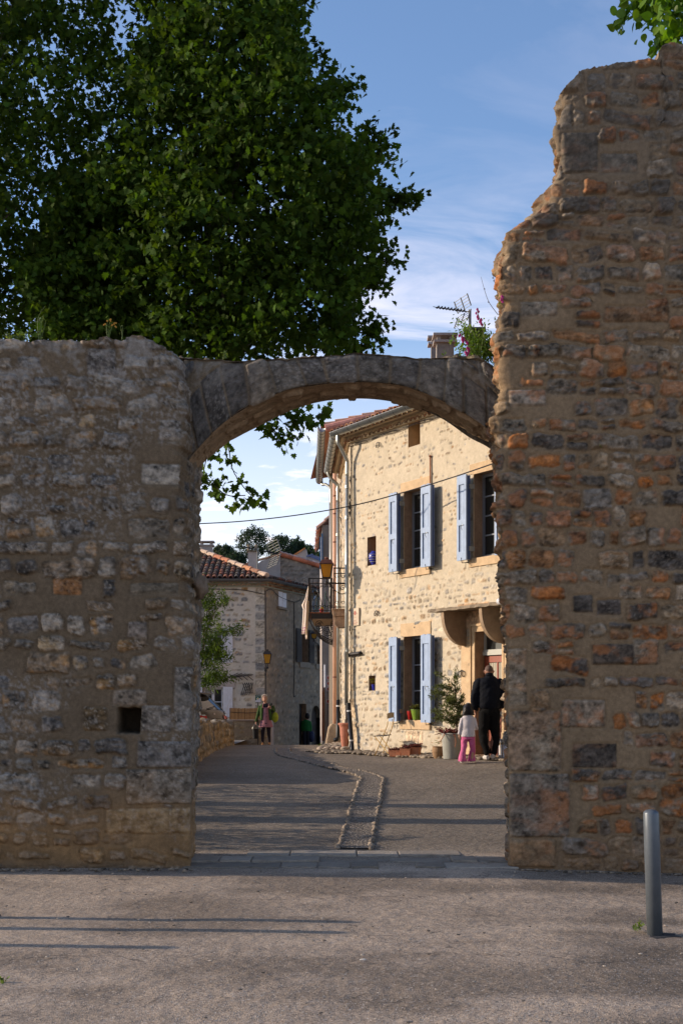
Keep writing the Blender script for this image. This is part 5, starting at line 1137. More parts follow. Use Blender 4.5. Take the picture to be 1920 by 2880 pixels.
for k in range(6): f = k/6; a = ga*(1-f)+gb*f; b = ga*(1-f-.17)+gb*(f+.17); mb.tube([a+[0, .05, .03], b+[0, .05, .03]], .06, 6, col=np.array([.26, .17, .12])*R.uniform(.7, 1.2))
mb.build('verge', m_tile, h5, attr=True)
o = chimney('tall pale rendered chimney with two clay pots', 697, 724, 1640, 1552, 53, 6.0, M('pale_chimney', (.46, .38, .33), .95, var=.12, vs=4), h5, cap=False)
mb = MB()
for px in (699, 720): a = PX(px, 1552, 53.2); mb.tube([a, PX(px, 1532, 53.2)], [.06, .07], 8)
a = PX(697, 1552, 53); b = PX(724, 1548, 53); mb.box(a[0]-.05, b[0]+.05, 52.95, 53.4, a[2], b[2]); mb.build('chimney_pot', m_hood, h5)
h6 = thing('far_house', 'small grey rendered gable with a lichened edge, topmost of the distant roofs', 'house', (-2, 66, 6))
a, b, c, d = PX(805, 1577, 66), PX(858, 1545, 66), PX(862, 1545, 66), PX(862, 1600, 66); mb = MB(); mb.prism([(a[0], 5), (a[0], a[2]), (b[0], b[2]), (c[0], c[2]), (d[0], 5)], 66, 69, 1); mb.build('gable', m_stuccog, h6)
mb = MB(); mb.bar(a+[0, -.1, .03], b+[0, -.1, .05], .12, .07); mb.build('verge', M('lichened_tile', (.42, .17, .06), .9, var=.4, vs=5), h6)
h7 = thing('far_shed', 'rendered building with a blue grey metal roof between the gable and the blue shutter', 'house', (-1, 62, 6))
a, b = PX(861, 1566, 62), PX(925, 1600, 62); mb = MB(); mb.prism([(a[0], 5), (a[0], a[2]), (PX(878, 0, 62)[0], PX(0, 1560, 62)[2]), (b[0], PX(0, 1574, 62)[2]), (b[0], 5)], 62, 66, 1); mb.build('wall', m_stuccog, h7)
mb = MB(); mb.add([PX(861, 1563, 61.9), PX(878, 1559, 61.9), PX(912, 1574, 61.9), PX(898, 1577, 61.9)], [(0, 1, 2, 3)]); mb.bar(PX(861, 1565, 61.9), PX(880, 1559, 61.9), .07); mb.build('metal_roof', M('blue_metal_roof', (.10, .12, .22), .4), h7)
h8 = thing('left_rear_house', 'small brown rubble gable left of the tall pale chimney', 'house', (-4.6, 54, 6))
mb = MB(); mb.prism([(PX(676, 0, 54)[0], 6), (PX(676, 0, 54)[0], PX(0, 1592, 54)[2]), (PX(698, 0, 54)[0], PX(0, 1586, 54)[2]), (PX(698, 0, 54)[0], 6)], 54, 56, 1); mb.build('wall', M('brown_rubble', (.30, .2, .13), .95, var=.3, bump=.03, bs=8), h8)
mb = MB(); mb.bar(PX(666, 1599, 53.9), PX(699, 1585, 53.9), .10, .07); mb.build('verge', m_terr, h8)
# television aerials
def aerial(nm, lab, tip, mast_top, mast_bot, Y, n, ln, dy=.0, refl=True, mr=.03, sc=1.):
    a = PX(*tip, Y); b = PX(*mast_top, Y); c = PX(*mast_bot, Y); t = thing(nm, lab, 'aerial', c)
    mb = MB(); mb.tube([c, b+[0, 0, .05]], mr, 8); mb.build('mast', m_rust if sc > 1.2 else m_zincd, t)
    mb = MB(); mb.bar(a, b, .03*sc, .022*sc)
    d = b-a
    for k in range(n):
        f = (k+.2)/n*.85; p = a+d*f; mb.bar(p+[-ln*.35, -ln*.5, ln*-.07], p+[ln*.35, ln*.5, ln*.07], .014*sc, .012*sc); mb.bar(p-[0, 0, .02], p+[.06, 0, .03], .035*sc)
    mb.build('boom', m_iron, t)
    if refl:
        mb = MB(); u = np.array([.55, -.75, .16]); u /= np.linalg.norm(u); 
        for sg_ in (-1, 1):
            w0 = b-d*.14; tilt = np.array([-.35, -.1, 1.0*sg_])/1.07
            for k in range(5): p = w0+tilt*(.06+.075*k)*sc; mb.bar(p-u*.26*sc, p+u*.26*sc, .010*sc)
            for e in (-.26, 0, .26): mb.bar(w0+tilt*.05*sc+u*e*sc, w0+tilt*.38*sc+u*e*sc, .024*sc)
        mb.build('reflector', m_zincd, t)
    return t
aerial('tv_aerial', 'dark television aerial on a rusty mast behind the arch top', (1225, 864), (1321, 877), (1321, 990), 26.5, 9, .22, sc=.8)
aerial('tv_aerial', 'long thin television aerial on the tall pale chimney', (682, 1538), (724, 1546), (724, 1620), 52.8, 8, .3, refl=False)
aerial('tv_aerial', 'television aerial with a large grid reflector over the rear gable', (748, 1550), (782, 1560), (782, 1580), 55.5, 9, .3, sc=1.6)
# overhead cable across the lane
cp = [PX(540, 1474, 26.5), PX(680, 1466, 26.3), PX(840, 1448, 26), PX(1000, 1420, 25.8), PX(1140, 1383, 25.2), PX(1280, 1340, 23.8), PX(1420, 1292, 22.0)]
mb = MB(); mb.tube(cp, .012, 6, smoothn=60); o = mb.build('overhead_cable', m_iron, None); tag(o, 'thin black overhead cable crossing in front of the stone house', 'cable')
# retaining wall beside the lane
rw = thing('retaining_wall', 'low rubble wall along the left edge of the lane, sunlit on top', 'wall', (-3, 28, .6))
TW = stone_tex(-.2, 17, -.3, 1.6, .018, 131, (.14, .26), (.12, .34), .035, [(.22, .19, .15), (.16, .15, .14), (.32, .24, .15), (.26, .19, .11)], [(.36, .22, .1), (.34, .31, .27)], (.22, .16, .10), (-.02, .05), .015, .03, (), skip=.05, rough=.03)
pw0 = np.array([-2.62, 20.2]); pw1 = np.array([-2.95, 29]); pw2 = np.array([-3.14, 36.5])
s = np.arange(0, 16.3, .05); h_ = np.arange(0, 1.0, .04); nn = 12
P = []; Cc = []
zb = gz(-2.9+0*s, 20.2+s); cx = np.interp(20.2+s, [20.2, 29, 36.5], [-2.62, -2.95, -3.14]); topv = np.interp(s, [0, 3.5, 10, 16], [.82, .80, .64, .55])+.10*(fbm(s*2.5, s*0, 8, 3)-.5)*2
for k, v in enumerate(np.linspace(0, 1, 24)):
    H, C = TW.samp(s, v*topv); P.append(np.stack([cx+H*1.0-.05*v+.04*(fbm(s*2, v*4+0*s, 3, 3)-.5), 20.2+s, zb-.05+v*(topv+.05)], 1)); Cc.append(C)
for k, v in enumerate(np.linspace(0, 1, 10)[1:]):
    H, C = TW.samp(s, topv+v*.4); P.append(np.stack([cx-.05-.38*v, 20.2+s, zb+topv+.09*(fbm(s*4, v*3+0*s, 13, 4)-.5)*2], 1)); Cc.append(C)
P.append(P[-1]-np.array([.05, 0, 1.2])); Cc.append(Cc[-1])
gridmesh('rubble_face', np.array(P), np.array(Cc), m_wall, rw)
mb = MB(); mb.prism([(-3.0, -.2), (-2.62, -.2), (-2.62, 1.05), (-2.98, 1.1)], 20.1, 20.3, 1); a = PX(650, 2030, 36.4); mb.box(a[0]-.45, a[0]+.05, 36.35, 36.9, .2, 1.2); mb.build('wall_end', m_core, rw)
# raised forecourt where the car stands
A_, B_ = np.meshgrid(np.linspace(-9, -3.3, 8), np.linspace(24, 43, 14)); gridmesh('forecourt', np.stack([A_, B_, .02+np.maximum(gz(A_, B_), .45)], -1), np.full(A_.shape+(3,), .2), m_ground, None); tag(bpy.data.objects['forecourt'], kind='structure')
# cobbles at the foot of the stone house
mb = MB(); R = random.Random(12)
for k in range(620):
    s = R.uniform(-.5, 6.5); o_ = R.uniform(.02, .62 if s > .9 else 1.0); p = TA_(np.array([[s, o_, 0]]))[0]
    if DO[0]-.4 < s < DO[1]+.4 and o_ < .38: continue
    r = R.uniform(.03, .075); mb.blob((p[0], p[1], float(gz(p[0], p[1]))+.015+.02*(1-o_)), (r*1.2, r, r*.5), k, 7, 5, .25, col=np.array([.27, .215, .155])*R.uniform(.45, 1.2))
for k in range(160):
    s = R.uniform(0, 5.0); o_ = R.uniform(.02, .75)*(1-.1*s); p = T2f(np.array([[s, o_, 0]]))[0]; r = R.uniform(.04, .09)
    mb.blob((p[0], p[1], float(gz(p[0], p[1]))+.02+.05*(1-o_)), (r*1.2, r, r*.6), k, 7, 5, .25, col=np.array([.34, .27, .20])*R.uniform(.4, 1.2))
o = mb.build('cobbled_strip', m_peb, None, attr=True, smooth=True); tag(o, kind='structure')
# street name plaque
ps0, pz0 = fa(993, 1761); ps1, _ = fa(1013, 1761); pz1 = fa(995, 1712)[1]; pl = thing('street_plaque', 'cream ceramic street name plaque with a red emblem and lettering on the house wall', 'sign', TA_(np.array([[ps0, .03, pz0]]))[0])
pzt = pz1; m_plq = M('cream_tile', (.50, .41, .30), .5); m_plr = M('oxide_red_glaze', (.30, .07, .05), .5)
mb = MB(TA_); mb.box(ps0, ps1, .0, .045, pz0, pzt); mb.build('tile', m_plq, pl, bevel=.004)
mb = MB(TA_); w = ps1-ps0; e = .006
for q in ((ps0+.05, ps1-.05, pz0+.06, pz0+.07), (ps0+.05, ps0+w*.36, pzt-.12, pzt-.11), (ps1-w*.36, ps1-.05, pzt-.12, pzt-.11), (ps0+.05, ps0+.055, pz0+.06, pzt-.11), (ps1-.055, ps1-.05, pz0+.06, pzt-.11)): mb.box(q[0], q[1], .045, .0475, q[2], q[3])
mb.build('border', m_plr, pl)
mb = MB(TA_); cx_, cz_ = (ps0+ps1)/2, pzt-.11; mb.prism([(cx_+.04*math.cos(a), cz_+.052*math.sin(a)) for a in np.linspace(0, 6.28, 18, endpoint=False)], .045, .050, 1); mb.build('emblem', m_plr, pl)
m_ltr = M('faded_red_lettering', (.38, .17, .12), .6)
for i, tx in enumerate(('RU', 'DEU', 'PORTAL')): textmesh(tx, .062 if i < 2 else .05, lambda V, i=i: TA_(np.stack([cx_+V[:, 0], .046+V[:, 2]*.5, pzt-.21-.075*i+V[:, 1]], 1)), m_ltr, 'lettering', pl)
# ------------------------------------------------------------------ vegetation
def unit(a): return a/np.maximum(1e-9, np.linalg.norm(a, axis=-1, keepdims=True))
def leaf_template(kind):
    if kind == 'plane': h = [(0, -.10), (.10, .02), (.34, -.10), (.36, .10), (.58, .28), (.34, .36), (.44, .62), (.20, .60), (.14, .78), (0, 1.0)]
    elif kind == 'round': h = [(0, -.05), (.25, .02), (.40, .22), (.42, .48), (.28, .72), (.10, .92), (0, 1.08)]
    elif kind == 'long': h = [(0, 0), (.10, .25), (.12, .5), (.07, .8), (0, 1)]
    elif kind == 'oval': h = [(0, 0), (.18, .2), (.24, .5), (.14, .85), (0, 1)]
    pts = h+[(-x, y) for x, y in h[-2:0:-1]]; V = [(0, .38, -.05 if kind != 'long' else -.02)]+[(x, y, .10*abs(x)+(-.10*y*y)) for x, y in pts]; n = len(pts)
    return np.array(V, float), [(0, i+1, (i+1) % n+1) for i in range(n)]
def leaves(name, P, tip, nrm, size, kind, cols, mat, parent):
    V0, F0 = leaf_template(kind); tip = unit(tip); nrm = unit(nrm-(nrm*tip).sum(1, keepdims=True)*tip); sd = np.cross(tip, nrm)
    V = P[:, None]+size[:, None, None]*(V0[None, :, 0:1]*sd[:, None]+V0[None, :, 1:2]*tip[:, None]+V0[None, :, 2:3]*nrm[:, None])
    k = len(V0); n = len(P); Fq = (np.array(F0)[None]+np.arange(n)[:, None, None]*k).reshape(-1, 3)
    return mkobj(name, V.reshape(-1, 3), None, mat, parent, cols=np.repeat(cols, k, 0), quads=Fq)
def inpoly(px, py, poly):
    c = np.zeros(len(px), bool); j = len(poly)-1
    for i in range(len(poly)):
        (xi, yi), (xj, yj) = poly[i], poly[j]
        m = ((yi > py) != (yj > py)) & (px < (xj-xi)*(py-yi)/(yj-yi+1e-9)+xi); c ^= m; j = i
    return c
def crown_leaves(name, C, nper, rad, size, kind, base, mat, parent, seed, droop=.5, var=.35, flat=1.0, twig=None, outward=None):
    R = np.random.default_rng(seed); n = len(C)
    idx = np.repeat(np.arange(n), nper); m = len(idx)
    ax = unit(R.normal(size=(n, 3))*[1, 1, .5]+([0, 0, -.15] if outward is None else outward))
    t = R.random((m, 1)); P = C[idx]+ax[idx]*(t-.5)*rad*2.6+R.normal(size=(m, 3))*rad*.38*[1, 1, flat]
    tip = unit(R.normal(size=(m, 3))*.8+ax[idx]*.8+np.array([0, 0, -droop])); nr = unit(R.normal(size=(m, 3))*.8+np.array([0, -.2, .7]))
    sz = size*R.uniform(.55, 1.15, m); cl = np.asarray(base)*(1+var*(R.random((n, 1))[idx]-.5)*2)*(1+var*.8*(R.random((m, 1))-.5)*2)
    cl = cl*(1+.25*(R.random((m, 3))-.5)*[1, .3, .6])
    return leaves(name, P, tip, nr, sz, kind, cl, mat, parent), ax
def limbs(name, base, tips, r0, mat, parent, seed=0, bend=.25, n=9):
    R = random.Random(seed); mb = MB()
    for tp_, fr_ in tips:
        tp_ = np.asarray(tp_, float); s = np.asarray(fr_[0], float); r = fr_[1]; P = []
        for i in range(n):
            f = i/(n-1); q = s*(1-f)+tp_*f; q = q+np.array([R.uniform(-1, 1), R.uniform(-1, 1), R.uniform(-.3, .3)])*bend*.35*math.sin(f*3.14); q[2] += bend*math.sin(f*3.14)*.5; P.append(q)
        mb.tube(P, [r*(1-.8*i/(n-1)) for i in range(n)], 7)
    return mb.build(name, mat, parent, smooth=True)
def tree(lab, nm, cat, polyA, Y0, dY, nC, nper, rad, size, base, mat, kind, trunk, grp, seed, r_tr=.22, edge_extra=(), nl=40, top=None, thr=.42):
    R = np.random.default_rng(seed); xs = [p[0] for p in polyA]; ys = [p[1] for p in polyA]; C = []
    px = R.uniform(min(xs), max(xs), nC*4); py = R.uniform(min(ys), max(ys), nC*4); ok = inpoly(px, py, polyA); px, py = px[ok][:nC], py[ok][:nC]
    # thinner towards the outline
    cx, cy = np.mean(xs), np.mean(ys); k = np.clip(1-np.hypot((px-cx)/(max(xs)-min(xs))*1.8, (py-cy)/(max(ys)-min(ys))*1.8)**2, .15, 1)**.5
    Y = Y0+(R.random(len(px))*2-1)*dY*k; lump = fbm(px/60, py/60, seed, 4, .6); keep = lump+.25*R.random(len(px)) > thr; px, py, Y = px[keep], py[keep], Y[keep]
    s = Y/F; X = (px-960)*s; Z = EYE+(1986-py)*s; C = np.stack([X, Y, Z], 1)
    for e in edge_extra:
        C = np.vstack([C, [PX(e[0], e[1], Y0+(e[2] if len(e) > 2 else 0))]])
    gzv = float(gz(trunk[0], trunk[1])); t = thing(nm, lab, cat, (trunk[0], trunk[1], gzv), grp)
    o, ax = crown_leaves('crown', C, nper, rad, size, kind, base, mat, t, seed)
    zc = top or (C[:, 2].mean()); mb = MB(); bt = np.array([trunk[0], trunk[1], gzv-.1]); fk = np.array([trunk[0]+.1, trunk[1], trunk[2]])
    mb.tube([bt, bt*.6+fk*.4+[.05, 0, 0], fk], [r_tr*1.25, r_tr, r_tr*.75], 12, smoothn=10); mb.build('trunk', m_bark, t, smooth=True)
    sel = R.choice(len(C), min(nl, len(C)), replace=False); up = []
    main = []
    for i in range(6): a = i*1.05+seed; q = fk+np.array([math.cos(a)*1.2, abs(math.sin(a))*.9+.4, 2.2+.8*math.sin(i*2.1)]); main.append(q); up.append((q, (fk-[0, 0, .1], r_tr*.38)))
    for i in sel: c = C[i]; j = int(np.argmin([np.linalg.norm(c-q) for q in main])); up.append((c, (fk*.3+main[j]*.7, r_tr*.09)))
    limbs('limb', None, up, .1, m_bark, t, seed)
    return t
polyMain = [(395, 60), (380, -300), (450, -620), (650, -640), (800, -420), (830, -80), (850, 20), (880, 120), (905, 200), (945, 260), (985, 225), (1000, 262), (975, 330), (985, 380), (1040, 400), (1075, 380), (1090, 420), (1085, 500), (1130, 560), (1090, 590), (1050, 600), (1078, 640), (1080, 690), (1105, 745), (1085, 800), (1040, 850), (1060, 930), (1000, 990), (880, 985), (740, 1000), (560, 1010), (380, 1000), (300, 960), (120, 940), (60, 760), (220, 500), (330, 380), (350, 200)]
polyMain = [(x-(38 if x > 700 else 0), y) for x, y in polyMain]
tree('tall dark plane tree behind the left wall, its crown reaching the open sky', 'plane_tree', 'tree', polyMain, 16.6, 2.0, 3300, 22, .17, .090, (.040, .074, .008), m_leafp, 'plane', (-2.5, 16.2, 4.6), 'plane trees behind the wall', 3,
     edge_extra=[(x+dx, y+dy) for x, y in ((1110, 555), (1135, 560), (1150, 558), (1090, 575), (985, 228), (980, 250), (965, 290), (1060, 385), (1085, 385), (1090, 430), (1085, 790), (1060, 935), (1075, 920), (1095, 700), (1110, 735), (1070, 640), (860, 30), (850, 5), (905, 150), (1010, 990), (1040, 970)) for dx, dy in ((0, 0), (-14, 8), (-26, -6))]+[(random.uniform(215, 400), random.uniform(620, 945)) for _ in range(70)], thr=.425)
polyLeft = [(-900, -500), (-700, -700), (-200, -760), (200, -520), (270, -200), (300, 40), (310, 240), (300, 420), (400, 600), (400, 800), (380, 930), (100, 965), (-200, 950), (-600, 960), (-900, 900), (-1000, 300)]
tree('dark plane tree cut by the left edge, left of the taller crown', 'plane_tree', 'tree', polyLeft, 18.2, 2.6, 4200, 19, .19, .098, (.037, .068, .008), m_leafp, 'plane', (-7.4, 18.0, 4.8), 'plane trees behind the wall', 5)
# sprays of the first tree hanging under the arch
main_tree = bpy.data.objects['plane_tree']
R = np.random.default_rng(9); C = []
for pth, n in (([(560, 1140), (600, 1190), (590, 1250), (575, 1320), (560, 1380)], 20), ([(600, 1200), (640, 1260), (655, 1330), (700, 1395), (715, 1392)], 16), ([(640, 1150), (700, 1180), (760, 1215), (800, 1230), (828, 1240)], 16), ([(700, 1140), (770, 1150), (820, 1185), (880, 1185), (925, 1150)], 18), ([(560, 1330), (600, 1370), (640, 1400), (690, 1400)], 12), ([(760, 1215), (790, 1170), (850, 1165)], 8), ([(570, 1150), (700, 1140), (740, 1120)], 16)):
    P = catm(np.array([PX(x, y, 15.2) for x, y in pth]), n); C.append(P+R.normal(size=P.shape)*.05)
    mb = MB(); mb.tube(P+[0, 0, .03], .006, 4); mb.build('twig', m_bark, main_tree)
crown_leaves('spray', np.vstack(C), 5, .10, .105, 'plane', (.06, .105, .012), m_leafp, main_tree, 19, droop=.7)
mb = MB(); mb.tube([(-2.4, 16.2, 4.6), (-2.0, 15.6, 5.4), (-1.5, 15.2, 5.6), (-.9, 15.2, 5.5)], [.06, .05, .03, .01], 6, smoothn=10); mb.build('limb', m_bark, main_tree)
# bright lime tree over the right wall
polyR = [(1762, 10), (1790, 60), (1830, 40), (1850, 80), (1880, 60), (1850, 110), (1838, 150), (1880, 150), (1940, 170), (2200, 260), (2700, 200), (2900, -200), (2600, -600), (2100, -640), (1900, -260), (1840, -60), (1790, -20)]
tree('bright green lime tree showing over the top corner of the tall right wall', 'lime_tree', 'tree', polyR, 15.4, 1.8, 520, 15, .16, .13, (.10, .19, .012), m_leafg, 'round', (6.2, 15.4, 6.5), None, 7,
     edge_extra=[(1770, 15), (1775, 50), (1800, 25), (1845, 60), (1850, 75), (1840, 140), (1850, 120), (1870, 100), (1900, 110), (1900, 80), (1820, 10), (1790, 5), (1860, 20), (1880, 40), (1910, 60), (1900, 10)])
# almond tree by the corner house
polyS = [(470, 1640), (556, 1612), (572, 1640), (585, 1660), (628, 1662), (640, 1690), (628, 1735), (615, 1765), (600, 1780), (645, 1762), (690, 1756), (694, 1768), (650, 1785), (620, 1800), (635, 1835), (665, 1845), (640, 1862), (612, 1870), (630, 1890), (662, 1905), (620, 1918), (590, 1928), (560, 1930), (470, 1900)]
tree('small leafy tree with narrow willow like leaves in front of the pale corner house', 'almond_tree', 'tree', polyS, 36.8, .8, 520, 26, .15, .13, (.07, .115, .015), m_leafg, 'long', (-4.7, 36.8, 2.2), None, 11, r_tr=.08, nl=30,
     edge_extra=[(680, 1760), (665, 1765), (650, 1768), (655, 1905), (645, 1845), (625, 1665), (635, 1690)])
# unseen leafy clumps added behind the left wall to cast shade on the lane
for i, (x, y, h) in enumerate(((-3.0, 14.3, 1.0), (-3.1, 15.1, 1.2), (-3.3, 16.3, 1.3), (-3.3, 17.3, 1.15), (-3.5, 18.3, 1.3), (-3.5, 19.4, 1.1))):
    z = float(gz(x, y)); t = thing('shadow_shrub', ['first', 'second', 'third', 'fourth', 'fifth', 'sixth'][i]+' rounded shrub in an unseen row added behind the left wall to shade the lane', 'shadow_shrub', (x, y, z), 'added shadow casters behind the left wall')
    R = np.random.default_rng(i); d = unit(R.normal(size=(90, 3))); C = np.array([x, y, z+h*.55])+d*np.array([.60, .62, h*.47])*R.uniform(.5, 1, (90, 1))
    crown_leaves('foliage', C, 14, .09, .07, 'oval', (.05, .09, .02), m_leafd, t, 40+i); mb = MB(); mb.tube([(x, y, z-.05), (x, y, z+h*.6)], [.04, .02], 6); mb.build('stem', m_bark, t)
# trees on the far hill
def hill_tree(lab, px0, px1, pyt, pyb, Y, shape, seed, base=(.028, .048, .026)):
    R = np.random.default_rng(seed); cx = (px0+px1)/2; x = (cx-960)*Y/F; z0 = PX(0, pyb, Y)[2]; zt = PX(0, pyt, Y)[2]; w = (px1-px0)/2*Y/F; h = zt-z0
    t = thing('hill_tree', lab, 'tree', (x, Y, z0-.6), 'trees along the far ridge'); n = 260
    d = unit(R.normal(size=(n, 3)))*R.uniform(.45, 1, (n, 1))**.6
    if shape == 'cyp': C = np.array([x, Y, z0+h*.5])+d*np.array([w, w, h*.5])*np.array([1, 1, 1])
    elif shape == 'pine': C = np.array([x, Y, z0+h*.60])+d*np.array([w, w, h*.42]); C += fbm(C[:, 0:1]*1.0, C[:, 2:3]*1.0, seed, 2)*.5
    else: C = np.array([x, Y, z0+h*.42])+d*np.array([w, w, h*.58])
    C = C[R.random(n) > .08]
    crown_leaves('crown', C, 22, w*.16+.12, .30, 'oval', base, m_leafd, t, seed, var=.5); mb = MB(); mb.tube([(x, Y, z0-1.2), (x+.1, Y, z0+h*.5)], [.22, .12], 6); mb.build('trunk', m_bark, t)
for i, a in enumerate([('largest round pine on the far ridge, above the tall pale chimney', 664, 752, 1488, 1600, 190, 'pine'), ('broad dark pine on the far ridge right of the largest one', 748, 822, 1512, 1600, 186, 'pine'), ('slender open pine between the broad pine and the cypress', 815, 846, 1515, 1590, 192, 'pine'),
                       ('dark conical cypress on the far ridge', 836, 860, 1518, 1598, 188, 'cyp'), ('low rounded tree right of the cypress', 852, 884, 1533, 1600, 184, 'bush'), ('small round bush beside the blue shutter on the ridge', 876, 898, 1546, 1600, 182, 'bush'),
                       ('grey green bushy tree at the left end of the ridge', 598, 628, 1532, 1582, 190, 'bush'), ('dark spreading tree on the ridge left of the largest pine', 618, 660, 1530, 1585, 188, 'bush'), ('olive bush filling the gap under the largest pine', 640, 690, 1550, 1600, 180, 'bush'), ('low bush at the far right of the ridge', 890, 930, 1545, 1600, 180, 'bush')]):
    hill_tree(*a, 60+i, base=(.06, .075, .045) if i == 6 else (.028, .05, .026))
R = np.random.default_rng(5); n = 900; px = R.uniform(560, 960, n); Yb = R.uniform(120, 176, n); X = (px-960)*Yb/F; C = np.stack([X, Yb, gz(X, Yb)+R.uniform(.2, 1.6, n)], 1)
crown_leaves('hill_scrub', C, 9, .8, .8, 'oval', (.06, .065, .022), m_leafd, None, 77, var=.5); o = bpy.data.objects['hill_scrub']; tag(o, 'olive green scrub covering the hillside', 'scrub', None, 'stuff')
# plants growing on the walls
def plant(nm, lab, cat, stems, leafn, rad, size, kind, base, mat, seed, stemr=.004, scol=None, twigmat=None, n_per=3):
    t = thing(nm, lab, cat, stems[0][0]); C = []; mb = MB()
    for P in stems: Q = catm(P, 14); mb.tube(Q, np.linspace(stemr, stemr*.4, 14), 4); C.append(Q[3:])
    mb.build('stem', twigmat or m_stem, t)
    if leafn:
        C = np.vstack(C); R = np.random.default_rng(seed); C = C[R.integers(0, len(C), leafn)]+R.normal(size=(leafn, 3))*rad
        crown_leaves('foliage', C, n_per, rad, size, kind, base, mat, t, seed)
    return t
m_stem = M('green_stem', (.09, .13, .03), .7)
R = random.Random(31); S = []
for k in range(26):
    b = PX(R.uniform(1345, 1398), R.uniform(1000, 1035), 13.15+R.uniform(0, .3)); e = PX(R.choice([R.uniform(1262, 1330), R.uniform(1330, 1398)]), R.uniform(905, 1010), 13.1+R.uniform(-.1, .4)); S.append([b, (b+e)/2+[0, 0, .06], e])
wp = plant('wall_shrub', 'leafy green self seeded plant with pink snapdragons at the right end of the arch top', 'plant', S, 330, .045, .040, 'oval', (.10, .17, .02), m_leafg, 3, n_per=5)
m_pink = M('snapdragon_pink', (.42, .035, .20), .6, transl=.3, var=.2, vs=50)
for (x0, y0), (x1, y1), fl in (((1365, 985), (1340, 870), .28), ((1352, 985), (1353, 898), .2), ((1340, 1010), (1291, 942), .30), ((1335, 1008), (1302, 950), .32), ((1335, 1015), (1308, 990), .3), ((1345, 1010), (1314, 978), .3)):
    a, b = PX(x0, y0, 13.05), PX(x1, y1, 13.0); mb = MB(); mb.tube([a, (a+b)/2+[.02, 0, 0], b], .003, 4, smoothn=8); mb.build('flower_stem', m_stem, wp)
    mb = MB()
    for k in range(6): f = 1-fl*k/6; q = a*(1-f)+b*f; mb.blob(q+[R.uniform(-.016, .016), R.uniform(-.015, .015), 0], (.012, .012, .016), k, 6, 4, .3)
    mb.build('blossom', m_pink, wp)
S = [[PX(1400, 885, 13.3), PX(1375, 850, 13.3), PX(1362, 815, 13.3), PX(1352, 778, 13.3)], [PX(1400, 830, 13.3), PX(1392, 800, 13.3), PX(1384, 765, 13.3)]]
tw = plant('bare_twigs', 'thin bare grey twigs with small buds leaning out from the broken wall edge', 'plant', S, 0, 0, 0, 'oval', (0, 0, 0), m_leafd, 4, stemr=.004, twigmat=m_bark); mb = MB()
for p in ((1373, 849), (1385, 781), (1388, 789), (1362, 812)): mb.blob(PX(*p, 13.3), .007, 1)
mb.build('bud', m_bark, tw)
S = [[PX(1402, 850, 12.8), PX(1408, 845, 12.7), PX(1412, 835, 12.65)], [PX(1402, 855, 12.8), PX(1412, 850, 12.7)]]
sn = plant('snapdragon', 'small pink snapdragon rooted in a hollow of the broken wall edge', 'plant', S, 8, .02, .03, 'oval', (.09, .15, .02), m_leafg, 6, n_per=2); mb = MB()
for p in ((1411, 833), (1414, 837), (1413, 848), (1409, 842)): mb.blob(PX(*p, 12.62), (.014, .012, .016), 2, 6, 4, .3)
mb.build('blossom', m_pink, sn)
R = random.Random(3)
def weed(lab, px, py, hpx, n, seed, spread=30, kind='long', base=(.10, .14, .03), Y=12.85, fl=None, leafn=24):
    R = random.Random(seed); S = [[PX(px+R.uniform(-6, 6), py, Y), PX(px+R.uniform(-.3, .3)*spread, py-hpx*.6, Y), PX(px+R.uniform(-.6, .6)*spread, py-hpx*R.uniform(.6, 1), Y)] for _ in range(n)]
    t = plant('wall_weed', lab, 'weed', S, leafn, .02, .035, kind, base, m_leafg, seed, n_per=2, stemr=.003)
    if fl:
        mb = MB(); [mb.blob(s[-1]+np.array([R.uniform(-.02, .02), 0, R.uniform(-.02, .01)]), .009, 1, 6, 4) for s in S for _ in range(2)]; mb.build('flower_head', fl, t)
m_yel = M('ragwort_flower', (.42, .22, .03), .6)
weed('tall ragwort with dull yellow flower heads on the left wall top', 308, 958, 66, 7, 1, 28, fl=m_yel, leafn=14)
weed('thin dry grass stalks on the left wall top left of the ragwort', 110, 955, 95, 5, 2, 60, leafn=10)
weed('single thin stalk on the wall top right of the ragwort', 345, 955, 50, 2, 3, 18, leafn=4)
weed('low tuft of fleshy stonecrop on the left end of the wall top', 45, 962, 22, 16, 4, 110, 'oval', leafn=90)
weed('tiny leafy sprig on the arch top near the left spring', 632, 1008, 24, 4, 5, 14, 'oval', leafn=10)
weed('small green tuft at the foot of the leaning bollard', 1795, 2612, 9, 4, 6, 8, 'oval', Y=9.12, leafn=16)
weed('small green weed at the left edge of the asphalt', 6, 2760, 12, 7, 7, 14, 'oval', Y=7.45, leafn=14)
weed('tuft of fern in the crack of the tall right wall', 1684, 1255, 16, 6, 8, 14, 'long', Y=12.57, leafn=14)
weed('green weeds at the corner where the lane meets the houses', 905, 2108, 16, 12, 9, 22, 'oval', Y=31, leafn=40)

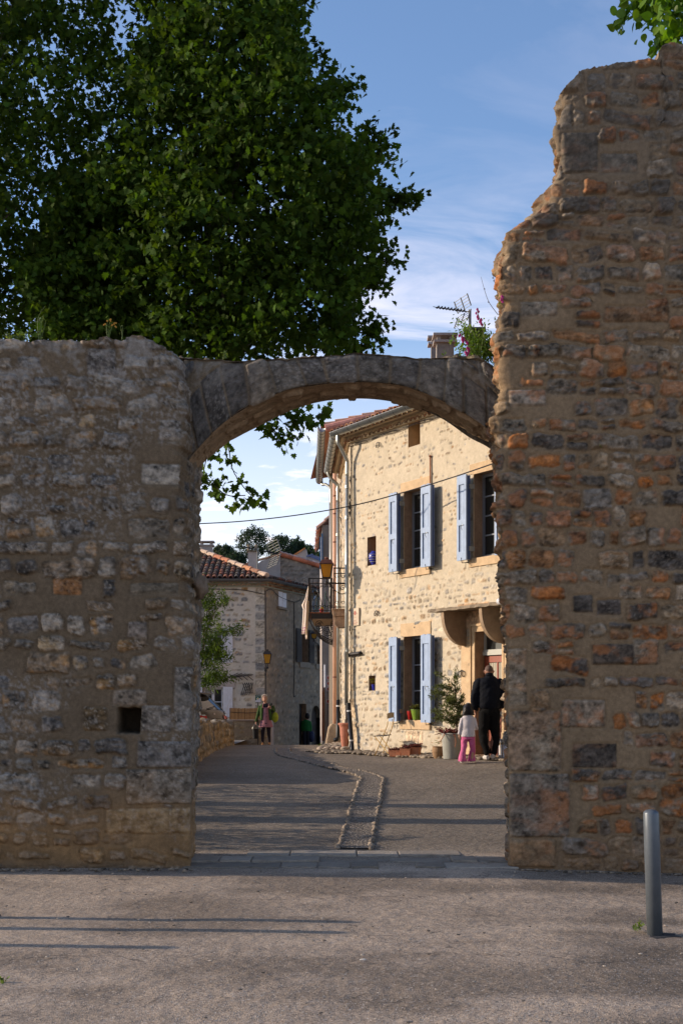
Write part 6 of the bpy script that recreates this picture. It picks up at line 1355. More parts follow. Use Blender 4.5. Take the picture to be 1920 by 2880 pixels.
# ------------------------------------------------------------------ things in front of the stone house
def ga_(px, py, off):          # ground contact point on the house frame
    s = fa(px, 1986, off)[0]; p = TA_(np.array([[s, off, 0]]))[0]; p[2] = float(gz(p[0], p[1])); return p
def agave(name, c, n, L, base, parent, seed, up=.6, mat=None):
    R = random.Random(seed); mb = MB()
    for k in range(n):
        a = k*2.399+R.uniform(-.2, .2); el = up+R.uniform(-.35, .45); l = L*R.uniform(.7, 1.1); d = np.array([math.cos(a)*math.cos(el), math.sin(a)*math.cos(el), math.sin(el)]); sd = np.array([-math.sin(a), math.cos(a), 0])
        w = l*.085; V = []; cc = np.array(base)*R.uniform(.5, 1.5)
        for f, ww in ((0, .7), (.35, 1), (.7, .7), (1, .05)):
            q = np.array(c)+d*l*f+np.array([0, 0, -.25*l*f*f]); V += [q-sd*w*ww+[0, 0, .3*w], q-[0, 0, .3*w], q+sd*w*ww+[0, 0, .3*w]]
        mb.add(V, [(3*i+j, 3*i+j+1, 3*i+j+4, 3*i+j+3) for i in range(3) for j in range(2)], cc)
    return mb.build(name, mat or m_leafd, parent, attr=True)
# olive in its big zinc grey pot
p = ga_(1271, 0, .62)
pot = thing('plant_pot', 'tall pale grey planter holding a young olive tree and maroon succulents', 'planter', p); H = .50; r_ = .205
mb = MB(); mb.lathe([(.165, 0), (.172, .01), (r_, H-.03), (r_+.008, H-.02), (r_+.008, H), (r_-.015, H), (r_-.02, H-.06), (.0, H-.06)], p, 28); mb.build('pot', M('grey_pot', (.33, .33, .29), .6, var=.12, vs=5), pot, smooth=False)
for o_ in pot.children:
    for f_ in o_.data.polygons: f_.use_smooth = True
t = thing('olive_tree', 'young olive tree with narrow grey green leaves growing in the tall planter', 'tree', p+[0, 0, H-.06]); base = p+np.array([0, 0, H-.07])
R = random.Random(8); S = []
tr1 = [base+[.08, 0, 0], base+[.10, .0, .5], base+[.05, 0, 1.0], base+[.06, 0, 1.25]]
for k in range(34):
    h0 = R.uniform(.12, .95); q = np.array([.09, 0, h0]); a = R.uniform(0, 6.28); L = R.uniform(.25, .55)*(1.15 if math.cos(a) < 0 else .75); e = q+[L*math.cos(a)*(1.0)-.06, L*math.sin(a)*.5, R.uniform(.10, .34)]; S.append([base+q, base+(q+e)/2+[0, 0, .05], base+e])
mb = MB(); mb.tube(catm(tr1, 10), np.linspace(.016, .006, 10), 6); mb.build('trunk', m_bark, t)
mb = MB(); C = []; D = []
for s in S+[[tr1[1], tr1[2], tr1[3]]]:
    Q = catm(s, 12); mb.tube(Q, .003, 4); C.append(Q[2:]); D.append(np.gradient(Q, axis=0)[2:])
mb.build('branch', m_bark, t); C = np.vstack(C); D = unit(np.vstack(D)); Rg = np.random.default_rng(3); idx = np.repeat(np.arange(len(C)), 13); n = len(idx)
cl = np.array([.10, .12, .045])*Rg.uniform(.5, 1.5, (n, 1)); leaves('foliage', C[idx]+Rg.normal(size=(n, 3))*.022, D[idx]*.8+Rg.normal(size=(n, 3))*.6, Rg.normal(size=(n, 3))+[0, 0, .5], Rg.uniform(.04, .07, n), 'long', cl, m_leafd, t)
su = thing('maroon_succulent', 'maroon leaved succulents spilling over the rim of the tall planter', 'plant', base)
for k, (dx, dy, L) in enumerate(((-.1, -.08, .22), (.02, -.12, .20), (.12, -.05, .18), (-.17, 0, .2), (.0, .05, .2), (.17, -.02, .15))): agave('rosette', base+[dx, dy, .05], 20, L*1.15, (.17, .045, .05), su, k, .45)
mb = MB(); mb.tube([base+[.02, -.2, .06], base+[.05, -.23, -.08], base+[.03, -.235, -.2]], .007, 5, smoothn=8); mb.tube([base+[-.15, -.15, .06], base+[-.22, -.18, -.05], base+[-.25, -.18, -.1]], .008, 5, smoothn=8); mb.build('trailing_stem', m_terr, su)
# small round tan pot
p = ga_(1231, 0, .60); t = thing('plant_pot', 'small round tan clay pot with a bushy green and orange succulent', 'plant pot', p)
mb = MB(); mb.lathe([(.07, 0), (.095, .05), (.118, .14), (.112, .20), (.105, .215), (.115, .235), (.10, .24), (.09, .20), (0, .2)], p, 22); mb.build('pot', M('tan_clay', (.28, .17, .09), .85, var=.12, vs=9), t)
for k in range(11): q = p+[random.uniform(-.13, .08), random.uniform(-.08, .06), .25+random.uniform(0, .10)]; agave('rosette' if k == 0 else 'rosette', q, 10, .045, (.16, .18, .03) if k % 3 else (.30, .12, .04), t, k, .5, m_leafg)
# terracotta troughs with maroon succulents
for i, (px, py, w, dd_, h, lab) in enumerate(((1112, 2141, .26, .15, .13, 'front low rectangular terracotta trough with small maroon succulents'), (1143, 2139, .21, .21, .165, 'square terracotta pot with maroon succulents between two others'), (1168, 2133, .20, .18, .18, 'rearmost weathered terracotta pot with maroon succulents by the cellar vent'))):
    off = (.62, .50, .36)[i]; p = ga_(px, 0, off); p[2] += .02; t = thing('terracotta_pot', lab, 'plant pot', p, 'terracotta pots of maroon succulents')
    mb = MB(); ang = .35; ca, sa = math.cos(ang), math.sin(ang)
    def rect(w_, d_, z): return [(p[0]+x*ca+y*sa, p[1]-x*sa+y*ca, p[2]+z) for x, y in ((-w_/2, -d_/2), (w_/2, -d_/2), (w_/2, d_/2), (-w_/2, d_/2))]
    V = rect(w*.84, dd_*.84, 0)+rect(w, dd_, h-.03)+rect(w*1.06, dd_*1.06, h-.03)+rect(w*1.06, dd_*1.06, h)+rect(w*.9, dd_*.9, h)+rect(w*.9, dd_*.9, h-.03)
    Fq = [(3, 2, 1, 0)]+[(4*l+j, 4*l+(j+1) % 4, 4*l+4+(j+1) % 4, 4*l+4+j) for l in range(5) for j in range(4)]+[(20, 21, 22, 23)]
    mb.add(V, Fq); mb.build('pot', m_terr, t)
    for k in range(6): agave('succulent', p+[random.uniform(-.4, .4)*w, random.uniform(-.3, .3)*dd_, h-.01], 17, .17 if i else .13, (.16, .05, .055), t, k+i*7, .6)
# window-sill pots
def sillpot(lab, px, pyb, hpx, wpx, mat, seed, leafcol, kind, L, off=-.03):
    s, z = fa(px, pyb, off); p = TA_(np.array([[s, off, z]]))[0]; p[2] = 1.358; sc = 133.; w = wpx/sc/2; h = hpx/sc
    t = thing('sill_pot', lab, 'plant pot', p); mb = MB(); mb.lathe([(w*.62, 0), (w*.66, .01), (w*.95, h*.7), (w*1.0, h*.9), (w*1.08, h*.93), (w*1.08, h), (w*.9, h), (0, h*.9)], p, 20); mb.build('pot', mat, t, smooth=False)
    for k in range(5 if L > .1 else 9): agave('leaves', p+[random.uniform(-.5, .5)*w, random.uniform(-.5, .5)*w, h], 12, L, leafcol, t, seed+k, .8, m_leafg)
    return t
sillpot('small red glazed pot on the lower window sill beside the green one', 1154, 2024, 25, 20, M('red_glaze', (.30, .015, .012), .25, spec=.5), 1, (.12, .16, .05), 'r', .07)
sillpot('round green glazed pot with spiky aloe on the lower window sill', 1171, 2025, 29, 31, M('green_glaze', (.15, .24, .03), .22, spec=.5), 5, (.09, .09, .03), 'g', .18, -.0)
sillpot('pot of yellow flowers half hidden by the lower right shutter', 1186, 2020, 12, 14, m_terr, 9, (.45, .26, .03), 'y', .09, -.08)
s_, z_ = fa(1052, 1940, -.08); p = TA_(np.array([[s_, -.08, NI2[2]+.004]]))[0]; t = thing('niche_pot', 'dark blue pot of yellow green leaves in the small lower wall niche', 'plant pot', p); mb = MB(); mb.lathe([(.035, 0), (.055, .09), (.065, .13), (.05, .135), (0, .12)], p, 16); mb.build('pot', m_bluegl, t)
for k in range(12): agave('leaves', p+[random.uniform(-.09, .02), random.uniform(-.05, .05), .14+random.uniform(0, .12)], 8, .055, (.28, .26, .03), t, k, .3, m_leafg)
# tall tapering terracotta pot by the garage
p = PX(970, 2112, 28.9); t = thing('tall_pot', 'tall tapering terracotta jar standing in the garage corner behind the drainpipe', 'pot', p); mb = MB()
mb.lathe([(.07, 0), (.06, .02), (.06, .04), (.075, .06), (.11, .35), (.125, .55), (.135, .57), (.135, .59), (.16, .60), (.165, .63), (.15, .645), (.11, .64), (0, .6)], p, 22); mb.build('jar', M('rose_terracotta', (.42, .16, .10), .7, var=.12, vs=8), t)
# folding bistro chair
m_ych = M('ochre_lacquered_tube', (.38, .22, .04), .4, metal=.2); cs, _ = fa(1085, 0, .45); q0 = ga_(1082, 0, .52)
ch = thing('folding_chair', 'yellow framed folding bistro chair standing against the house wall', 'chair', q0)
def cp_(px, py, off): s, z = fa(px, py, off); return TA_(np.array([[s, off, z]]))[0]
mb = MB(); r = .009
A = [cp_(1053, 2126, .70), cp_(1110, 2010, .30)]; A2 = [cp_(1073, 2127, .52), cp_(1106, 2040, .2)]
fl1, fl2 = cp_(1054, 2126, .62), cp_(1074, 2127, .42)      # feet of the long legs rising right to the back
bk1, bk2 = cp_(1090, 2030, .50), cp_(1108, 2018, .30)
mb.tube([fl1, cp_(1086, 2048, .56), bk1], r, 7, smoothn=10); mb.build('frame_leg', m_ych, ch, smooth=True)
mb = MB(); mb.tube([fl2, cp_(1101, 2050, .37), bk2], r, 7, smoothn=10); mb.build('frame_leg', m_ych, ch, smooth=True)
mb = MB(); mb.tube([cp_(1052, 2070, .62), cp_(1092, 2120, .58)], r, 7); mb.build('cross_leg', m_ych, ch)
mb = MB(); mb.tube([cp_(1068, 2070, .42), cp_(1106, 2119, .38)], r, 7); mb.build('cross_leg', m_ych, ch)
mb = MB(); c4 = [cp_(1051, 2071, .66), cp_(1068, 2069, .40), cp_(1098, 2067, .36), cp_(1082, 2070, .62)]
for k in range(6): f = k/5; a = c4[0]*(1-f)+c4[3]*f; b = c4[1]*(1-f)+c4[2]*f; mb.bar(a, b, .035, .012)
mb.bar(c4[0], c4[3], .016); mb.bar(c4[1], c4[2], .016); mb.build('seat', m_dark, ch)
mb = MB(); a, b = cp_(1088, 2022, .50), cp_(1108, 2018, .28); V = []
for k in range(7):
    f = k/6; q = a*(1-f)+b*f; V += [q+[0, 0, .0], q+[0, 0, .12-.03*abs(f-.5)]]
mb.add(V, [(2*i, 2*i+2, 2*i+3, 2*i+1) for i in range(6)]); o = mb.build('backrest', M('cream_lacquer', (.50, .40, .26), .5), ch); so = o.modifiers.new('t', 'SOLIDIFY'); so.thickness = .008
# cream box by the door
p = ga_(1408, 0, .36); bx_ = thing('storage_box', 'white box with a gold scalloped edge beside the door', 'box', p); m_gold = M('gold_paint', (.35, .2, .03), .4)
b0 = cp_(1402, 2122, .50); mb = MB(TA_); s0 = fa(1402, 0, .46)[0]; z0 = .68; mb.box(s0, s0+.55, .16, .46, z0, z0+.33); mb.box(s0-.01, s0+.56, .15, .47, z0+.33, z0+.36); mb.build('box', m_white, bx_)
mb = MB(TA_); 
for k in range(8): mb.bar((s0+.04+k*.06, .462, z0+.31), (s0+.065+k*.06, .462, z0+.26), .008, .004, up=(0, 1, 0)); mb.bar((s0+.065+k*.06, .462, z0+.26), (s0+.10+k*.06, .462, z0+.31), .008, .004, up=(0, 1, 0))
for xx in (.03, .09): mb.box(s0+xx, s0+xx+.012, .46, .464, z0, z0+.28)
mb.build('scallop_trim', m_gold, bx_)

# ------------------------------------------------------------------ parked car
car = thing('parked_car', 'dark bronze grey estate car parked behind the low wall, tail to the lane', 'car', (-3.95, 39, .47))
ph = math.radians(63); LAT = np.array([math.cos(ph), math.sin(ph)]); FW = np.array([-math.sin(ph), math.cos(ph)]); RC = np.array([(606-960)*39/F, 39.0])
def TC(V): V = np.asarray(V, float); return np.stack([RC[0]+LAT[0]*V[:, 0]+FW[0]*V[:, 1], RC[1]+LAT[1]*V[:, 0]+FW[1]*V[:, 1], .47+V[:, 2]], 1)
m_car = M('bronze_metallic_paint', (.075, .062, .048), .28, metal=.55, spec=.6, var=.05, vs=3); m_cglass = M('tinted_car_glass', (.012, .016, .016), .05, spec=.8); m_tyre = M('tyre', (.015, .015, .015), .8); m_rim = M('alloy', (.35, .35, .36), .3, metal=.9)
prof = [(.10, .22), (.0, .30), (-.05, .50), (-.03, .68), (.02, .86), (.06, .98), (.10, 1.04), (.50, 1.46), (.62, 1.55), (.95, 1.60), (1.8, 1.63), (2.5, 1.58), (2.85, 1.48), (3.5, 1.03), (3.9, .95), (4.35, .82), (4.5, .62), (4.48, .35), (4.3, .22)]
wz = lambda z: .90-(.20*max(0, z-.95)/.65)**1.0-.03*abs(z-.6)
us = np.linspace(-1, 1, 13); V = []
for y, z in prof:
    for u in us:
        e = abs(u)**4; V.append((u*wz(z)*(1 if abs(u) < 1 else 1), y+(.16*e if y < 2 else -.20*e)*(1 if z > .25 else .7), z-.05*e*(z > 1.3)))
n = len(us); Fq = [(i*n+j, i*n+j+1, (i+1)*n+j+1, (i+1)*n+j) for i in range(len(prof)-1) for j in range(n-1)]
Fq += [tuple(i*n for i in range(len(prof))), tuple(i*n+n-1 for i in range(len(prof)))[::-1], tuple(range(n)), tuple((len(prof)-1)*n+j for j in range(n))[::-1]]
mb = MB(TC); mb.add(V, Fq); o = mb.build('body', m_car, car, smooth=True); bv = o.modifiers.new('b', 'EDGE_SPLIT'); bv.split_angle = math.radians(40)
def onrear(u, f, y0, z0, y1, z1, out=.012):
    y = y0*(1-f)+y1*f; z = z0*(1-f)+z1*f; e = abs(u)**4; return (u*wz(z), y+.16*e-out, z-.05*e*(z > 1.3)+out*.4)
def panel(us_, y0, z0, y1, z1, out, nm, mat, pr=car, k=6):
    V = [onrear(u, f, y0, z0, y1, z1, out) for f in np.linspace(0, 1, 4) for u in np.linspace(us_[0], us_[1], k)]
    mb = MB(TC); mb.add(V, [(i*k+j, i*k+j+1, (i+1)*k+j+1, (i+1)*k+j) for i in range(3) for j in range(k-1)]); return mb.build(nm, mat, pr, smooth=True)
panel((-.86, .86), .12, 1.06, .49, 1.45, .010, 'rear_window', m_cglass, k=12)
mb = MB(TC); V = [(u*.62, .36-.02*(1-u*u)+.10*abs(u)**3, 1.55+dz) for dz in (0, .035) for u in us]+[(u*.64, .72, 1.585+dz) for dz in (0, .03) for u in us]
mb.add(V, [(j, j+1, n+j+1, n+j) for j in range(n-1)]+[(2*n+j, 2*n+j+1, j+1, j) for j in range(n-1)]+[(n+j, n+j+1, 3*n+j+1, 3*n+j) for j in range(n-1)]); mb.build('roof_spoiler', m_car, car, smooth=True)
m_tail = M('tail_light_red', (.45, .012, .012), .15, spec=.6); m_tailw = M('tail_light_clear', (.5, .5, .5), .12, spec=.6)
for sg_, nm in ((-1, 'l'), (1, 'r')):
    o = panel((sg_*.98, sg_*.55), -.01, .76, .02, .88, .02, 'tail_light', m_tail); panel((sg_*.98, sg_*.80), .02, .885, .07, 1.02, .022, 'clear_lens', m_tailw, o); panel((sg_*.78, sg_*.62), .0, .86, .02, .90, .026, 'indicator_lens', m_tailw, o)
o = panel((-.30, .30), -.035, .62, -.02, .78, .004, 'plate_recess', m_black)
pl_ = panel((-.27, .27), -.035, .65, -.025, .755, .02, 'number_plate', M('plate_white', (.50, .48, .38), .4), k=3)
textmesh('BA-074-', .105, lambda V: TC(np.stack([V[:, 0]*1.05, -.062-V[:, 2]+.0*V[:, 0], .702+V[:, 1]], 1)), m_black, 'plate_lettering', pl_)
panel((-.29, -.265), -.035, .65, -.025, .755, .022, 'plate_band', m_blued, pl_)
mb = MB(TC); mb.bar((-.35, .10, 1.09), (.15, .14, 1.16), .02); mb.build('rear_wiper', m_black, car)
mb = MB(TC); mb.tube([(0, .045, .92), (0, .035, .92)], .045, 14); mb.build('tailgate_badge', m_rim, car)
mb = MB(TC); mb.box(-.7, .7, -.06, -.03, .48, .52); mb.build('bumper_trim', m_black, car)
for sg_ in (-1, 1):
    mb = MB(TC); pts = [(.42, 1.04), (.78, 1.48), (2.6, 1.48), (3.25, 1.06)]; 
    V = [(sg_*(wz(z)+.006), y, z) for y, z in pts]; mb.add(V, [(0, 1, 2, 3)]); mb.build('side_window', m_cglass, car)
    for y in (.95, 3.6):
        mb = MB(TC); mb.tube([(sg_*.70, y, .32), (sg_*.90, y, .32)], .32, 24); w = mb.build('wheel', m_tyre, car); mb = MB(TC); mb.tube([(sg_*.88, y, .32), (sg_*.91, y, .32)], .21, 16); mb.build('rim', m_rim, w)
    mb = MB(TC); mb.blob((sg_*.98, 3.0, 1.10), (.10, .08, .08), 1, amp=0); mb.build('wing_mirror', m_car, car)
# ------------------------------------------------------------------ people
def fuse(mb, name, mat, parent, vox=.010, it=6, noise=0., ns=9.):
    V = np.vstack(mb.V); me = bpy.data.meshes.new('t'); me.from_pydata([tuple(v) for v in V], [], mb.Fc); o = bpy.data.objects.new('t', me); SC.collection.objects.link(o)
    r = o.modifiers.new('r', 'REMESH'); r.mode = 'VOXEL'; r.voxel_size = vox; s = o.modifiers.new('s', 'SMOOTH'); s.factor = .5; s.iterations = it
    dg = bpy.context.evaluated_depsgraph_get(); m2 = bpy.data.meshes.new_from_object(o.evaluated_get(dg)); k = len(m2.vertices)
    W = np.empty(k*3, np.float32); m2.vertices.foreach_get('co', W); W = W.reshape(-1, 3).astype(float)
    Nv = np.empty(k*3, np.float32); m2.vertices.foreach_get('normal', Nv); Nv = Nv.reshape(-1, 3)
    if noise: W = W+Nv*((fbm(W[:, 0]*ns+W[:, 1]*ns, W[:, 2]*ns*.8, 5, 3)-.5)*2*noise+(abs(fbm(W[:, 0]*ns*.7-W[:, 2]*ns*.5, W[:, 2]*ns*.6+W[:, 1]*4, 9, 3)-.5)*-2*noise))[:, None]
    Fq = [tuple(p.vertices) for p in m2.polygons]; bpy.data.objects.remove(o); bpy.data.meshes.remove(m2)
    return mkobj(name, W, Fq, mat, parent, smooth=True)
def hand(mb, w, d, side, pal, s=1.0, curl=.5):
    """w wrist point, d direction of the fingers, side: towards the thumb, pal: palm normal"""
    w = np.asarray(w, float); d = np.asarray(d, float)/np.linalg.norm(d); side = np.asarray(side, float); side = side-d*(side@d); side /= np.linalg.norm(side); pal = np.cross(d, side) if pal is None else np.asarray(pal, float)
    mb.tube([w, w+d*.04*s, w+d*.085*s], [.026*s, .038*s, .040*s], 10, ry=[.020*s, .017*s, .014*s], hint=pal)
    for k, (o_, L) in enumerate(((.030, .070), (.011, .080), (-.010, .075), (-.029, .058))):
        b = w+d*.080*s+side*o_*s; c1_ = b+(d*math.cos(curl*.5)+pal*math.sin(curl*.5))*L*.5*s; c2_ = c1_+(d*math.cos(curl*1.6)+pal*math.sin(curl*1.6))*L*.5*s
        mb.tube([b-d*.01*s, c1_, c2_], [.0095*s, .009*s, .0075*s], 7)
    b = w+d*.028*s+side*.028*s; mb.tube([b, b+(d*.7+side*.75)*.035*s, b+(d*1.2+side*.75+pal*.3)*.055*s], [.012*s, .011*s, .009*s], 7)
m_skinA = M('fair_skin', (.46, .25, .17), .55, var=.06, vs=12); m_skinB = M('tanned_skin', (.26, .125, .08), .5, var=.08, vs=12)
def head(mb, c, s=1., face=None, tilt=0.):
    """c centre of the skull, face: unit vector the face looks to"""
    c = np.asarray(c, float); f = np.asarray(face, float); rt = np.cross(f, [0, 0, 1.]); rt /= np.linalg.norm(rt)
    mb.tube([c+np.array([0, 0, z])*s+f*o*s for z, o in ((-.125, .035), (-.10, .028), (-.05, .012), (0, 0), (.05, -.004), (.09, -.008), (.115, -.01))], [x*s for x in (.030, .052, .068, .076, .074, .055, .022)], 16, ry=[x*s for x in (.030, .058, .085, .096, .094, .070, .028)], hint=f)
    mb.tube([c+f*.088*s+[0, 0, .012*s], c+f*.112*s+[0, 0, -.028*s], c+f*.092*s+[0, 0, -.038*s]], [.010*s, .014*s, .012*s], 8)     # nose
    for g_ in (-1, 1): mb.tube([c+rt*g_*.074*s+[0, 0, .022*s]-f*.01*s, c+rt*g_*.086*s-f*.018*s, c+rt*g_*.076*s+[0, 0, -.03*s]-f*.006*s], [.012*s, .019*s, .010*s], 8)     # ears
    mb.tube([c+f*.088*s-rt*.02*s+[0, 0, -.066*s], c+f*.098*s+[0, 0, -.068*s], c+f*.088*s+rt*.02*s+[0, 0, -.066*s]], .009*s, 6)      # mouth
def eyes(c, s, f, parent):
    c = np.asarray(c, float); f = np.asarray(f, float); rt = np.cross(f, [0, 0, 1.]); rt /= np.linalg.norm(rt)
    for g_ in (-1, 1): mb = MB(); mb.blob(c+rt*g_*.031*s+f*.083*s+[0, 0, .008*s], .012*s, 1, amp=0); mb.build('eye', M('dark_eye', (.03, .02, .015), .3), parent)
def shoe(mb, heel, d, s=1.):
    heel = np.asarray(heel, float); d = np.asarray(d, float)
    P = [heel+d*x*s+[0, 0, z*s] for x, z in ((-.035, .040), (.03, .052), (.10, .045), (.17, .032), (.225, .024))]; mb.tube(P, [.030*s, .040*s, .042*s, .046*s, .028*s], 12, ry=[.038*s, .052*s, .044*s, .032*s, .020*s], hint=(0, 0, 1))
# man in the dark bomber jacket, seen from behind
S_ = 22.9/F; x0 = (1376-960)*S_; y0 = 22.9; z0 = PX(0, 2138, 22.9)[2]
def mk(px, py, dy=0.): return np.array([(px-960)*S_, y0+dy, EYE+(1986-py)*S_])
man = thing('person', 'bald man in black jacket and trousers seen from behind at the red door', 'person', (x0, y0, z0)); hf = np.array([.1, .97, -.2]); hf /= np.linalg.norm(hf)
mb = MB(); hc = mk(1375, 1889, .03); head(mb, hc, 1.0, hf)
mb.tube([mk(1376, 1925, -.01), mk(1375, 1905, .0), hc+[0, 0, -.02]], [.062, .060, .055], 12)
mb.tube([mk(1376, 1925), mk(1376, 1950), mk(1376, 1975), mk(1376, 2000)], [.15, .155, .15, .155], 14, ry=[.10, .11, .11, .11])
Ls, Le, Lw = mk(1345, 1922), mk(1333, 1968, -.02), mk(1337, 2003, .05); Rs, Re, Rw = mk(1407, 1922), mk(1416, 1962, -.03), mk(1408, 1998, .08)
for a, b, c in ((Ls, Le, Lw), (Rs, Re, Rw)): mb.tube([a, (a+b)/2, b, (b+c)/2, c], [.055, .05, .042, .038, .027], 10, smoothn=12)
for hx_, kx, ax_ in ((1364, 1362, 1371), (1388, 1390, 1385)): mb.tube([mk(hx_, 1998), mk(hx_-1, 2030), mk(kx, 2065, .02), mk(ax_, 2095), mk(ax_, 2128)], [.095, .08, .055, .05, .035], 12, smoothn=14)
hand(mb, Lw, (.02, .12, -.9), (.3, .9, .1), np.array([1.0, 0, 0]), 1.0, .45); hand(mb, Rw, (-.2, .3, -.9), (0, .9, .1), np.array([-1.0, 0, 0]), 1.0, .3)
fuse(mb, 'body', m_skinB, man, .0075, 3)
mb = MB(); mb.blob(hc+[0, -.012, .035], (.0765, .092, .083), 1, 16, 12, 0); mb.build('shaved_hair', M('shaved_stubble', (.10, .06, .045), .75, var=.3, vs=60), man, smooth=True)
mb = MB(); pm = [mk(1376, 1897, -.0), mk(1376, 1903, -.01), mk(1376, 1909, -.01), mk(1375, 1920, -.015), mk(1375, 1942, -.02), mk(1375, 1965, -.02), mk(1375, 1983, -.01), mk(1375, 1990, 0)]
mb.tube(pm, [.072, .085, .155, .205, .215, .215, .205, .185], 22, ry=[.070, .08, .095, .125, .145, .15, .145, .13], hint=(0, 1, 0), smoothn=26)
for a, b, c, sg_ in ((Ls, Le, Lw, -1), (Rs, Re, Rw, 1)): mb.tube([a+[sg_*-.05, 0, .03], a+[sg_*.0, 0, 0], (a+b)/2+[sg_*.015, 0, 0], b+[sg_*.01, 0, 0], (b+c)/2+[sg_*.005, 0, 0], c+[0, 0, .05], c+[0, 0, .012]], [.07, .085, .082, .075, .068, .058, .040], 14, smoothn=22)
m_jack = M('black_nylon', (.005, .006, .010), .8, spec=.12, var=.2, vs=8); jk = fuse(mb, 'jacket', m_jack, man, .011, 4, .013, 9)
mb = MB(); mb.tube([mk(1375, 1986), mk(1375, 1993)], [.205, .178], 24, ry=[.148, .128]); mb.build('waistband', m_jack, jk, smooth=True)
mb = MB(); mb.tube([mk(1375.5, 1904, -.015), mk(1375.5, 1895, -.0)], [.082, .070], 18, ry=[.080, .068]); mb.build('collar', m_jack, jk, smooth=True)
mb = MB(); mb.tube([mk(1376, 1984), mk(1376, 2000), mk(1376, 2014)], [.165, .185, .17], 18, ry=[.12, .14, .12])
for hx_, kx, ax_, sg_ in ((1362, 1359, 1368, -1), (1390, 1392, 1388, 1)): mb.tube([mk(hx_, 2000), mk(hx_, 2030), mk(kx, 2062, .02), mk(kx+2, 2085), mk(ax_, 2108), mk(ax_+sg_*0, 2119), mk(ax_+1, 2125, .01)], [.115, .112, .092, .082, .070, .062, .045], 14, smoothn=22)
fuse(mb, 'trousers', M('black_cotton', (.007, .0065, .0065), .9, spec=.1, var=.15, vs=9), man, .011, 4, .014, 8)
m_wshoe = M('white_trainer', (.50, .46, .42), .6, var=.08, vs=20)
for px, py, dx in ((1370, 2138, -.1), (1385.5, 2135, .15)):
    h_ = mk(px, py, .0); mb = MB(); shoe(mb, h_, (dx, .98, 0), 1.15); sh_ = fuse(mb, 'shoe', m_wshoe, man, .008, 3)
# little girl
S_ = 22.5/F; y0 = 22.5
girl = thing('person', 'small girl with black hair, white long sleeved top and pink flared trousers beside the man', 'person', (( 1314-960)*S_, y0, PX(0, 2146, y0)[2])); s_ = .80
hc = mk(1316, 1999, .02); gf = np.array([.25, .95, .0]); gf /= np.linalg.norm(gf); mb = MB(); head(mb, hc, .92, gf); mb.tube([mk(1316, 2024), mk(1316, 2008)], [.036, .036], 10)
mb.tube([mk(1316, 2022), mk(1316, 2040), mk(1316, 2060), mk(1316, 2076)], [.10, .10, .098, .11], 12, ry=[.065, .07, .07, .075])
Ls, Le, Lw = mk(1301, 2022), mk(1295, 2043, -.02), mk(1291, 2066, .0); Rs, Re, Rw = mk(1331, 2022), mk(1337, 2042, .0), mk(1342, 2050, .12)
for a, b, c in ((Ls, Le, Lw), (Rs, Re, Rw)): mb.tube([a, b, c], [.032, .027, .018], 8, smoothn=8)
gl = ((1307, 1303, 1299), (1325, 1329, 1326))
for hx_, kx, ax_ in gl: mb.tube([mk(hx_, 2072), mk(kx, 2105, .02), mk(ax_, 2138)], [.055, .04, .028], 10, smoothn=8)
hand(mb, Lw, (-.05, .05, -1), (.2, 1, 0), np.array([1.0, 0, 0]), .68, .5); hand(mb, Rw, (.3, .9, -.1), (0, 0, 1), np.array([-.9, .3, 0]), .68, .4); fuse(mb, 'body', m_skinA, girl, .006, 2)
mb = MB(); mb.tube([mk(1316, 2010), mk(1316, 2016), mk(1316, 2030), mk(1316, 2050), mk(1316, 2064), mk(1316, 2073)], [.052, .105, .128, .128, .130, .136], 18, ry=[.05, .072, .088, .092, .095, .10], hint=(0, 1, 0), smoothn=18)
for a, b, c in ((Ls, Le, Lw), (Rs, Re, Rw)): mb.tube([a+[0, 0, .01], (a+b)/2, b, (b+c)/2, c], [.045, .045, .040, .036, .034], 10, smoothn=14)
fuse(mb, 'top', M('white_cotton', (.50, .46, .47), .9, var=.04, vs=9), girl, .008, 3, .006, 14)
mb = MB(); mb.tube([mk(1316, 2068), mk(1316, 2080)], [.125, .12], 16, ry=[.09, .09])
for (hx_, kx, ax_), dy in zip(gl, (-.06, .04)): mb.tube([mk(hx_, 2072), mk((hx_+kx)/2, 2090), mk(kx, 2108, dy*.5), mk(ax_, 2125, dy), mk(ax_, 2142, dy)], [.070, .062, .052, .062, .078], 14, smoothn=18)
fuse(mb, 'trousers', M('pink_trousers', (.52, .11, .24), .85, var=.06, vs=9), girl, .008, 3, .009, 12)
mb = MB(); mb.tube([hc+[0, -.0, .118], hc+[0, -.01, .10], hc+[0, -.012, .05], hc+[0, -.02, 0], hc+[0, -.03, -.05], hc+[0, -.035, -.085]], [.03, .068, .092, .100, .112, .118], 20, ry=[.03, .075, .10, .10, .085, .07], hint=(0, 1, 0), smoothn=16)
fuse(mb, 'hair', M('black_hair', (.007, .005, .0045), .5, spec=.25, var=.3, vs=40, stretch=(6, 6, .5)), girl, .007, 2, .006, 20)
for ax_, dy, py in ((1299, -.06, 2147), (1326, .04, 2144)):
    mb = MB(); shoe(mb, mk(ax_, py, dy), (.25 if ax_ > 1310 else -.02, .96, 0), .72); fuse(mb, 'shoe', m_wshoe, girl, .007, 2)
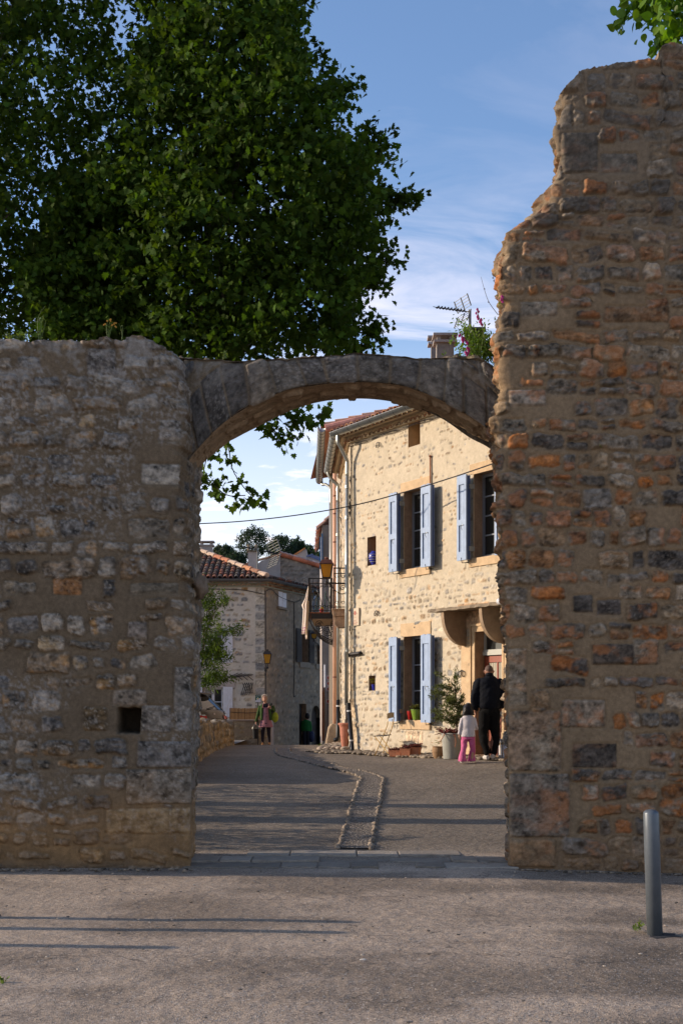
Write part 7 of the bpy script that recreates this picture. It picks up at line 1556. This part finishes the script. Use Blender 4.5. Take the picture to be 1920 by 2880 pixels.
# woman with bucket, walking towards the camera
S_ = 41.7/F; y0 = 41.7
wm = thing('person', 'grey haired woman in a green cardigan and pink pinafore carrying a black bucket', 'person', ((748-960)*S_, y0, PX(0, 2097, y0)[2])); wf = np.array([-.05, -1., 0.]); wf /= np.linalg.norm(wf)
hc = mk(744, 1964, -.02); mb = MB(); head(mb, hc, .98, wf); mb.tube([mk(746, 1985), mk(745, 1972)], [.052, .048], 10)
mb.tube([mk(747, 1983), mk(748, 2000), mk(748, 2018), mk(748, 2035)], [.15, .14, .13, .155], 14, ry=[.09, .10, .10, .11])
Ls, Le, Lw = mk(732, 1985), mk(725, 2011, .02), mk(720, 2031, -.06); Rs, Re, Rw = mk(765, 1985), mk(771, 2000, .02), mk(762, 1993, -.14)
for a, b, c in ((Ls, Le, Lw), (Rs, Re, Rw)): mb.tube([a, b, c], [.046, .038, .026], 8, smoothn=10)
for hx_, kx, ax_, dy in ((740, 738.5, 739.5, -.08), (755, 756, 757, .10)): mb.tube([mk(hx_, 2036), mk(kx, 2064, dy*.3), mk(ax_, 2090, dy)], [.085, .052, .034], 10, smoothn=10)
hand(mb, Lw, (-.1, -.1, -1), (0, -1, 0), np.array([1.0, 0, 0]), .95, 1.1); hand(mb, Rw, (-.7, -.2, .6), (-.2, -.3, 1), np.array([0, -.9, -.3]), .95, 1.2); fuse(mb, 'body', m_skinA, wm, .009, 2); eyes(hc, .98, wf, wm)
m_card = M('green_wool', (.038, .072, .018), .95, var=.2, vs=14); m_dr = M('dusty_pink_cotton', (.34, .15, .17), .9, var=.08, vs=8); m_tight = M('black_tights', (.018, .012, .018), .8); m_blk = M('black_shirt', (.015, .013, .018), .8)
mb = MB(); mb.tube([mk(746, 1979, .0), mk(747, 1984), mk(748, 2000), mk(748, 2012)], [.07, .155, .158, .15], 16, ry=[.07, .10, .112, .112], hint=(0, 1, 0)); fuse(mb, 'shirt', m_blk, wm, .012, 2)
mb = MB(); mb.tube([mk(748, 1990, -.02), mk(748, 2000, -.015), mk(748, 2014, -.01), mk(748, 2026), mk(748, 2040), mk(748, 2046)], [.12, .13, .145, .17, .225, .245], 20, ry=[.112, .118, .122, .13, .15, .16], hint=(0, 1, 0), smoothn=18)
for px in (739, 757): mb.tube([mk(px, 1992, -.12), mk(px+(1 if px < 748 else -1), 1982, -.10), mk(px+(2 if px < 748 else -2), 1979, 0)], .018, 6)
dr_ = fuse(mb, 'pinafore', m_dr, wm, .011, 2, .008, 10); mb = MB()
for py in (1997, 2007, 2016, 2026, 2036): mb.blob(mk(750, py, -.145-.02*(py > 2020)), (.012, .006, .012), 1, amp=0)
mb.build('buttons', m_blk, dr_)
mb = MB()
for sg_ in (-1, 1):
    cx_ = 748+sg_*10.5; mb.tube([mk(748+sg_*9, 1981), mk(cx_, 1990, .0), mk(cx_+sg_*1, 2008, .0), mk(cx_+sg_*1.2, 2026, .0)], [.05, .075, .070, .06], 12, ry=[.08, .12, .125, .12], smoothn=14, hint=(0, 1, 0))
mb.tube([mk(748, 1981, .03), mk(748, 2000, .05), mk(748, 2025, .05)], [.15, .17, .17], 14, ry=[.05, .08, .08], hint=(0, 1, 0))
for a, b, c in ((Ls, Le, Lw), (Rs, Re, Rw)): mb.tube([a, (a+b)/2, b, (b+c)/2, c], [.066, .064, .058, .052, .048], 10, smoothn=14)
fuse(mb, 'cardigan', m_card, wm, .011, 2, .007, 10)
mb = MB()
for hx_, kx, ax_, dy in ((740, 738.5, 739.5, -.08), (755, 756, 757, .10)): mb.tube([mk(hx_, 2040), mk(kx, 2064, dy*.3), mk((kx+ax_)/2, 2078, dy*.7), mk(ax_, 2091, dy)], [.090, .062, .056, .042], 12, smoothn=12)
mb.tube([mk(748, 2034), mk(748, 2044)], [.15, .13], 12); fuse(mb, 'leggings', m_tight, wm, .011, 2)
mb = MB(); mb.tube([hc+[0, .02, .125], hc+[0, .03, .10], hc+[0, .035, .05], hc+[0, .04, 0], hc+[0, .045, -.05], hc+[0, .04, -.09]], [.03, .072, .088, .092, .088, .07], 16, ry=[.03, .085, .09, .085, .07, .05], hint=(0, 1, 0), smoothn=12)
for g_ in (-1, 1): mb.tube([hc+[g_*.02, -.05, .10], hc+[g_*.07, -.045, .06], hc+[g_*.085, -.01, -.02], hc+[g_*.08, .0, -.08]], [.028, .026, .022, .018], 8, smoothn=10)
fuse(mb, 'hair', M('grey_blond_hair', (.42, .34, .25), .6, var=.2, vs=40), wm, .008, 2, .005, 18)
for ax_, dy in ((739.5, -.08), (757, .10)): mb = MB(); shoe(mb, mk(ax_, 2097, dy), (0, -1, 0), 1.0); fuse(mb, 'shoe', M('tan_leather', (.22, .10, .03), .6), wm, .009, 2)
bc = mk(719, 2064, -.10); bk_ = thing('bucket', 'black plastic bucket with a wire handle held by the walking woman', 'bucket', bc+[0, 0, -.17]); mb = MB(); bz = bc+np.array([0, 0, -.17]); mb.lathe([(.085, 0), (.088, .01), (.112, .32), (.118, .325), (.118, .335), (.105, .335), (.082, .02), (0, .02)], bz, 20); mb.build('pail', m_castpipe, bk_)
mb = MB(); mb.tube([bz+[-.11, 0, .32], bz+[-.07, 0, .43], bz+[.01, .03, .49], bz+[.08, .02, .43], bz+[.11, 0, .32]], .006, 5, smoothn=14); mb.build('handle', m_zinc, bk_)
m_lime = M('lime_canvas', (.28, .32, .02), .8, var=.12, vs=9); q = mk(773, 2018, .02); bg = thing('shoulder_bag', 'lime yellow bag with dark strap on the woman\'s shoulder', 'bag', q+[0, 0, -.17]); mb = MB(); mb.blob(q, (.115, .085, .175), 3, 14, 10, .06); mb.build('bag_body', m_lime, bg, smooth=True)
mb = MB(); mb.tube([q+[-.09, -.05, .12], mk(764, 1992, -.13), mk(762, 1981, -.06), mk(764, 1980, .06), q+[-.06, .08, .1]], .014, 6, smoothn=14); mb.build('strap', m_blk, bg)
# figure in the dark doorway
S_ = 50/F; y0 = 49.6
dk_ = thing('person', 'person in a dark green jumper standing with back turned in the shadowed doorway', 'person', ((863-960)*S_, y0, -.22)); hc = mk(865, 2015); mb = MB(); head(mb, hc, 1., (0, 1, 0)); mb.tube([mk(863, 2030), mk(864, 2020)], .05, 8)
zf_p = 1986+(EYE+.22)/S_; mb.tube([mk(862, 2028), mk(862, 2055)], [.14, .14], 10, ry=[.1, .1])
for sg_ in (-1, 1): mb.tube([mk(862+sg_*5, 2055), mk(862+sg_*5, zf_p-8)], [.08, .04], 8); mb.tube([mk(862+sg_*10, 2030), mk(862+sg_*12, 2045), mk(862+sg_*11.5, 2058)], [.045, .04, .025], 8); hand(mb, mk(862+sg_*11.5, 2058), (0, .1, -1), (0, 1, 0), np.array([-sg_*1.0, 0, 0]), 1, .6)
fuse(mb, 'body', m_skinA, dk_, .012, 2)
mb = MB(); mb.tube([mk(863, 2024), mk(862, 2029), mk(862, 2045), mk(862, 2056)], [.06, .17, .175, .175], 14, ry=[.06, .11, .12, .12], hint=(0, 1, 0))
for sg_ in (-1, 1): mb.tube([mk(862+sg_*9, 2029), mk(862+sg_*12, 2045), mk(862+sg_*11.5, 2058)], [.065, .06, .045], 10)
fuse(mb, 'jumper', M('dark_green_knit', (.012, .10, .02), .9), dk_, .014, 2)
mb = MB(); [mb.tube([mk(862+sg_*5, 2050), mk(862+sg_*4.6, zf_p-5)], [.10, .065], 10) for sg_ in (-1, 1)]; fuse(mb, 'trousers', m_blk, dk_, .014, 2)
mb = MB(); mb.blob(hc+[0, -.01, .01], (.10, .11, .13), 2, 12, 8, .05); mb.build('hair', M('dark_hair', (.012, .009, .008), .6), dk_, smooth=True)
for sg_ in (-1, 1): mb = MB(); shoe(mb, mk(862+sg_*4.6, zf_p), (0, 1, 0)); fuse(mb, 'shoe', m_blk, dk_, .012, 2)
q = mk(876, 2072); bg = thing('carrier_bag', 'dark blue bag with an ochre handle held by the person in the doorway', 'bag', q+[0, 0, -.2]); mb = MB(); mb.blob(q, (.13, .09, .22), 4, 10, 8, .08); mb.build('bag_body', M('navy_bag', (.01, .015, .05), .6), bg); mb = MB(); mb.tube([q+[-.06, 0, .18], mk(874, 2060), q+[.05, 0, .18]], .01, 5, smoothn=8); mb.build('handle', m_yel, bg)
